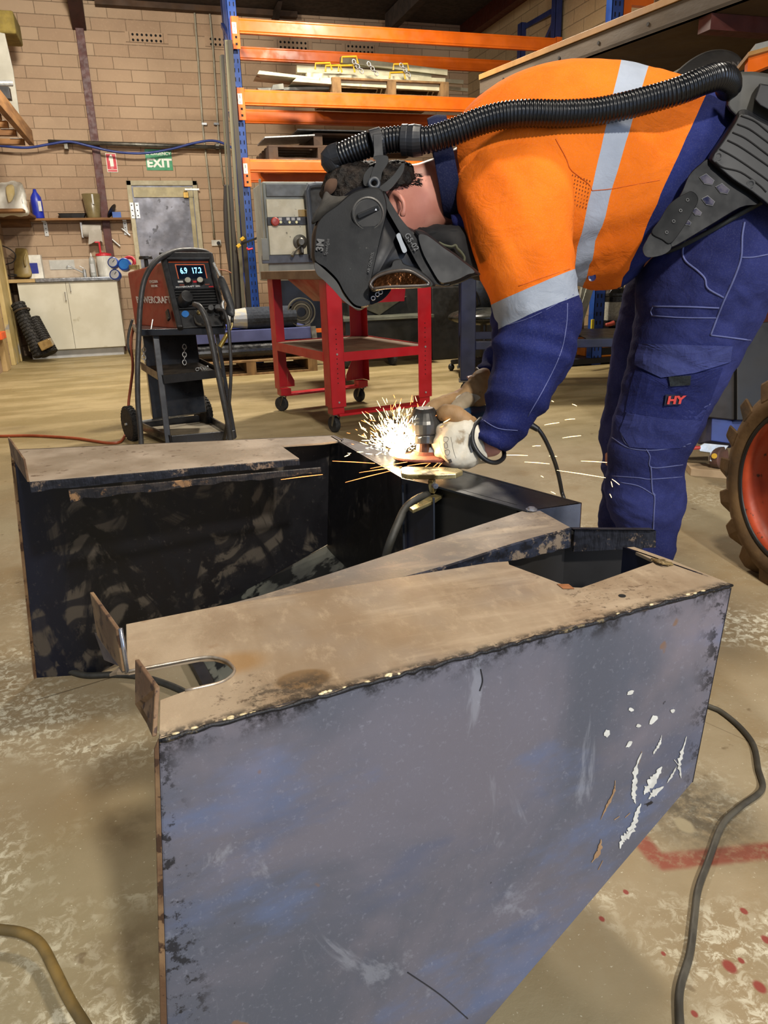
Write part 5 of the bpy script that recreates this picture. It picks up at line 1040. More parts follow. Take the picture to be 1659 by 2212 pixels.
mpl('hose_clip', [(806, 290), (824, 288), (828, 335), (836, 345), (806, 344), (808, 330)], 1.40-.024, .006, m_cuff, par=man, smooth=False)
# --- belt and filter unit ---------------------------------------------------------
m_unit = M('filter_unit_black', '#121315', '#1c1d1f', 8, rough=.45, spec=.3); m_unit2 = M('filter_unit_grey', '#2a2a27', '#3a3935', 8, rough=.45, spec=.3)
b = MB(); puff(b, [(1586, 160), (1650, 158), (1735, 190), (1735, 320), (1660, 300), (1601, 262), (1568, 228), (1578, 200)], 1.47, .075, k=3); u1 = b.build('filter_housing', m_unit2, man, smooth=False, bevel=.003)
b = MB(); puff(b, [(1601, 236), (1640, 250), (1735, 322), (1740, 500), (1650, 440), (1623, 420), (1580, 392), (1537, 354), (1531, 338), (1556, 300), (1582, 262)], 1.44, .06, k=4, prof=[(-1, .86), (-.8, .95), (-.4, 1), (1, 1)]); u2 = b.build('ribbed_cover', m_unit, man, smooth=False, bevel=.002)
bvu = bvh_of(u2)
for pts in (((1600, 250), (1630, 262), (1659, 285), (1700, 320)), ((1592, 268), (1620, 280), (1659, 308), (1700, 340)), ((1582, 286), (1612, 300), (1655, 332), (1700, 366)), ((1571, 303), (1600, 318), (1650, 352), (1700, 388)), ((1554, 322), (1590, 342), (1640, 376), (1700, 420)), ((1545, 350), (1562, 362), (1600, 372), (1640, 400), (1655, 415))):
    seam(bvu, pts, .0018, off=.0002, par=man, name='cover_groove', mat=m_void)
for x, y in ((1552, 337), (1622, 397)): b = MB(); p = S(bvu, x, y, .001); b.lathe([(0, 0), (.0075, 0), (.0075, .003), (.005, .003), (.005, .001), (0, .001)], p, -ray(x, y), 18); b.build('cover_screw', M('screw_grey', '#6b6a68', rough=.35, metal=.6), man)
b = MB(); puff(b, [(1640, 180), (1735, 195), (1735, 280), (1640, 228), (1628, 215)], 1.40, .02, k=1, smooth=False); b.build('housing_latch', m_unit, man, bevel=.002)
bv2 = bvh_of(shirt, tro)
m_belt = M('belt_black', '#0d0e10', '#151617', 10, rough=.55, spec=.2)
def flat(name, o, d, h, mt, smooth=True, par=None): b = MB(); puff(b, o, d, h, k=4, prof=((-1, .97), (-.6, 1), (1, 1)), smooth=smooth); return b.build(name, mt, par or man)
hip = flat('hip_belt_plate', [(1533, 343), (1570, 368), (1623, 416), (1640, 440), (1600, 448), (1526, 492), (1441, 539), (1394, 531), (1410, 503), (1466, 426), (1488, 379), (1512, 355)], 1.412, .008, m_belt)
m_hole2 = M('hole_shirt_glimpse', '#1a1d33', '#59555c', 30, rough=.9, spec=.1)
for x0, y0, w in ((1527, 388, 15), (1561, 408, 14), (1530, 434, 13), (1505, 458, 10), (1484, 480, 8)):
    flat('belt_hole', [(x0-w, y0-w*.35), (x0-w*.1, y0-w*.8), (x0+w, y0+w*.1), (x0+w*.75, y0+w*.7), (x0-w*.4, y0+w*.5)], 1.4035, .0006, m_hole2, False)
    flat('belt_hole_rim', [(x0-w-2, y0-w*.35), (x0-w*.1, y0-w*.8-2), (x0+w+2, y0+w*.1), (x0+w*.75, y0+w*.7+2), (x0-w*.4, y0+w*.5+2)], 1.4042, .0006, M('belt_rim', '#2c2d2e', rough=.5), False)
tabp = flat('strap_tab', [(1479, 419), (1492, 413), (1504, 420), (1508, 434), (1496, 458), (1477, 490), (1449, 526), (1430, 518), (1407, 503), (1425, 475), (1443, 445), (1462, 428)], 1.398, .003, M('strap_black', '#0a0b0c', '#101112', 8, rough=.65, spec=.15))
for x, y in ((1485, 432), (1470, 455), (1455, 478), (1440, 502)): p = D(x, y, 1.3947); b = MB(); b.torus(p, CF, .0026, .0009, 12, 6); b.build('strap_hole', M('belt_rim', '#2c2d2e'), man)
flat('buckle', [(1396, 520), (1412, 502), (1450, 528), (1438, 548), (1400, 556), (1388, 540)], 1.405, .008, m_belt) 
b = MB(); b.tube([S(bv2, x, y, .006) for x, y in ((1440, 545), (1480, 528), (1540, 496), (1600, 462), (1659, 430), (1700, 410))], .010, 8, flat=.4); b.build('waist_webbing', M('webbing', '#1a1c1c', '#2b2e2a', rough=.9), man, smooth=True)
seam(bvs, [(1583, 268), (1578, 285), (1560, 318), (1535, 345)], .003, par=man, name='pack_edge', mat=M('pack_edge_grey', '#6d6c64', rough=.6))
# ================================================================ GRINDER, SPARKS
gr = thing('angle_grinder', Z(925, 985, .59), 'metal bodied angle grinder held by two gloved hands grinding the plate edge', 'angle grinder')
m_al = M('cast_aluminium', '#4d4b47', '#6a6762', 14, rough=.35, metal=.7, c3='#4a4744', s3=20, t3=.6)
dc = Z(916, 986, .588); sp = (D(926, 925, 1.50)-dc); sp = Vc((.06, .10, 1)).normalized()
b = MB(); b.lathe([(0, -.001), (.060, -.0045), (.0625, -.002), (.060, .001), (.028, .004), (.022, .010), (0, .010)], dc, sp, 48); b.build('flap_disc', M('rust_red_abrasive', '#5c2c20', '#743c2c', 30, rough=.85, bump=.3, bs=200), gr)
b = MB(); b.cyl(dc+sp*.008, dc+sp*.030, .017, .015, 20); b.build('spindle', M('spindle_brown', '#3a241c', rough=.5, metal=.5), gr)
b = MB(); b.cyl(dc+sp*.028, dc+sp*.044, .030, n=32); b.build('bearing_collar', m_al, gr, bevel=.0015); b = MB(); b.cyl(dc+sp*.044, dc+sp*.049, .029, n=32); b.build('seal_ring', m_blk, gr)
gd2 = (D(1045, 896, 1.58)-(dc+sp*.07)).normalized()
b = MB(); c0 = dc+sp*.049; b.loft([[c0+sp*h+(Vc((math.cos(t), math.sin(t), 0))*r*(1+.0*math.cos(t))) for t in [2*math.pi*i/28 for i in range(28)]] for h, r in ((0, .033), (.020, .0345), (.026, .032), (.040, .024), (.047, .018))]); b.build('gear_housing', m_al, gr, bevel=.0015)
b = MB(); b.prism([D(x, y, 1.462) for x, y in ((902, 925), (912, 905), (930, 893), (938, 905), (948, 908), (960, 917), (950, 928))], ray(925, 910)*.02); b.build('housing_rib', m_al, gr, bevel=.002)
b = MB(); b.prism([D(x, y, 1.455) for x, y in ((931, 893), (936, 889), (946, 884), (949, 902), (944, 908), (936, 905))], ray(940, 895)*.02); b.build('lock_button', m_blk, gr, bevel=.001)
b = MB(); A = c0+sp*.012; b.tube([A, A+gd2*.05, A+gd2*.10, A+gd2*.18], [.028, .029, .030, .031], 20); b.build('motor_body', M('grinder_blue', '#1c3f5c', '#24506f', rough=.45), gr, smooth=True)
b = MB(); b.prism([D(x, y, 1.455) for x, y in ((924, 966), (950, 965), (962, 992), (940, 994), (920, 988))], ray(940, 980)*.035); b.build('disc_guard', M('guard_grey', '#74767c', '#8c8e93', 20, rough=.4, metal=.5), gr, bevel=.0015)
b = MB(); e0 = D(1120, 912, 1.55); b.tube([A+gd2*.18, D(1110, 912, 1.56), D(1145, 918, 1.56), D(1165, 930, 1.56), D(1185, 965, 1.58), D(1202, 1010, 1.62), D(1213, 1060, 1.68), D(1216, 1100, 1.76), Z(1190, 1180, .02)], .0045, 8); b.build('power_cord', m_blk, gr, smooth=True)
b = MB(); b.tube([D(1120, 912, 1.56), D(1145, 918, 1.56), D(1163, 928, 1.56)], [.008, .0075, .006], 10); b.build('cord_sleeve', m_blk, gr, smooth=True)
def spk(name, col, es): return M(name, col, emit=col, es=es)
m_s1, m_s2, m_s3 = spk('white_hot_spark', '#fff0cc', 11), spk('yellow_spark', '#ffd088', 7), spk('orange_spark', '#ff8a48', 4)
O_ = dc+Vc((-.045, -.02, .0)); b = MB(); rng = random.Random(3); bc = D(868, 950, 1.49)
def streak(b, p, d, L, r, m): b.tube([p, p+d*L*.5+Vc((0, 0, -.02*L)), p+d*L], [r*.4, r, r*.3], 4, m=m, k=1, smooth=False)
for i in range(950):
    a = rng.gauss(105, 38); q = abs(rng.gauss(0, 1)); rad = 8+q*42
    if rad > 125: continue
    an = math.radians(a); x = 868+math.cos(an)*rad*1.0+rng.gauss(0, 6); y = 975-math.sin(an)*rad*.95+rng.gauss(0, 5)
    if y > 990: continue
    dp = 1.50+rng.gauss(0, .05); p = D(x, y, dp); dr = (p-D(866, 985, 1.5)).normalized()+Vc((rng.gauss(0, .25), rng.gauss(0, .25), rng.gauss(0, .25))); dr.normalize()
    streak(b, p, dr, rng.uniform(.003, .016)*(1.25 if rad > 50 else 1), rng.uniform(.0004, .0011), 0 if rad < 70 and rng.random() < .8 else (1 if rng.random() < .7 else 2))
b.ell(D(862, 966, 1.49), .009, .009, .012, 12); b.ell(D(858, 977, 1.49), .018, .012, .009, 12); 
tag(b.build('spark_burst', [m_s1, m_s2, m_s3]), 'burst of white and orange sparks flying off the grinding disc', 'sparks', kind='stuff')
long_ = [((607, 1036), (697, 1025), 1.35), ((718, 996), (810, 1001), 1.42), ((746, 1042), (845, 1017), 1.38), ((776, 1021), (868, 1008), 1.42), ((800, 1012), (880, 998), 1.42), ((908, 1018), (930, 1000), 1.42), ((925, 1020), (946, 1000), 1.42), ((943, 1013), (955, 1000), 1.42), ((880, 1006), (944, 998), 1.42),
         ((1176, 918), (1208, 913), 1.6), ((1215, 946), (1255, 941), 1.6), ((1092, 965), (1112, 962), 1.6), ((1088, 983), (1140, 984), 1.6), ((1133, 998), (1187, 1002), 1.6), ((1255, 996), (1311, 999), 1.6), ((1203, 1016), (1308, 1032), 1.6), ((1150, 964), (1168, 963), 1.6), ((1186, 985), (1203, 986), 1.6), ((1108, 955), (1120, 954), 1.6),
         ((1322, 1035), (1338, 1047), 1.62), ((1317, 1067), (1321, 1075), 1.62), ((1320, 1040), (1323, 1052), 1.62), ((1236, 873), (1246, 877), 1.62), ((1191, 866), (1196, 868), 1.62), ((1168, 1028), (1174, 1031), 1.6), ((1190, 1062), (1200, 1067), 1.6), ((850, 853), (853, 860), 1.5), ((1220, 907), (1242, 905), 1.7)]
wn = ('at the far left over the dark inner plate', 'just left of the disc')
for i, (a, c, d) in enumerate(long_):
    b = MB(); b.tube([D(a[0], a[1], d), D((a[0]+c[0])/2, (a[1]+c[1])/2-.5, d), D(c[0], c[1], d)], [.0003, .0007, .0004], 5, k=1)
    side = 'left of the grinding disc over the black plate' if c[0] < 960 else ('in front of the trouser leg' if a[0] > 1310 else 'right of the glove above the floor')
    q = 'long' if abs(c[0]-a[0]) > 40 else 'short'
    tag(b.build('spark', [m_s2 if c[0] > 960 else m_s3]), '%s glowing spark streak %s' % (q, side), 'spark', 'spark streaks '+side)
light('spark_glow', 'POINT', D(862, 955, 1.46), 4.0, (1, .62, .28), .02)
# ================================================================ SINK CORNER
m_lam = M('white_laminate', '#bdb8a4', '#c9c5b3', 3, rough=.5, c3='#a59e86', s3=5, t3=.64, w3=.1)
CY = 9.76
def Cp(x, y): return Y(x, y, CY)
cl, cr_ = Cp(30, 612), Cp(255, 606); bot = Cp(272, 745); 
cab = thing('sink_cabinet', (-.9, CY+.25, 0), 'white laminate two-door cabinet under the stainless sink bench', 'cabinet')
x0, x1 = Z(58, 772, .0).x, Z(270, 757, .0).x
x0 = -1.36; x1 = Y(262, 680, CY).x; zt = Cp(150, 608).z
MB().bx(x0, x1, CY+.02, CY+.56, .10, zt).build('carcass', m_lam, cab)
MB().bx(x0+.02, x1-.03, CY+.07, CY+.5, 0, .10).build('kickboard', M('kickboard_white', '#a7a8a8', '#b4b5b4', rough=.6), cab)
xm = Cp(152, 680).x
for a, c, hx, hy in ((x0, xm-.002, 142, 640), (xm+.002, x1, 152, 620)):
    do = MB().bx(a, c, CY, CY+.018, .105, zt-.004).build('cabinet_door', m_lam, cab, bevel=.0015)
    h0, h1 = Y(hx-2, hy-9, CY-.03), Y(hx+1, hy+9, CY-.03); b = MB(); b.tube([h0+Vc((0, .03, 0)), h0, h1, h1+Vc((0, .03, 0))], .005, 8, smooth=False); b.build('door_handle', m_galv, do)
m_ss = M('stainless', '#8c8e90', '#a7a9ac', 14, rough=.28, metal=.8)
sb = thing('sink_bench', (-.8, CY+.25, zt), 'stainless steel sink bench top with a timber edged end', 'worktop')
xs = Y(76, 605, CY-.02).x
MB().bx(xs, x1+.03, CY-.03, WY-.02, zt+.002, zt+.04).build('sink_top', m_ss, sb, bevel=.004)
MB().bx(WXL+.01, xs-.002, CY-.03, WY-.02, zt+.002, zt+.04).build('timber_top', M('pale_timber', '#a58a5a'), sb, bevel=.003)
sbz = zt+.042
tp = thing('tap', Y(183, 592, WY-.18), 'chrome mixer tap with a long spout over the sink', 'tap'); t0 = Vc((Y(183, 592, WY-.18).x, WY-.18, sbz))
b = MB(); b.cyl(t0, t0+Vc((0, 0, .09)), .022, .02, 16); b.build('tap_body', m_galv, tp, smooth=False, bevel=.003)
b = MB(); b.tube([t0+Vc((-.01, 0, .05)), Y(165, 582, WY-.2), Y(148, 575, WY-.22), Y(143, 576, WY-.22)+Vc((0, 0, -.02))], .009, 10); b.build('spout', m_galv, tp, smooth=True)
b = MB(); b.beam(t0+Vc((0, 0, .10)), t0+Vc((-.05, 0, .13)), .018, .01); b.build('lever', m_galv, tp, bevel=.002)
# splashback tiles
tag(MB().bx(Y(107, 570, WY).x, Y(161, 570, WY).x, WY-.015, WY-.002, Y(130, 582, WY).z, Y(130, 562, WY).z).build('splashback_panel', M('glossy_white_tile', '#b7b5ac', '#c6c4bb', rough=.2)), 'glossy white splashback panel on the wall behind the tap', 'panel')
tag(MB().bx(Y(94, 598, WY).x, Y(290, 590, WY).x, WY-.006, WY-.001, sbz, Y(150, 560, WY).z).build('painted_splashback', M('thin_white_paint', '#b9a68f', '#c4b39c', rough=.6)), 'thin pale painted strip on the brick above the sink', 'panel')
# bottles and containers on the bench
def onb(px, py, dy=.2): p = Y(px, py, WY-dy); return Vc((p.x, p.y, sbz))
p = onb(202, 590, .16); o = thing('squeeze_bottle', p, 'clear squeeze bottle with a white nozzle standing right of the tap', 'bottle')
b = MB(); b.lathe([(0, 0), (.034, .0), (.036, .02), (.036, .17), (.03, .21), (.014, .235), (0, .235)], p, (0, 0, 1), 18); b.build('bottle_body', M('cloudy_plastic', '#9fa09a', '#b5b6b0', rough=.35), o, smooth=True)
b = MB(); b.lathe([(.014, .235), (.012, .25), (.004, .28), (0, .28)], p, (0, 0, 1), 12); b.build('nozzle_cap', m_white, o, smooth=True)
MB().bx(p.x-.02, p.x+.02, p.y-.0385, p.y-.035, p.z+.05, p.z+.15).build('bottle_label', m_lt, o)
p = onb(229, 590, .16); o = thing('hand_cleaner_tub', p, 'white tub with a red lid and red pump behind the blue gauges', 'tub')
b = MB(); b.lathe([(0, 0), (.085, 0), (.09, .02), (.09, .24), (.0, .24)], p, (0, 0, 1), 24); b.build('tub_body', m_white, o, smooth=False)
b = MB(); b.lathe([(0, .24), (.095, .24), (.09, .265), (.02, .28), (0, .28)], p, (0, 0, 1), 24); b.build('tub_lid', m_red, o)
b = MB(); b.cyl(p+Vc((-.03, 0, .27)), p+Vc((-.03, 0, .40)), .012, n=10); b.beam(p+Vc((-.03, 0, .40)), p+Vc((-.08, -.0, .40)), .02, .015); b.build('pump', m_red, o)
p = onb(77, 592, .2); o = thing('cask_box', p, 'white box with a dark blue printed label standing beside the jerrycan', 'box')
xx = Y(62, 590, p.y-.05).x, Y(93, 590, p.y-.05).x
MB().bx(xx[0], xx[1], p.y-.05, p.y+.1, sbz, Y(75, 551, p.y).z).build('carton', m_white, o, bevel=.003)
b = MB(); b.bx(xx[0]+.003, Y(84, 590, p.y-.05).x, p.y-.052, p.y-.05, Y(75, 591, p.y-.05).z, Y(75, 568, p.y-.05).z); b.build('blue_label', M('label_blue', '#1f2a86', rough=.4), o)
text('BONDALL', (xx[0]+.01, p.y-.0525, Y(75, 572, p.y-.05).z), (1, 0, 0), (0, 0, 1), .012, m_lt, o) if 0 else None
p = onb(50, 597, .26); o = thing('jerrycan', p, 'dirty yellow plastic jerrycan on the timber end of the sink bench', 'jerrycan')
b = MB(); puff(b, [(33, 540), (36, 536), (55, 537), (60, 545), (64, 570), (68, 598), (34, 598), (30, 580), (31, 560)], (p-CP).dot(CF), .07); b.build('can_body', M('dirty_yellow_plastic', '#7c6838', '#8f7b48', 9, rough=.5), o, smooth=True)
b = MB(); b.tube([D(56, 547, (p-CP).dot(CF)-.075), D(53, 560, (p-CP).dot(CF)-.085), D(55, 575, (p-CP).dot(CF)-.08)], .01, 8); b.build('can_handle', M('dirty_yellow_plastic', '#7c6838'), o, smooth=True)
b = MB(); b.tube([Y(x, y, 10.0) for x, y in ((-5, 528), (8, 532), (24, 540), (34, 552), (28, 566), (12, 572), (10, 580), (16, 594), (28, 597), (36, 594), (22, 592))], .006, 8); tag(b.build('extension_cord', m_blk, smooth=True), 'thin black power cord curling onto the end of the sink bench', 'cord')
# upper shelf and things on it
SZ = Y(150, 472, WY-.1).z
sh = thing('wall_shelf', (-.9, WY-.1, SZ), 'narrow timber wall shelf above the sink', 'shelf')
MB().bx(Y(62, 472, WY-.2).x, Y(283, 476, WY-.2).x, WY-.2, WY-.005, SZ-.025, SZ).build('shelf_board', m_tim, sh, bevel=.002)
for px in (97, 270):
    xq = Y(px, 485, WY-.05).x; b = MB(); b.bx(xq-.022, xq+.022, WY-.012, WY-.002, SZ-.19, SZ-.025); b.bx(xq-.022, xq+.022, WY-.16, WY-.002, SZ-.033, SZ-.025)
    br1 = b.build('shelf_bracket', M('white_bracket', '#b9b9b4', rough=.4, metal=.3), sh); b = MB()
    for i in range(3): b.cyl((xq, WY-.0125, SZ-.06-i*.045), (xq, WY-.013, SZ-.06-i*.045), .006, n=8)
    b.build('screw_holes', m_void, br1)
cs = thing('corner_shelf', (WXL+.3, 9.3, SZ), 'deep plywood shelf in the back left corner holding the bag of rags', 'shelf')
MB().bx(WXL, Y(64, 466, 9.6).x, 9.1, WY-.01, SZ-.0, SZ+.03).build('shelf_board', m_tim, cs, bevel=.002)
MB().bx(WXL, Y(66, 480, WY-.03).x, WY-.05, WY-.005, SZ-.09, SZ-.0).build('support_batten', m_tim, cs)
rg = thing('bag_of_rags', (WXL+.25, 9.45, SZ+.03), 'torn white plastic bag of rags on the corner shelf', 'bag')
def rag(c): return .02*noise.noise(c*9)+.012*noise.noise(c*22)
dd = (Vc((WXL+.25, 9.45, SZ))-CP).dot(CF)
b = MB(); puff(b, [(-30, 462), (-28, 405), (0, 396), (22, 393), (44, 396), (52, 410), (56, 435), (60, 462), (30, 466)], dd, .13, k=8, prof=[(-1, .75), (-.85, .9), (-.6, .98), (-.2, 1), (.3, 1), (.7, .96), (1, .8)]); b.build('bag_body', M('white_plastic_bag', '#c9c6b8', '#d8d6cb', 12, rough=.35), rg, smooth=True, disp=rag)
b = MB(); puff(b, [(14, 405), (28, 400), (32, 412), (26, 432), (16, 438)], dd-.14, .02); b.build('visible_rags', M('cream_cloth', '#c2ad76', '#cfbd8b', rough=.9), rg, smooth=True, disp=rag)
def ons(px, dy=.1): p = Y(px, 470, WY-dy); return Vc((p.x, p.y, SZ))
p = ons(84); o = thing('blue_bottle', p, 'royal blue plastic bottle standing on the wall shelf', 'bottle')
b = MB(); s1 = [(0, 0), (.052, 0), (.056, .01), (.056, .14), (.05, .19), (.02, .235), (.014, .26), (0, .26)]; b.lathe([(r*1.15, h*1.25) for r, h in s1], p, (0, 0, 1), 20); b.build('bottle_body', M('royal_blue_plastic', '#1f2f9c', '#2536ac', rough=.35), o, smooth=True)
MB().bx(p.x+.02, p.x+.055, p.y-.066, p.y-.055, SZ+.08, SZ+.19).build('bottle_label', m_lt, o)
p = ons(157); b = MB(); 
for i in range(1): b.loft([[Vc((p.x+a*s_, p.y+c*s_*.6, SZ+h)) for a, c in ((-.15, -.12), (.15, -.12), (.15, .12), (-.15, .12))] for s_, h in ((.85, .002), (1, .05), (1.06, .055), (1, .05), (.93, .05), (.8, .012))])
tag(b.build('black_tray', m_blk), 'shallow black plastic tray on the wall shelf', 'tray')
p = ons(203, .11); o = thing('measuring_jug', p, 'smoky brown translucent jug on the wall shelf in front of the steel column', 'jug')
b = MB(); b.lathe([(0, 0), (.075, 0), (.078, .01), (.105, .27), (.1, .27), (.073, .012), (0, .012)], p, (0, 0, 1), 24); b.build('jug_body', M('smoky_plastic', '#6f6242', '#82744f', 6, rough=.3), o, smooth=True)
MB().bx(p.x+.01, p.x+.028, p.y-.105, p.y-.095, SZ+.15, SZ+.26).build('jug_scale', m_lt, o)
p = ons(243); b = MB(); b.cyl(Y(240, 460, WY-.1), Y(243, 457, WY-.12), .11, n=24)
q0 = Vc((p.x, p.y, SZ+.08)); b = MB(); ax_ = Vc((.8, -.25, -.55)).normalized(); b.lathe([(0, -.004), (.088, -.004), (.092, 0), (.088, .004), (0, .004)], q0, ax_, 28); tag(b.build('grinding_disc', m_blk), 'black disc leaning on the small blue box on the wall shelf', 'disc')
p = ons(253, .06); tag(MB().bx(p.x-.05, p.x+.05, p.y-.04, p.y+.04, SZ, SZ+.07).build('blue_box', M('faded_blue_card', '#3d5c9e', '#4a6ab0', rough=.6)), 'small blue box at the right end of the wall shelf', 'box')
p = Y(200, 500, WY-.05); o = thing('paper_towel_dispenser', p, 'white paper towel roll on the brick wall below the shelf', 'paper towel')
b = MB(); a, c = Y(179, 498, WY-.08), Y(219, 500, WY-.08); b.cyl(a, c, .075, n=20); b.build('towel_roll', M('paper_grey', '#a9a294', '#b8b2a5', rough=.8), o)
b = MB(); pts = [Y(x, y, WY-.155) for x, y in ((192, 497), (219, 497), (222, 524), (217, 520), (212, 526), (206, 521), (198, 526), (191, 528))]; b.prism(pts, (0, .003, 0)); b.build('hanging_sheet', M('paper_grey', '#a9a294'), o)
MB().bx(a.x-.02, a.x, WY-.1, WY, a.z-.08, a.z+.09).build('roll_bracket', m_galv, o)
for (xa, ya, xb, yb, lab) in ((262, 493, 281, 509, 'short silver tube hanging from the right hand shelf bracket'), (242, 517, 259, 532, 'short silver tube hanging on the brick beside the steel column')):
    b = MB(); b.cyl(Y(xa, ya, WY-.03), Y(xb, yb, WY-.03), .011, n=10); tag(b.build('silver_tube', m_galv), lab, 'tube')
# rolled rubber mats leaning on the cabinet ---------------------------
m_cleat = M('cleated_black_rubber', '#1c1915', '#2b2721', 20, rough=.75, bump=.5, bs=60)
rm = thing('rolled_rubber_mat', Z(90, 772, 0), 'rolled black cleated rubber mats tied with brown tape beside the sink cabinet', 'rubber mat')
def cl(a, c, R, n=17):
    b = MB(); A, C = a, c; d = (C-A).normalized(); x, y_, _ = frame_z(d); b.cyl(A, C, R*.9, n=20)
    for i in range(n):
        for j in range(11):
            t = 2*math.pi*(j+.5*(i % 2))/11; e = x*math.cos(t)+y_*math.sin(t); q = A.lerp(C, (i+.5)/n)+e*R*.92
            tt = y_*math.cos(t)-x*math.sin(t); b.beam(q-tt*R*.2, q+tt*R*.2, (C-A).length/n*.55, R*.22, up=e)
    return b
for a, c, R in (((38, 655), (88, 770), .075), ((72, 688), (112, 762), .07), ((60, 692), (100, 768), .06)):
    A, C = Y(a[0], a[1], 9.62), Y(c[0], c[1], 9.45); C.z = max(.065, C.z); cl(C, A, R).build('mat_roll', m_cleat, rm)
b = MB(); A, C = Y(88, 738, 9.40), Y(112, 734, 9.40); b.tube([A+Vc((0, 0, .04)), C+Vc((0, 0, .04))], .09, 20, smooth=False); 
pk = [Y(x, y, 9.32) for x, y in ((80, 741), (106, 731), (115, 747), (90, 759))]
b = MB(); b.prism(pk, (0, .17, 0)); b.build('packing_tape', M('brown_tape', '#7b6238', '#94794a', 20, rough=.25), rm, bevel=.01)
b = MB(); b.torus(Y(48, 672, 9.55), Y(88, 770, 9.4)-Y(38, 655, 9.6), .082, .01, 20, 6); b.build('strap_band', M('brown_strap', '#3b2f22', rough=.5), rm)
tb_ = Z(60, 768, .0); b = MB(); b.loft([[tb_+Vc((a*s_, c*s_+.1, h)) for a, c in ((-.08, -.08), (.08, -.08), (.08, .08), (-.08, .08))] for s_, h in ((.8, 0), (1, .25), (1.1, .25), (1.1, .27))]); tag(b.build('pale_blue_tub', M('pale_blue_plastic', '#5b7fae', '#6a8dbb', rough=.5), bevel=.01), 'pale blue plastic tub behind the rolled rubber mats', 'tub')
# upper left: timber rack, white board, steel tube, yellow foam --------
lr = thing('timber_wall_rack', (WXL+.2, 8.4, 2.6), 'yellow timber rack projecting from the left wall at the upper left', 'rack')
A, Bq = X(74, 302, -1.05), X(-60, 165, -1.05)
b = MB(); b.beam(Y(66, 298, 9.0), Y(-40, 170, 6.6), .05, .14); b.build('front_rail', m_tim, lr, bevel=.003)
for i, (x, y) in enumerate(((48, 306), (30, 286), (12, 268), (-4, 250))):
    q = Y(x, y, 8.9-i*.45); b = MB(); b.bx(WXL, q.x+.02, q.y-.04, q.y+.04, q.z-.03, q.z+.02); ro = b.build('cross_rail', m_tim, lr)
    b = MB(); b.bx(q.x-.10, q.x+.01, q.y-.05, q.y+.0, q.z+.02, q.z+.025); b.build('steel_plate', m_galv, ro)
b = MB(); q = [Y(x, y, 8.95) for x, y in ((0, 70), (10, 72), (28, 150), (42, 248), (-20, 190), (-20, 60))]; b.prism(q, (0, .03, 0)); tag(b.build('white_door_panel', M('offwhite_panel', '#8f8c7e', '#a19e90', 4, rough=.6), bevel=.004), 'off-white panel standing on the timber rack at the upper left', 'panel')
b = MB(); b.cyl(Y(-30, 180, 8.3), Y(26, 180, 8.4), .026, n=16); tag(b.build('steel_tube', m_galv), 'short polished steel tube end sticking out above the timber rack', 'tube')
b = MB(); a, c = Y(-20, 32, 9.6), Y(42, 85, 9.6); b.bx(a.x, c.x, 9.4, 9.9, c.z, a.z); tag(b.build('foam_block', M('mustard_foam', '#77662f', '#8a7838', 12, rough=.9, bump=.3), bevel=.02), 'mustard yellow foam block hanging at the top left', 'foam block')
p0 = Y(8, 205, 8.3); b = MB(); b.bx(p0.x-.1, p0.x+.06, 8.25, 8.35, p0.z-.04, p0.z+.06); tag(b.build('black_bracket_box', m_blk, bevel=.004), 'small black fitting under the steel tube on the timber rack', 'fitting')
# ================================================================ PALLET RACK
RY, RR = 7.9, 8.73
m_rb = M('rack_blue', '#1e3c7c', '#264a92', 6, rough=.35, metal=.1); m_rbd = M('rack_navy', '#1b2650', '#232f60', 6, rough=.4); m_or = M('rack_orange', '#c85a0c', '#d96510', 5, rough=.38)
rk = thing('pallet_rack', (2.6, 8.3, 0), 'tall pallet rack with blue uprights and orange beams across the back of the workshop', 'pallet rack')
xl0, xl1 = Y(497, 100, RY).x, Y(517, 100, RY).x
def upright(x0, x1, y, zt, mt, holes=True, z0=0.0, flip=1):
    b = MB(); b.bx(x0, x1, y, y+.004, z0, zt); b.bx(x0, x0+.004, y, y+.09*flip, z0, zt); b.bx(x1-.004, x1, y, y+.09*flip, z0, zt)
    o = b.build('upright', mt, rk)
    if holes:
        h = MB(); n = int((zt-z0)/.076)
        w = (x1-x0)
        # one connected strip per column of slots
        for cx in (x0+w*.3, x0+w*.72):
            vs, fs, mi = [], [], []
            for i in range(n):
                z = z0+.04+i*.076; k = len(h.v)
                h.add([(cx-w*.05, y-.001, z), (cx+w*.05, y-.001, z), (cx+w*.05, y-.001, z+.034), (cx-w*.05, y-.001, z+.034)], [(0, 1, 2, 3)])
        h.build('upright_slots', m_void, o)
    return o
upright(xl0, xl1, RY, 3.86, m_rb)
upright(Y(484, 20, RR).x-.02, Y(484, 20, RR).x+.07, RR, 3.86, m_rbd, False)
xr0, xr1 = Y(1199, 60, RY).x, Y(1213, 60, RY).x
upright(xr0, xr1, RY, 3.86, m_rbd, False)
xq = Y(1125, 100, RR).x; zt2 = Y(1130, 48, RR).z; upright(xq, xq+.09, RR, zt2, m_rbd, False)
for a, c in (((1205, 18), (1135, 58)), ((1197, 48), (1150, 152))):
    A, C = Y(a[0], a[1], RY+.05), Y(c[0], c[1], RR+.02); b = MB(); b.beam(A, C, .03, .05); b.build('frame_brace', m_rbd, rk)
for i in range(4):
    b = MB(); b.beam((xl0+.05, RY+.05, .5+i*.8), (xl0+.05, RR, .9+i*.8), .03, .04); b.build('frame_brace', m_rbd, rk)
lv = []
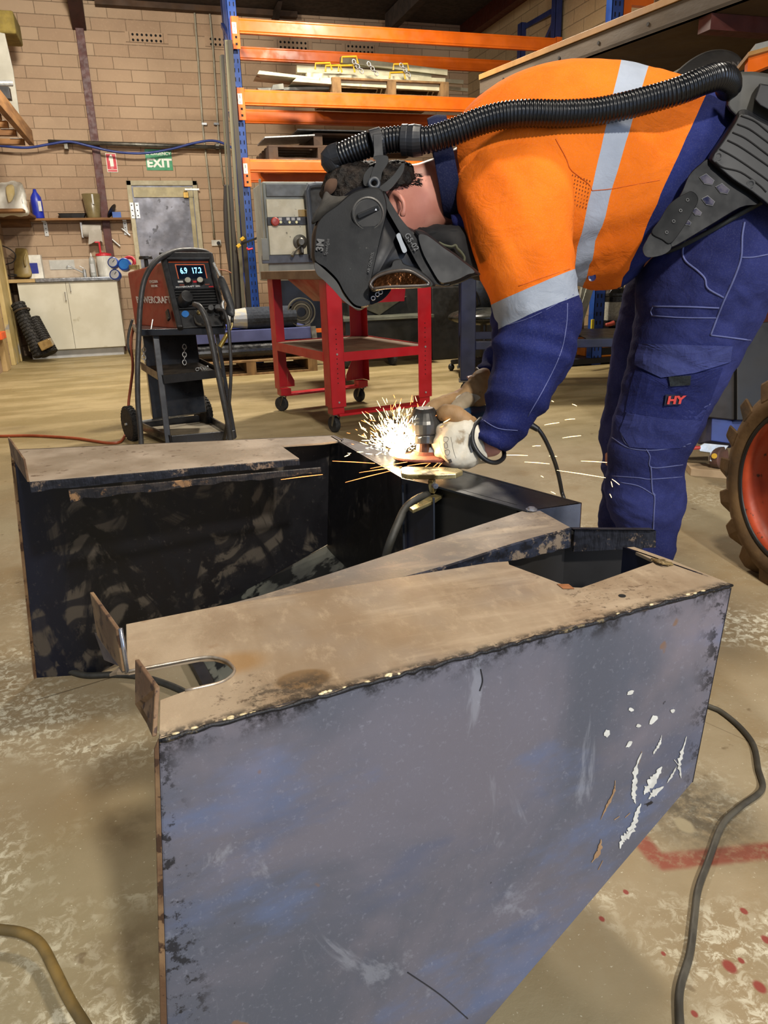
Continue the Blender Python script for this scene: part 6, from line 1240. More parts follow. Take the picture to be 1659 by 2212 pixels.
for (px, t, bt, lab) in ((520, 42, 75, 0), (532, 195, 229, 1), (545, 345, 373, 2)):
    z1, z0 = Y(px, t, RY).z, Y(px, bt, RY).z; lv.append(z1)
    for y, sg in ((RY-.005, -1), (RR+.03, 1)):
        b = MB(); x1 = (xr0 if sg < 0 else xq)
        # stepped box beam: web with rounded top and bottom rolls
        yy = y-.04 if sg < 0 else y-.0
        prof = [(0, 0), (0, .012), (-.006, .022), (-.006, (z1-z0)-.022), (0, (z1-z0)-.012), (0, z1-z0), (.045, z1-z0), (.045, 0)]
        R0 = [Vc((xl1-.002, yy+a, z0+h)) for a, h in prof]; R1 = [Vc((x1, yy+a, z0+h)) for a, h in prof]
        b.loft([R0, R1]); bo = b.build('beam', m_or, rk, bevel=.003)
        if sg < 0:
            for xe in (xl1-.065, x1-.01):
                b = MB(); b.bx(xe, xe+.07, yy-.008, yy+.0, z0-.13, z1+.01); b.bx(xe-.0, xe+.006, yy-.008, RY+.02, z0-.13, z1+.01); co = b.build('beam_connector', m_or, bo, bevel=.002)
                for q in range(2): b = MB(); b.bx(xe+.025, xe+.045, yy-.009, yy-.008, z0-.10+q*.055, z0-.08+q*.055); b.build('slot', m_void, co)
            b = MB(); b.bx(xl1-.06, xl1-.02, yy-.010, yy-.008, z1-.13, z1-.04); lo = b.build('rack_label', m_white, bo)
            text('1', (xl1-.05, yy-.0105, z1-.08), (1, 0, 0), (0, 0, 1), .03, m_blk, lo); text('1', (xl1-.05, yy-.0105, z1-.12), (1, 0, 0), (0, 0, 1), .02, m_blk, lo)
m_pal = M('pallet_timber', '#6e5332', '#8d6e45', 5, rough=.85, sc=(3, 1, 1), bump=.2); m_pald = M('dark_pallet_timber', '#3c2a1c', '#503a26', 5, rough=.85)
def pallet(x0, x1, y0, y1, z, lab, mt, h=.13, nb=3, grp=None):
    p = thing('timber_pallet', ((x0+x1)/2, (y0+y1)/2, z), lab, 'pallet', grp)
    for i in range(nb): xx = x0+(x1-x0-.09)*i/(nb-1); b = MB(); b.bx(xx, xx+.09, y0, y1, z+.018, z+h-.02); b.build('bearer', mt, p)
    for zz in (z, z+h-.02):
        for j in range(5): yy = y0+(y1-y0-.1)*j/4; b = MB(); b.bx(x0, x1, yy, yy+.1, zz, zz+.018); b.build('deck_board', mt, p, bevel=.002)
    return p
def xat(px, py, y=8.0): return Y(px, py, y).x
z2 = lv[1]; z3 = lv[2]
pallet(xat(717, 190, 7.95), xat(968, 190, 7.95), 7.93, 8.75, z2+.002, 'pale timber pallet on the middle orange beams under the white steel bars', m_pal, h=.15)
m_wp = M('chipped_white_paint', '#b3ae90', '#c8c4a6', 10, rough=.5, c3='#7b5c36', s3=7, t3=.64); m_yel = M('yellow_paint', '#b58c16', '#c99d20', rough=.45)
zb = z2+.155
bars = [((690, 176), (968, 192), 8.0, .06), ((662, 166), (960, 178), 8.1, .065), ((640, 150), (930, 168), 8.25, .065), ((735, 130), (965, 158), 8.2, .055), ((700, 158), (1000, 178), 8.4, .04), ((650, 158), (890, 175), 8.5, .04), ((760, 140), (900, 150), 8.45, .04), ((720, 165), (1010, 195), 8.6, .035)]
wlab = ['front', 'second', 'third', 'topmost slanting', 'fifth', 'rearmost', 'short upper', 'lowest far']
for i, (a, c, y, w) in enumerate(bars):
    A, C = Y(a[0], a[1], y), Y(c[0], c[1], y); b = MB(); b.beam(A, C, w, w)
    tag(b.build('white_steel_bar', m_wp, bevel=.003), 'chipped white steel bar, %s of the pile on the rack pallet' % wlab[i], 'steel bar', 'white steel bars piled on the rack pallet')
for i, (px, py) in enumerate(((700, 138), (722, 143), (757, 124), (860, 158), (868, 140), (750, 143))):  # bent yellow handles belonging to the white bars
    p = Y(px, py, 7.97); b = MB(); b.tube([p+Vc((-.09, 0, -.05)), p+Vc((-.085, 0, 0)), p+Vc((.06, 0, .01)), p+Vc((.075, 0, -.05))], .010, 8, smooth=False)
    tag(b.build('yellow_handle', m_yel), 'yellow bent steel handle on the pile of white bars, %s' % ('first from the left', 'second from the left', 'the highest one', 'lower right one', 'upper right one', 'middle one')[i], 'handle', 'yellow handles on the white bars')
for i, (px, py) in enumerate(((768, 130), (800, 135), (870, 138))):
    b = MB(); chainlinks(b, [Y(px-5+j*4, py+j*5+(j % 2)*2, 7.94) for j in range(6)], .028, .005); tag(b.build('steel_chain', m_galv, smooth=True), 'grey chain draped over the white bars, %s' % ('left one', 'middle one', 'right one')[i], 'chain', 'chains over the white bars')
for i, (pts, y) in enumerate(((((560, 152), (690, 168), (690, 173), (556, 160)), 8.0), (((640, 168), (716, 176), (716, 182), (632, 176)), 7.95), (((555, 190), (712, 186), (712, 193), (560, 196)), 8.05), (((590, 183), (612, 180), (614, 193), (586, 195)), 7.98))):
    b = MB(); b.prism([Y(x, yy, y) for x, yy in pts], (0, .3, 0)); tag(b.build('steel_offcut', m_wp if i < 2 else M('grey_offcut', '#5c5c56', '#78786e', rough=.5, metal=.3), bevel=.002), ('long white steel sheet edge', 'shorter white folded sheet', 'grey steel strip lying flat', 'small grey steel offcut')[i]+' left of the rack pallet', 'steel offcut', 'offcuts beside the rack pallet')
for (x0, x1, yp, z_, lab) in ((582, 726, 7.85, z3+.002, 'lower dark timber pallet on the bottom orange beams'),):
    pallet(xat(x0, 330, yp), xat(x1, 330, yp)+.4, yp+.03, 8.7, z_, lab, m_pald)
pallet(xat(690, 290, 7.95)-.05, xat(930, 290, 7.95), 8.0, 8.75, z3+.135, 'upper dark timber pallet stacked on the bottom level of the rack', m_pald)
b = MB(); zz = z3+.275; b.bx(xat(640, 280), xat(930, 280), 7.95, 8.7, zz, zz+.012); tag(b.build('steel_sheet', M('dark_sheet_steel', '#2b2a2a', '#3c3a38', rough=.4, metal=.5)), 'dark steel sheet lying on the upper dark pallet of the rack', 'sheet')
b = MB(); b.prism([Y(x, y, 7.9) for x, y in ((572, 295), (680, 290), (680, 293), (572, 298))], (0, .5, 0)); tag(b.build('thin_grey_sheet', m_galv), 'thin pale sheet sticking out left over the lower dark pallet', 'sheet')
# bars leaning beside the left upright
m_bar = M('oily_steel_bar', '#2e2a23', '#4a443a', 3, rough=.45, metal=.4, sc=(1, 1, .15)); m_bar2 = M('pale_steel_bar', '#57523f', '#6e6850', 3, rough=.5, metal=.4, sc=(1, 1, .15))
for i, (a, w, c, wc, y, mt, lab) in enumerate((((497, 86), 8, (543, 720), 9, 7.80, m_bar, 'dark flat steel bar leaning closest to the blue upright'), ((489, 86), 6, (530, 720), 8, 7.82, m_bar2, 'pale grey steel bar second from the blue upright'),
        ((481, 118), 6, (518, 715), 9, 7.86, m_bar, 'dark steel bar third from the blue upright'), ((476, 120), 3, (508, 712), 5, 7.9, m_bar2, 'thin steel bar fourth from the blue upright'))):
    A, C = Y(a[0], a[1], y), Y(c[0], c[1], y); C = A+(C-A)*(A.z/(A.z-C.z)) if A.z-C.z else C; C.z = 0.0
    hw = (Y(a[0]+w, a[1], y)-A).x*.62; b = MB(); b.prism([A-Vc((hw, 0, 0)), A+Vc((hw, 0, 0)), C+Vc((hw, 0, 0)), C-Vc((hw, 0, 0))], (0, .02, 0)); tag(b.build('steel_bar', mt), lab, 'steel bar', 'steel bars leaning by the rack')
b = MB(); pts = [(484, 398), (498, 399), (520, 600), (528, 690), (512, 690), (497, 600), (485, 510), (483, 450)]; b.prism([Vc((Y(x, y, 8.05).x, 8.05, max(.0, Y(x, y, 8.05).z-(.6 if y > 650 else 0)))) for x, y in pts], (0, .05, 0)); tag(b.build('black_curtain', M('black_vinyl', '#15110e', '#241d17', 5, rough=.5, sc=(3, 1, .3)), bevel=.01), 'hanging black vinyl curtain strip left of the leaning steel bars', 'curtain')
# trigger clamp and glasses hanging on the bars
sc_ = thing('trigger_clamp', Y(535, 530, 7.7), 'teal and yellow trigger clamp hooked on the blue rack upright', 'clamp')
b = MB(); b.beam(Y(520, 528, 7.7), Y(556, 514, 7.7), .012, .02); b.build('clamp_bar', m_blk, sc_)
b = MB(); puff(b, [(523, 522), (534, 521), (548, 528), (547, 532), (530, 530), (522, 532)], 8.45, .02); b.build('clamp_body', M('teal_plastic', '#1f3c40', rough=.4), sc_, smooth=True)
for x, y in ((523, 516), (515, 531)): b = MB(); b.beam(Y(x-3, y+3, 7.68), Y(x+4, y-3, 7.68), .03, .03); b.build('yellow_pad', m_yel, sc_, bevel=.004)
b = MB(); b.tube([Y(x, y, 7.69) for x, y in ((533, 535), (536, 539), (546, 537))], .009, 8); b.build('trigger', m_red, sc_, smooth=True)
sg = thing('safety_glasses', Y(508, 590, 7.4), 'dark safety glasses hanging from the curtain above the welder torch', 'glasses')
for dx in (0,): b = MB(); puff(b, [(498, 592), (506, 582), (514, 584), (516, 591), (512, 597), (500, 597)], 8.1, .02); b.build('lens', M('dark_lens', '#0e0c14', rough=.15), sg, smooth=True)
b = MB(); b.tube([Y(x, y, 7.4) for x, y in ((472, 582), (480, 583), (490, 585), (500, 590))], .006, 8); b.build('temple_arm', M('copper_arm', '#7a4a2a', rough=.4), sg, smooth=True)
# ================================================================ RED TABLE
m_rt = M('red_table_paint', '#a01019', '#b3141e', 5, rough=.38); m_br = M('brown_dusty_board', '#5f4a36', '#75604a', 6, rough=.6)
FL, FR_, BL_ = Vc((.985, 4.235, 0)), Vc((1.665, 4.365, 0)), Vc((.835, 5.18, 0)); ex = (FR_-FL).normalized(); Lx = (FR_-FL).length; ey = Vc((-ex.y, ex.x, 0)); Ly = (BL_-FL).length
rt = thing('red_steel_table', FL+ex*Lx/2+ey*Ly/2, 'red steel machine table on castors with one brown lower shelf', 'table')
def tf(x, y, z): return FL+ex*x+ey*y+Vc((0, 0, z))
for (x, y, sx_, sy_) in ((0, 0, 1, 1), (Lx, 0, -1, 1), (0, Ly, 1, -1), (Lx, Ly, -1, -1)):
    b = MB(tf); w = .095
    b.bx(min(x, x+sx_*w), max(x, x+sx_*w), min(y, y+sy_*.004), max(y, y+sy_*.004), .16, .885); b.bx(min(x, x+sx_*.004), max(x, x+sx_*.004), min(y, y+sy_*w), max(y, y+sy_*w), .16, .885)
    b.prism([(x+sx_*w, y+sy_*.002, .16), (x+sx_*w, y+sy_*.002, .30), (x+sx_*(w+.05), y+sy_*.002, .20), (x+sx_*(w+.05), y+sy_*.002, .16)], (0, sy_*.003, 0)) if y else None
    lg = b.build('leg', m_rt, rt, bevel=.0015)
    if y == 0:
        h = MB(tf)
        for i in range(12): h.add([(x+sx_*w*.5-.003, -.0012, .30+i*.028), (x+sx_*w*.5+.003, -.0012, .30+i*.028), (x+sx_*w*.5+.003, -.0012, .306+i*.028), (x+sx_*w*.5-.003, -.0012, .306+i*.028)], [(0, 1, 2, 3)])
        h.build('bolt_holes', m_void, lg); b = MB(tf)
        p = Vc((x+sx_*w*.5, -.002, .47)); b.cyl(p, p+Vc((0, -.004, 0)), .006, n=8); p = Vc((x+sx_*w*.5, -.002, .19)); b.cyl(p, p+Vc((0, -.004, 0)), .006, n=8); b.build('bolt_heads', m_galv, lg)
    b = MB(tf); b.bx(x+sx_*.01-.0, x+sx_*.085, y+sy_*.01, y+sy_*.085, .115, .16) if sx_*sy_ > 0 and sx_ > 0 else b.bx(min(x+sx_*.01, x+sx_*.085), max(x+sx_*.01, x+sx_*.085), min(y+sy_*.01, y+sy_*.085), max(y+sy_*.01, y+sy_*.085), .115, .16)
    b.build('foot_block', m_rt, rt, bevel=.001)
    # castor
    c = tf(x+sx_*.045, y+sy_*.045, .05); an = random.uniform(.2, .9); dx = Vc((math.cos(an), math.sin(an), 0)); c2 = c-dx.cross(Vc((0, 0, 1)))*.025
    b = MB(); b.lathe([(.02, -.016), (.045, -.016), (.05, -.010), (.05, .010), (.045, .016), (.02, .016)], c2, dx, 24); wo = b.build('castor_wheel', m_tyre, rt, smooth=False)
    b = MB()
    for s in (-1, 1): b.prism([c2+dx*s*.020+Vc((0, -.02, -.01)), c2+dx*s*.020+Vc((0, .02, -.01)), c+dx*s*.022+Vc((0, .03, .06)), c+dx*s*.022+Vc((0, -.03, .06))], dx*.003)
    b.bx(c.x-.03, c.x+.03, c.y-.03, c.y+.03, .108, .114); b.build('castor_fork', m_steel, rt)
b = MB(tf); b.bx(.005, Lx-.005, .005, Ly-.005, .468, .472); b.build('shelf_board', m_br, rt)
b = MB(tf); b.bx(0.09, Lx-.09, -.002, .004, .425, .478); b.build('shelf_edge', m_rt, rt); b = MB(tf); b.bx(-.002, .004, .09, Ly-.09, .425, .478); b.build('shelf_edge', m_rt, rt)
b = MB(tf); b.bx(Lx-.004, Lx+.002, .09, Ly-.09, .425, .478); b.build('shelf_edge', m_rt, rt); b = MB(tf); b.bx(.09, Lx-.09, Ly-.004, Ly+.002, .425, .478); b.build('shelf_edge', m_rt, rt)
for y0 in (-.02, Ly-.08): b = MB(tf); b.bx(.04, Lx-.04, y0, y0+.1, .108, .122); b.build('foot_rail', m_rt, rt, bevel=.002)
b = MB(tf); b.bx(-.03, Lx+.03, -.04, Ly+.04, .885, .935); b.build('table_top', m_br, rt, bevel=.003)
b = MB(tf); b.loft([[Vc((x0, y0, .885)), Vc((x1, y0, .885)), Vc((x1, y1, .885)), Vc((x0, y1, .885))] if k == 0 else [Vc((x0+.14, y0, .74)), Vc((x1-.02, y0, .74)), Vc((x1-.02, y1-.1, .74)), Vc((x0+.14, y1-.1, .74))] for k, (x0, x1, y0, y1) in enumerate(((.1, Lx-.1, .12, Ly-.1),)*2)]); b.build('sloping_chute', m_rt, rt)
# grey machine behind
m_mg = M('machine_grey', '#7c7f79', '#8c8f87', 5, rough=.5); m_mp = M('cream_machine_panel', '#cfc9ad', '#e0dabf', 9, rough=.5, c3='#7f7b68', s3=30, t3=.66)
MY = 6.0
gm = thing('metalworking_machine', Y(620, 600, MY)*1, 'grey metalworking machine with a cream control panel and a round red stop button', 'machine'); ORG[gm].z = 0; gm.location.z = 0
def rc(name, x0, y0, x1, y1, dy, mt, th=.02, par=None, bev=.003, y=MY):
    a, c = Y(x0, y0, y-dy), Y(x1, y1, y-dy); return MB().bx(min(a.x, c.x), max(a.x, c.x), y-dy, y-dy+th, min(a.z, c.z), max(a.z, c.z)).build(name, mt, par or gm, bevel=bev)
a, c = Y(566, 392, MY), Y(800, 600, MY); MB().bx(a.x, a.x+.85, MY, MY+.5, .86, a.z).build('machine_body', m_mg, gm, bevel=.01); MB().bx(Y(703, 700, MY+.2).x, Y(742, 700, MY+.2).x, MY+.2, MY+.36, .0, .86).build('pedestal', M('pedestal_slate', '#22252c', '#2f333b', 5, rough=.5), gm, bevel=.005)
rc('corner_column', 560, 386, 573, 515, .03, m_mg, .05); rc('side_cover', 564, 515, 582, 562, .05, m_mg, .05)
rc('control_panel', 575, 430, 664, 549, .02, m_mp, .02); rc('top_band', 574, 397, 664, 424, .02, M('machine_blue_grey', '#6a6f70', rough=.5), .02)
rc('switch_strip', 577, 469, 664, 486, .03, M('strip_dark', '#25272e', rough=.5), .012); rc('tan_label', 644, 453, 664, 468, .025, M('tan_label', '#9a8049'), .006)
p = Y(594, 479, MY-.04); b = MB(); b.lathe([(0, -.02), (.016, -.02), (.016, 0), (.031, .0), (.031, .016), (.024, .026), (0, .028)], p, (0, -1, 0), 24); b.build('stop_button', M('stop_red', '#b53a2c', rough=.4), gm)
for i, px in enumerate((606, 615, 625, 632, 640, 646)): p = Y(px, 480, MY-.03); b = MB(); b.cyl(p, p+Vc((0, -.012, 0)), .010, n=12); b.build('small_switch', m_blk if i % 2 else m_brass, gm)
for px in (605, 622, 633, 645): rc('switch_label', px-3.5, 470, px+4, 476, .034, m_lt, .003, bev=0)
p = Y(648, 523, MY-.02); b = MB(); b.lathe([(0, 0), (.055, 0), (.055, .012), (.03, .02), (.03, .05), (.022, .06), (0, .06)], p, (0, -1, 0), 28); b.build('chuck_knob', m_steel, gm)
b = MB(); b.cyl(p+Vc((0, -.05, -.02)), Y(631, 551, MY-.12), .006, n=8); b.cyl(Y(636, 544, MY-.1), Y(631, 553, MY-.12), .012, n=8); b.build('lever', m_steel, gm)
b = MB(); b.cyl(p+Vc((0, -.04, -.03)), Y(652, 548, MY-.1), .016, n=8); b.build('lever_socket', m_blk, gm)
# swung-open guard with rounded corners
b = MB(); gp = [Y(x, y, MY-.12) for x, y in ((676, 558), (667, 440), (664, 412), (668, 402), (682, 399), (760, 400))]; b.tube(gp, .022, 8, smooth=False); b.build('guard_frame', M('guard_blue_grey', '#4a5058', rough=.45, metal=.2), gm, smooth=False, bevel=.002)
rc('guard_panel', 668, 405, 780, 560, .09, M('guard_dark', '#33322e', rough=.6), .01)
rc('base_band', 566, 552, 700, 566, .04, M('machine_slate', '#474b56', rough=.45), .04)
# ================================================================ floor level behind the table
fp_ = pallet(Y(395, 812, 7.1).x, Y(688, 812, 7.1).x, 7.12, 7.9, 0.0, 'timber pallet on the floor behind the red table', m_pal, h=.14)
PZ = .142
m_bc = M('blue_steel_tray', '#3a3f66', '#474d78', 5, rough=.45); b = MB(); x0, x1 = Y(380, 790, 7.2).x, Y(676, 790, 7.2).x
tag(MB().bx(x0, x1, 7.2, 7.8, PZ+.16, PZ+.27).build('blue_steel_tray', m_bc, bevel=.006), 'long slate blue steel tray above the black rolls on the floor pallet', 'tray')
for i, (y, z, r) in enumerate(((7.24, PZ+.075, .075), (7.42, PZ+.075, .075), (7.6, PZ+.075, .075))):
    b = MB(); b.cyl((x0-.02, y, z), (x1+.05, y, z), r, n=20); tag(b.build('black_plastic_roll', M('black_film_roll', '#0f0f11', '#191a1c', rough=.25)), ('front', 'middle', 'rear')[i]+' black film roll lying on the floor pallet under the blue tray', 'roll', 'black rolls on the floor pallet')
crp = thing('carpet_roll', (1.3, 7.3, PZ+.27), 'dark blue felt roll with pale paper end lying on the blue tray', 'roll')
a, c = Y(535, 728, 7.3), Y(640, 727, 7.3); a.z = c.z = PZ+.27+.10; b = MB(); b.cyl(a, c, .10, n=20); b.build('felt_roll', M('blue_black_felt', '#20252e', '#2b313b', 30, rough=.9, bump=.4), crp)
b = MB(); b.cyl(a+Vc((-.18, 0, 0)), a+Vc((-.0, 0, 0)), .075, .098, n=16); b.build('paper_end', M('crumpled_paper', '#8b9098', '#a59d84', 12, rough=.8, bump=.5), crp)
cr2 = thing('belt_coil', Y(655, 718, 7.25), 'coiled grey rubber belt standing on edge on the blue tray', 'coil'); p = Y(654, 714, 7.22); p.z = PZ+.27+.136; 
for i, (r0, r1, mt) in enumerate(((.135, .125, 1), (.105, .09, 0), (.085, .07, 1), (.065, .045, 0))):
    b = MB(); b.lathe([(r0, 0), (r0, .05), (r1, .05), (r1, 0), (r0, 0)], p, (0, 1, 0), 32, cap=False); b.build('belt_turn', M('grey_belt', '#4c4a40', '#5f5c50', rough=.7) if mt else M('dark_belt', '#2f2d28', rough=.7), cr2)
b = MB(); b.bx(Y(538, 722, 7.5).x, Y(720, 722, 7.5).x, 7.45, 7.5, Y(600, 722, 7.5).z, Y(600, 714, 7.5).z); tag(b.build('orange_bar', m_or), 'thin orange steel bar lying behind the felt roll', 'bar')
bb = thing('blue_plastic_bin', Y(520, 730, 7.35), 'bright blue plastic tub on the pallet load beside the welder', 'bin'); b = MB(); x0_, x1_ = Y(440, 715, 7.35).x, Y(553, 715, 7.35).x; z0_, z1_ = PZ+.275, Y(520, 702, 7.35).z
b.loft([[Vc((x0_+d, 7.3+d, z)), Vc((x1_-d, 7.3+d, z)), Vc((x1_-d, 7.75-d, z)), Vc((x0_+d, 7.75-d, z))] for d, z in ((.03, z0_), (0, z1_), (-.01, z1_), (-.01, z1_-.03), (.01, z1_-.03))][:4]); b.build('tub', M('bright_blue_plastic', '#26379c', '#2c40ac', rough=.4), bb)
b = MB()
for i in range(14): 
    q = Y(500+random.uniform(-8, 30), 697+random.uniform(-6, 5), 7.4); b.tube([q, q+Vc((random.uniform(-.08, .08), .03, random.uniform(.0, .07))), q+Vc((random.uniform(-.14, .14), 0, random.uniform(-.02, .03))), q+Vc((random.uniform(-.1, .1), .05, -.02))], .004, 5, k=4)
tag(b.build('wire_tangle', M('pale_wire', '#8fa3a6', rough=.35, metal=.4), smooth=True), 'tangle of pale wire in the bright blue plastic tub', 'wire', kind='stuff')
for i, (px, y0, y1) in enumerate(((667, 680, 730), (680, 705, 735))):
    A, C = Y(px-4, y0, 7.4), Y(px, y1, 7.35); b = MB(); b.beam(C, A, .05, .02, up=(0, 1, 0)); tag(b.build('slotted_steel_strip', m_steel), ('taller', 'shorter')[i]+' slotted steel strip standing behind the belt coil', 'steel strip', 'steel strips behind the coil')
tag(MB().bx(Y(586, 650, 8.2).x, Y(745, 650, 8.2).x, 8.2, 8.24, 0, Y(650, 596, 8.2).z).build('dark_steel_sheet', M('blue_black_sheet', '#14161c', '#232730', 3, rough=.4, metal=.3)), 'dark blue black steel sheet standing behind the floor pallet under the rack', 'sheet')
# dark workshop trolley right of the pallet
dcb = thing('dark_trolley', (2.3, 7.3, 0), 'dark steel trolley bench on castors seen through the red table legs', 'trolley'); m_dk = M('dark_olive_steel', '#20201c', '#2d2c26', 6, rough=.4, metal=.3)
xa, xb = Y(745, 700, 7.1).x, Y(926, 700, 7.1).x; zt_ = Y(830, 683, 7.1).z
MB().bx(xa, xb, 7.1, 7.8, .17, zt_-.03).build('cabinet_body', m_dk, dcb, bevel=.004); MB().bx(xa-.03, xb+.03, 7.02, 7.85, zt_-.03, zt_).build('bench_top', M('worn_grey_top', '#55574c', '#6c6e60', rough=.4, metal=.3), dcb, bevel=.003)
b = MB(); b.prism([Y(x, y, 7.3) for x, y in ((770, 660), (800, 640), (880, 640), (850, 660), (820, 681))], (0, .3, 0)); b.build('folded_hopper', M('olive_hopper', '#3a382c', '#4b4838', rough=.45, metal=.3), dcb, bevel=.003)
MB().bx(xa+.1, xb+.1, 7.35, 7.7, zt_, zt_+.28).build('raised_back', m_dk, dcb)
for px in (758, 885):
    c = Z(px, 786, .07); c.y = 7.15; b = MB(); b.lathe([(.02, -.02), (.065, -.02), (.07, 0), (.065, .02), (.02, .02)], c, (1, .2, 0), 20); b.build('castor_wheel', m_tyre, dcb); MB().bx(c.x-.03, c.x+.03, c.y-.03, c.y+.03, c.z+.04, .17).build('castor_fork', m_galv, dcb)
# ================================================================ BLUE BENCH, CHAIR AND SHELF BEHIND THE MAN
m_nv = M('navy_bench_paint', '#111731', '#192042', 6, rough=.42)
P0 = Vc((2.17, 5.1, 0)); bd = Vc((.90, -.36, 0)).normalized(); bn = Vc((-bd.y, bd.x, 0))
def bf(x, y, z): return P0+bd*x+bn*y+Vc((0, 0, z))
nb = thing('blue_welding_bench', bf(.6, .35, 0), 'navy blue steel welding bench on castors behind the man', 'bench')
for x, y in ((0, 0), (1.75, 0), (0, .75), (1.75, .75)):
    b = MB(bf); b.bx(x, x+.11, y, y+.11, .125, .86); b.build('leg', m_nv, nb, bevel=.006)
    b = MB(bf); b.bx(x-.01, x+.12, y-.01, y+.12, .115, .125); b.build('foot_plate', m_steel, nb)
    c = bf(x+.055, y+.055, .055); b = MB(); b.lathe([(.015, -.02), (.05, -.02), (.055, 0), (.05, .02), (.015, .02)], c, (.8, .5, 0), 22); b.build('castor_wheel', m_tyre, nb)
    b = MB(bf); b.bx(x+.02, x+.035, y+.02, y+.09, .05, .115); b.bx(x+.075, x+.09, y+.02, y+.09, .05, .115); b.build('castor_fork', m_blk, nb)
for y in (.02, .80): b = MB(bf); b.bx(.11, 1.75, y, y+.05, .345, .405); b.build('lower_rail', m_nv, nb, bevel=.004)
b = MB(bf); b.bx(.02, .07, .11, .75, .345, .405); b.build('lower_rail', m_nv, nb); b = MB(bf); b.bx(-.05, 1.95, -.05, .95, .86, .90); b.build('bench_top', M('dark_bench_top', '#15140f', '#24221a', rough=.4, metal=.4), nb, bevel=.003)
b = MB(bf); b.bx(.9, 1.75, .02, .8, .405, .412); b.build('lower_shelf', m_dk, nb)
for i, (pts, lab) in enumerate(((((1003, 786), (1030, 779), (1060, 773), (1090, 770)), 'upper'), (((1003, 797), (1030, 789), (1065, 781), (1095, 778)), 'lower'))):
    b = MB(); b.tube([Z(x, y, .03) for x, y in pts], .026, 10); tag(b.build('black_hose', m_blk, smooth=True), lab+' black hose lying on the floor behind the navy bench leg', 'hose', 'black hoses on the floor')
oc = thing('office_chair', Z(1035, 800, 0), 'worn black office chair with a shiny seat behind the navy bench', 'chair'); CD = 6.5
cc = oc.location
m_vin = M('worn_black_vinyl', '#22221f', '#33332e', 8, rough=.3)
b = MB(); b.ell(Y(1045, 683, 6.3), .33, .3, .075, 24); b.build('seat', m_vin, oc, smooth=True)
b = MB(); b.ell(Y(1055, 625, 6.45), .26, .08, .28, 24); b.build('backrest', m_vin, oc, smooth=True)
b = MB(); p = Y(1045, 700, 6.3); b.cyl((p.x, p.y, .1), (p.x, p.y, p.z), .03, n=12); b.build('gas_lift', m_blk, oc)
b = MB(); b.tube([Y(1010, 615, 6.2), Y(1018, 622, 6.2), Y(1030, 640, 6.2), Y(1035, 660, 6.2)], .02, 8); b.build('armrest', m_blk, oc, smooth=True)
for i in range(5): t = 2*math.pi*i/5; b = MB(); b.beam((p.x, p.y, .11), (p.x+.3*math.cos(t), p.y+.3*math.sin(t), .08), .05, .04); b.build('leg', m_blk, oc, bevel=.004); b = MB(); b.ell((p.x+.3*math.cos(t), p.y+.3*math.sin(t), .035), .03, .03, .035, 12); b.build('castor', m_blk, oc)
tag(MB().bx(Y(934, 760, 7.3).x, Y(1240, 700, 7.3).x, 7.3, 7.75, .0, Y(1010, 618, 7.3).z).build('dark_backdrop', M('dark_backdrop_black', '#0f0f0d', '#191815', rough=.5), bevel=.01), 'dark block added to fill the dark gap behind the office chair', 'block')  # near-black block added so the gap behind the chair stays dark
tag(MB().bx(Y(1000, 760, 7.3).x, Y(1036, 700, 7.3).x, 7.32, 7.6, Y(1010, 618, 7.3).z+.002, Y(1010, 594, 7.3).z).build('grey_tool_case', M('blue_grey_case', '#3f474a', rough=.5), bevel=.01), 'blue grey tool case on the dark block beside the office chair', 'tool case')
# blue shelving bay against the right wall
bs = thing('blue_shelving', (4.0, 6.9, 0), 'blue slotted shelving bay against the right wall behind the man', 'shelving')
SX = 6.2
for px, py, y in ((1296, 650, SX), ):
    p = Y(px, py, y); b = MB(); b.bx(p.x-.055, p.x+.055, y, y+.005, 0, 3.1); b.bx(p.x+.05, p.x+.055, y, y+.09, 0, 3.1); b.bx(p.x-.055, p.x-.05, y, y+.09, 0, 3.1); u_ = b.build('upright', m_rb, bs); h = MB()
    for i in range(38):
        for cx in (-.025, .015): h.add([(p.x+cx-.006, y-.001, .05+i*.08), (p.x+cx+.006, y-.001, .05+i*.08), (p.x+cx+.006, y-.001, .085+i*.08), (p.x+cx-.006, y-.001, .085+i*.08)], [(0, 1, 2, 3)])
    h.build('upright_slots', m_void, u_)
pz_ = Y(1300, 722, SX-.05); 
for k, zz in enumerate((Y(1300, 712, SX).z, Y(1300, 772, SX).z)): b = MB(); b.bx(Y(1236, 700, SX).x, 4.48, SX-.02, SX+.5, zz-.05, zz); b.build('shelf_board', M('navy_shelf', '#12131c', '#1b1c26', rough=.5), bs)
s1, s2 = Y(1300, 712, SX).z+.001, Y(1300, 772, SX).z+.001
dr = thing('black_drum', (Y(1332, 680, SX+.15).x, SX+.15, s1), 'black plastic drum with a printed white label on the shelving', 'drum'); q = ORG[dr]
zt3 = Y(1332, 622, SX+.15).z; hd = zt3-s1; b = MB(); b.lathe([(0, 0), (.14, 0), (.15, .02), (.15, hd*.8), (.16, hd*.82), (.16, hd*.88), (.13, hd), (0, hd)], q, (0, 0, 1), 28); b.build('drum_body', M('black_drum_plastic', '#181816', '#2a2923', rough=.3), dr)
b = MB(); b.lathe([(.153, hd*.2), (.153, hd*.66), (.1505, hd*.66), (.1505, hd*.2)], q, (0, 0, 1), 28, cap=False); b.build('drum_label', M('printed_label', '#8c8a7c', '#a5a393', 60, rough=.6), dr)
b = MB(); b.torus(q+Vc((0, 0, hd)), (0, 1, 0), .05, .01, 16, 8, a0=0, a1=math.pi*2); b.build('drum_handle', m_blk, dr)
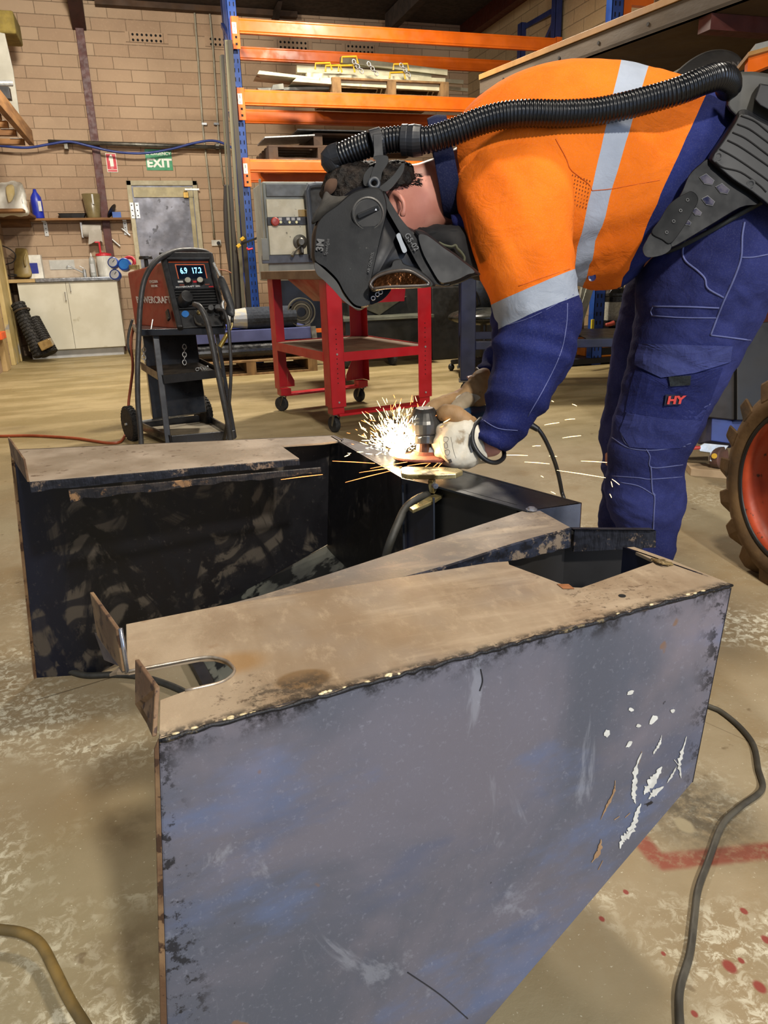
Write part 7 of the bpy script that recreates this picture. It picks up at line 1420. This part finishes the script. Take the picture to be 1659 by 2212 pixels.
al = thing('aluminium_ladder', Y(1265, 655, SX-.15), 'aluminium ladder section leaning on the shelving behind the man', 'ladder')
for a, c in (((1278, 606), (1246, 710)), ((1266, 606), (1246, 708))):
    b = MB(); b.beam(Y(a[0], a[1], SX-.1), Y(c[0], c[1], SX-.3), .075, .03, up=(0, 1, 0)); b.build('ladder_rail', M('aluminium', '#7e7f74', '#96978a', rough=.4, metal=.4), al, bevel=.002)
b = MB(); b.prism([Y(x, y, SX-.36) for x, y in ((1253, 660), (1263, 664), (1252, 700), (1245, 697))], (0, .004, 0)); b.build('warning_sticker', M('red_white_sticker', '#a58f86', rough=.5), al)
cg = thing('orange_charger', (Y(1312, 735, SX+.02).x, SX+.05, s2), 'orange battery charger box with a white label on the lower shelf', 'charger')
x0, x1 = Y(1284, 735, SX).x, Y(1336, 735, SX).x; zA, zB = Y(1300, 747, SX).z, Y(1300, 729, SX).z; MB().bx(x0, x1, SX+.02, SX+.3, s2, zB).build('charger_body', M('orange_plastic', '#b8661a', '#c97422', rough=.4), cg, bevel=.006)
MB().bx(x0+.1, x1-.02, SX+.008, SX+.019, zA+.03, zB-.01).build('white_label', m_lt, cg); MB().bx(x0+.06, x1-.02, SX+.008, SX+.019, s2+.02, zA-.02).build('dark_recess', m_void, cg)
tag(MB().bx(Y(1276, 700, SX).x, Y(1281, 700, SX).x, SX-.02, SX, s1, Y(1278, 690, SX).z).build('yellow_level', M('bright_yellow', '#c8b42a')), 'thin bright yellow strip standing beside the blue shelving upright', 'strip')
b = MB(); b.tube([Y(1308, 702, SX-.01), Y(1318, 700, SX-.01), Y(1326, 697, SX-.01)], [.015, .02, .022], 10); tag(b.build('red_valve', M('faded_red_plastic', '#a4483c', rough=.4), smooth=True), 'small red fitting in front of the black drum', 'fitting')
tag(MB().bx(Y(1256, 690, SX).x, Y(1275, 690, SX).x, SX+.1, SX+.4, s1, Y(1260, 682, SX).z).build('brown_carton', M('brown_card', '#6b4a28', rough=.8)), 'small brown carton on the shelving behind the ladder', 'carton')
# second rack frame seen above the timber shelf
r2 = thing('orange_rack_post', (4.3, 6.6, 2.3), 'orange and blue rack post standing above the timber shelf at the right wall', 'rack post')
a = Y(1338, 80, 6.3); MB().bx(a.x-.04, a.x-.0, 6.3, 6.36, 2.35, 3.86).build('blue_post', m_rb, r2); MB().bx(a.x+.002, a.x+.10, 6.3, 6.36, 2.35, 3.86).build('orange_post', m_or, r2); 
MB().bx(a.x+.002, 4.45, 6.31, 6.37, Y(1345, 8, 6.3).z, Y(1345, 8, 6.3).z+.12).build('orange_arm', m_or, r2)
b = MB(); b.beam(Y(1438, 30, 5.2), Y(1475, -20, 5.2), .05, .03, up=(0, 1, 0)); tag(b.build('blue_brace', m_rbd), 'short navy diagonal brace above the timber shelf at the right wall', 'brace')
# ================================================================ TIMBER MEZZANINE SHELF, RIGHT
m_ply = M('plywood_underside', '#4a3820', '#59462a', 3, rough=.8); m_face = M('grey_weathered_timber', '#4a3d2d', '#5b4c39', 5, sc=(1, .3, 1), rough=.75, bump=.2)
mz = thing('timber_loft_shelf', (3.4, 4.6, 2.2), 'long timber edged loft shelf high on the right side', 'shelf')
A, Bm = Z(1036, 208, 2.2), Z(1659, -20, 2.2); Bm = A+(Bm-A)*1.25
b = MB(); b.prism([A, Bm, Vc((4.48, Bm.y, 2.2)), Vc((4.48, A.y, 2.2))], (0, 0, .018)); b.build('plywood_deck', m_ply, mz)
n_ = (Bm-A).cross(Vc((0, 0, 1))).normalized()
b = MB(); b.hexa([A, Bm, Bm+n_*-.04, A+n_*-.04, A+Vc((0, 0, .11)), Bm+Vc((0, 0, .11)), Bm+n_*-.04+Vc((0, 0, .11)), A+n_*-.04+Vc((0, 0, .11))]); b.build('edge_plank', m_face, mz, bevel=.002)
b = MB(); b.hexa([A+n_*.01+Vc((0, 0, .112)), Bm+n_*.01+Vc((0, 0, .112)), Bm+n_*-.09+Vc((0, 0, .112)), A+n_*-.09+Vc((0, 0, .112)), A+n_*.01+Vc((0, 0, .15)), Bm+n_*.01+Vc((0, 0, .15)), Bm+n_*-.09+Vc((0, 0, .15)), A+n_*-.09+Vc((0, 0, .15))]); b.build('top_rail', M('yellow_pine', '#8f6630', '#a67a40', 4, rough=.6), mz, bevel=.002)
for f in (.1, .22, .3, .42, .55): p = A.lerp(Bm, f)+Vc((0, 0, .055)); b = MB(); b.cyl(p+n_*.001, p+n_*.004, .011, n=10); b.build('bolt_head', m_blk, mz)
p = A.lerp(Bm, .32); 
for yy in (5.6, 3.95): b = MB(); b.bx(3.12, 4.45, yy-.05, yy+.05, 2.12, 2.198); b.build('cross_bearer', m_maroon, mz)
pp = X(1630, 130, 3.75); b = MB(); b.bx(3.70, 3.80, 3.9, 4.0, 0, 2.12); b.build('support_post', m_maroon, mz)
b = MB(); b.beam((4.2, 5.9, 2.14), (3.9, 2.8, 2.14), .1, .11); b.build('rear_bearer', m_dark, mz)
# things under it
dq = thing('mud_flap', D(1520, 150, 3.6), 'large black curved mudguard with raised lettering under the loft shelf', 'mudguard')
b = MB(); puff(b, [(1420, 200), (1450, 165), (1490, 130), (1530, 110), (1570, 108), (1600, 125), (1612, 170), (1600, 230), (1500, 240)], 3.6, .05, k=5); b.build('mudguard_body', M('dull_black_rubber', '#161310', '#211d19', 9, rough=.7), dq, smooth=True)
text('HONDA', D(1547, 145, 3.52), CR, CU, .026, M('embossed_black', '#4a4440', rough=.5), dq, bold=.02, stretch=1.3)
b = MB(); b.prism([D(x, y, 3.9) for x, y in ((1392, 172), (1430, 155), (1446, 150), (1440, 182), (1395, 182))], CF*.1); tag(b.build('white_bucket', M('pale_green_plastic', '#6a6f5c', '#7d806c', rough=.5), bevel=.01), 'pale plastic container under the loft shelf behind the hose', 'container')
b = MB(); b.prism([D(x, y, 3.75) for x, y in ((1446, 160), (1482, 140), (1486, 150), (1462, 176), (1444, 180))], CF*.1); tag(b.build('clear_plastic_bag', M('crumpled_clear_plastic', '#7f7660', '#a59c82', 20, rough=.25, bump=.6)), 'crumpled pale plastic sheet under the loft shelf', 'plastic sheet')
b = MB(); b.prism([D(x, y, 3.3) for x, y in ((1617, 122), (1690, 100), (1690, 130), (1632, 154), (1614, 156))], CF*.03); tag(b.build('orange_board', m_or), 'orange painted panel at the far right under the loft shelf', 'panel')
b = MB(); b.prism([D(x, y, 3.28) for x, y in ((1617, 112), (1690, 92), (1690, 100), (1617, 121))], CF*.12); tag(b.build('pine_strip', M('yellow_pine', '#8f6630')), 'pine strip above the orange panel at the far right', 'strip')
b = MB(); b.prism([D(x, y, 3.5) for x, y in ((1632, 95), (1690, 80), (1690, 100), (1632, 110))], CF*.12); tag(b.build('pale_grey_case', M('pale_case', '#8b8b84')), 'pale grey case above the pine strip at the far right', 'case')
# dark steel box on blue castor stand, right
bx_ = thing('dark_steel_cabinet', Z(1570, 1010, 0), 'dark brown steel cabinet on a blue castor base behind the man', 'cabinet')
dd = (Z(1545, 1012, 0.035)-CP).dot(CF)
def hx(pts, d0, d1): return [D(x, y, d0) for x, y in pts]+[]
b = MB(); b.prism([D(x, y, dd) for x, y in ((1470, 640), (1640, 600), (1632, 690), (1604, 700), (1592, 908), (1470, 895))], CF*.4); b.build('cabinet_side', M('brown_black_steel', '#1a130e', '#261d16', 5, rough=.5, metal=.2), bx_, bevel=.004)
b = MB(); b.prism([D(x, y, dd-.03) for x, y in ((1592, 700), (1720, 690), (1720, 905), (1592, 908))], CF*.4); b.build('cabinet_front', M('black_steel_front', '#0e0c0a', '#161411', 5, rough=.45), bx_, bevel=.004)
b = MB(); b.prism([D(x, y, dd+.02) for x, y in ((1538, 898), (1612, 903), (1608, 962), (1536, 952))], CF*.15); b.build('blue_leg', M('mid_blue_paint', '#1c2d6a', '#23377c', rough=.4), bx_, bevel=.003)
b = MB(); b.prism([D(x, y, dd+.01) for x, y in ((1612, 905), (1690, 905), (1690, 955), (1610, 960))], CF*.12); b.build('blue_crossbar', M('mid_blue_paint', '#1c2d6a'), bx_)
cw = D(1553, 988, dd); b = MB(); b.lathe([(.0, -.022), (.03, -.022), (.042, -.024), (.05, -.018), (.05, .018), (.042, .022), (0, .022)], cw, Vc((.35, -1, .1)), 28); b.build('castor_wheel', M('worn_red_tyre', '#4a3a34', '#6a4a42', rough=.4), bx_)
b = MB(); b.prism([D(x, y, dd-.02) for x, y in ((1508, 965), (1522, 957), (1575, 962), (1570, 968), (1545, 1000), (1534, 996), (1534, 978), (1512, 975))], CF*.02); b.build('castor_fork', m_galv, bx_, bevel=.002)
b = MB(); b.tube([D(1512, 967, dd-.03), D(1490, 968, dd-.03)], [.008, .01], 8); b.build('brake_lever', M('brake_red', '#a8322a'), bx_)
b = MB(); b.cyl(D(1543, 985, dd-.04), D(1543, 985, dd-.045), .012, n=16); b.build('yellow_cap', m_yel, bx_)
A = Z(1491, 1028, 0); B2 = Z(1610, 1038, 0); b = MB(); b.hexa([A, B2, B2+Vc((.05, .1, 0)), A+Vc((.05, .1, 0)), A+Vc((0, 0, .035)), B2+Vc((0, 0, .035)), B2+Vc((.05, .1, .035)), A+Vc((.05, .1, .035))]); tag(b.build('timber_plank', M('fresh_pine', '#a08868', '#b59c7a', 6, rough=.7), bevel=.002), 'pale timber plank chocked under the castor of the dark cabinet', 'plank')
# tractor wheel
m_tt = M('muddy_tractor_tyre', '#4f3a20', '#6b5130', 7, rough=.8, c3='#2b2620', s3=6, t3=.55, w3=.15, bump=.4, bs=40); m_rim = M('orange_rim', '#a33c1c', '#bb4a26', 9, rough=.5, c3='#4a2a1a', s3=25, t3=.6)
lo_, hi_ = 1.5, 4
for _ in range(30):
    md_ = (lo_+hi_)/2
    if D(1750, 1055, md_).z > 233/FPX*md_: lo_ = md_
    else: hi_ = md_
tc = D(1750, 1055, lo_); R = tc.z; tx = thing('tractor_wheel', (tc.x, tc.y, 0), 'large muddy tractor tyre on an orange rim at the right edge', 'tractor wheel')
axw = (-ray(1800, 1100)).normalized(); axw.z = 0; axw.normalize(); axw = Matrix.Rotation(math.radians(-47), 3, 'Z') @ axw
b = MB(); w = .075; b.lathe([(R*.72, w*.7), (R*.76, w*.95), (R*.84, w*1.0), (R*.92, w*.9), (R*.965, w*.7), (R*.97, 0), (R*.965, -w*.7), (R*.92, -w*.9), (R*.8, -w), (R*.72, -w*.7)], tc, axw, 64, cap=False); to = b.build('tyre', m_tt, tx, smooth=True)
a_, b2, _ = frame_z(axw)
for i in range(18):
    t = 2*math.pi*i/18; d = a_*math.cos(t)+b2*math.sin(t); tt = b2*math.cos(t)-a_*math.sin(t); b = MB()
    for sg_ in (1,): 
        r0 = [tc+d*R*.86+axw*(w*.98*sg_)+tt*(-.03), tc+d*R*1.075+axw*(w*.85*sg_)+tt*(-.022), tc+d*R*1.075+axw*(w*.85*sg_)+tt*.022, tc+d*R*.86+axw*(w*.98*sg_)+tt*.03]
        r1 = [p-axw*(w*.9*sg_)+tt*.07 for p in r0]; r1[0] = r1[0]+d*R*.08; r1[3] = r1[3]+d*R*.08; b.loft([r0, r1])
    b.build('tread_lug', m_tt, to, bevel=.008)
b = MB(); b.lathe([(R*.72, w*.75), (R*.70, w*.8), (R*.68, w*.5), (R*.64, w*.1), (R*.3, w*.0), (R*.1, w*.15), (0, w*.15)], tc, axw, 48, cap=False); b.build('wheel_rim', m_rim, tx, smooth=True)
b = MB(); b.torus(tc+axw*w*.78, axw, R*.725, .008, 60, 8); b.build('rim_bead', m_blk, tx, smooth=True)
p = tc-a_*0; zdir = None
bvy = bvh_of(to); A, Bq, Cq = S(bvy, 1618, 1110, .001), S(bvy, 1640, 1175, .001), S(bvy, 1632, 1104, .001); xd = (Bq-A).normalized(); yd = (Cq-A); yd = (yd-xd*yd.dot(xd)).normalized(); text('BTI', A, xd, yd, .018, M('raised_tyre_text', '#5e4526', rough=.8), tx, bold=.01, ext=.002)
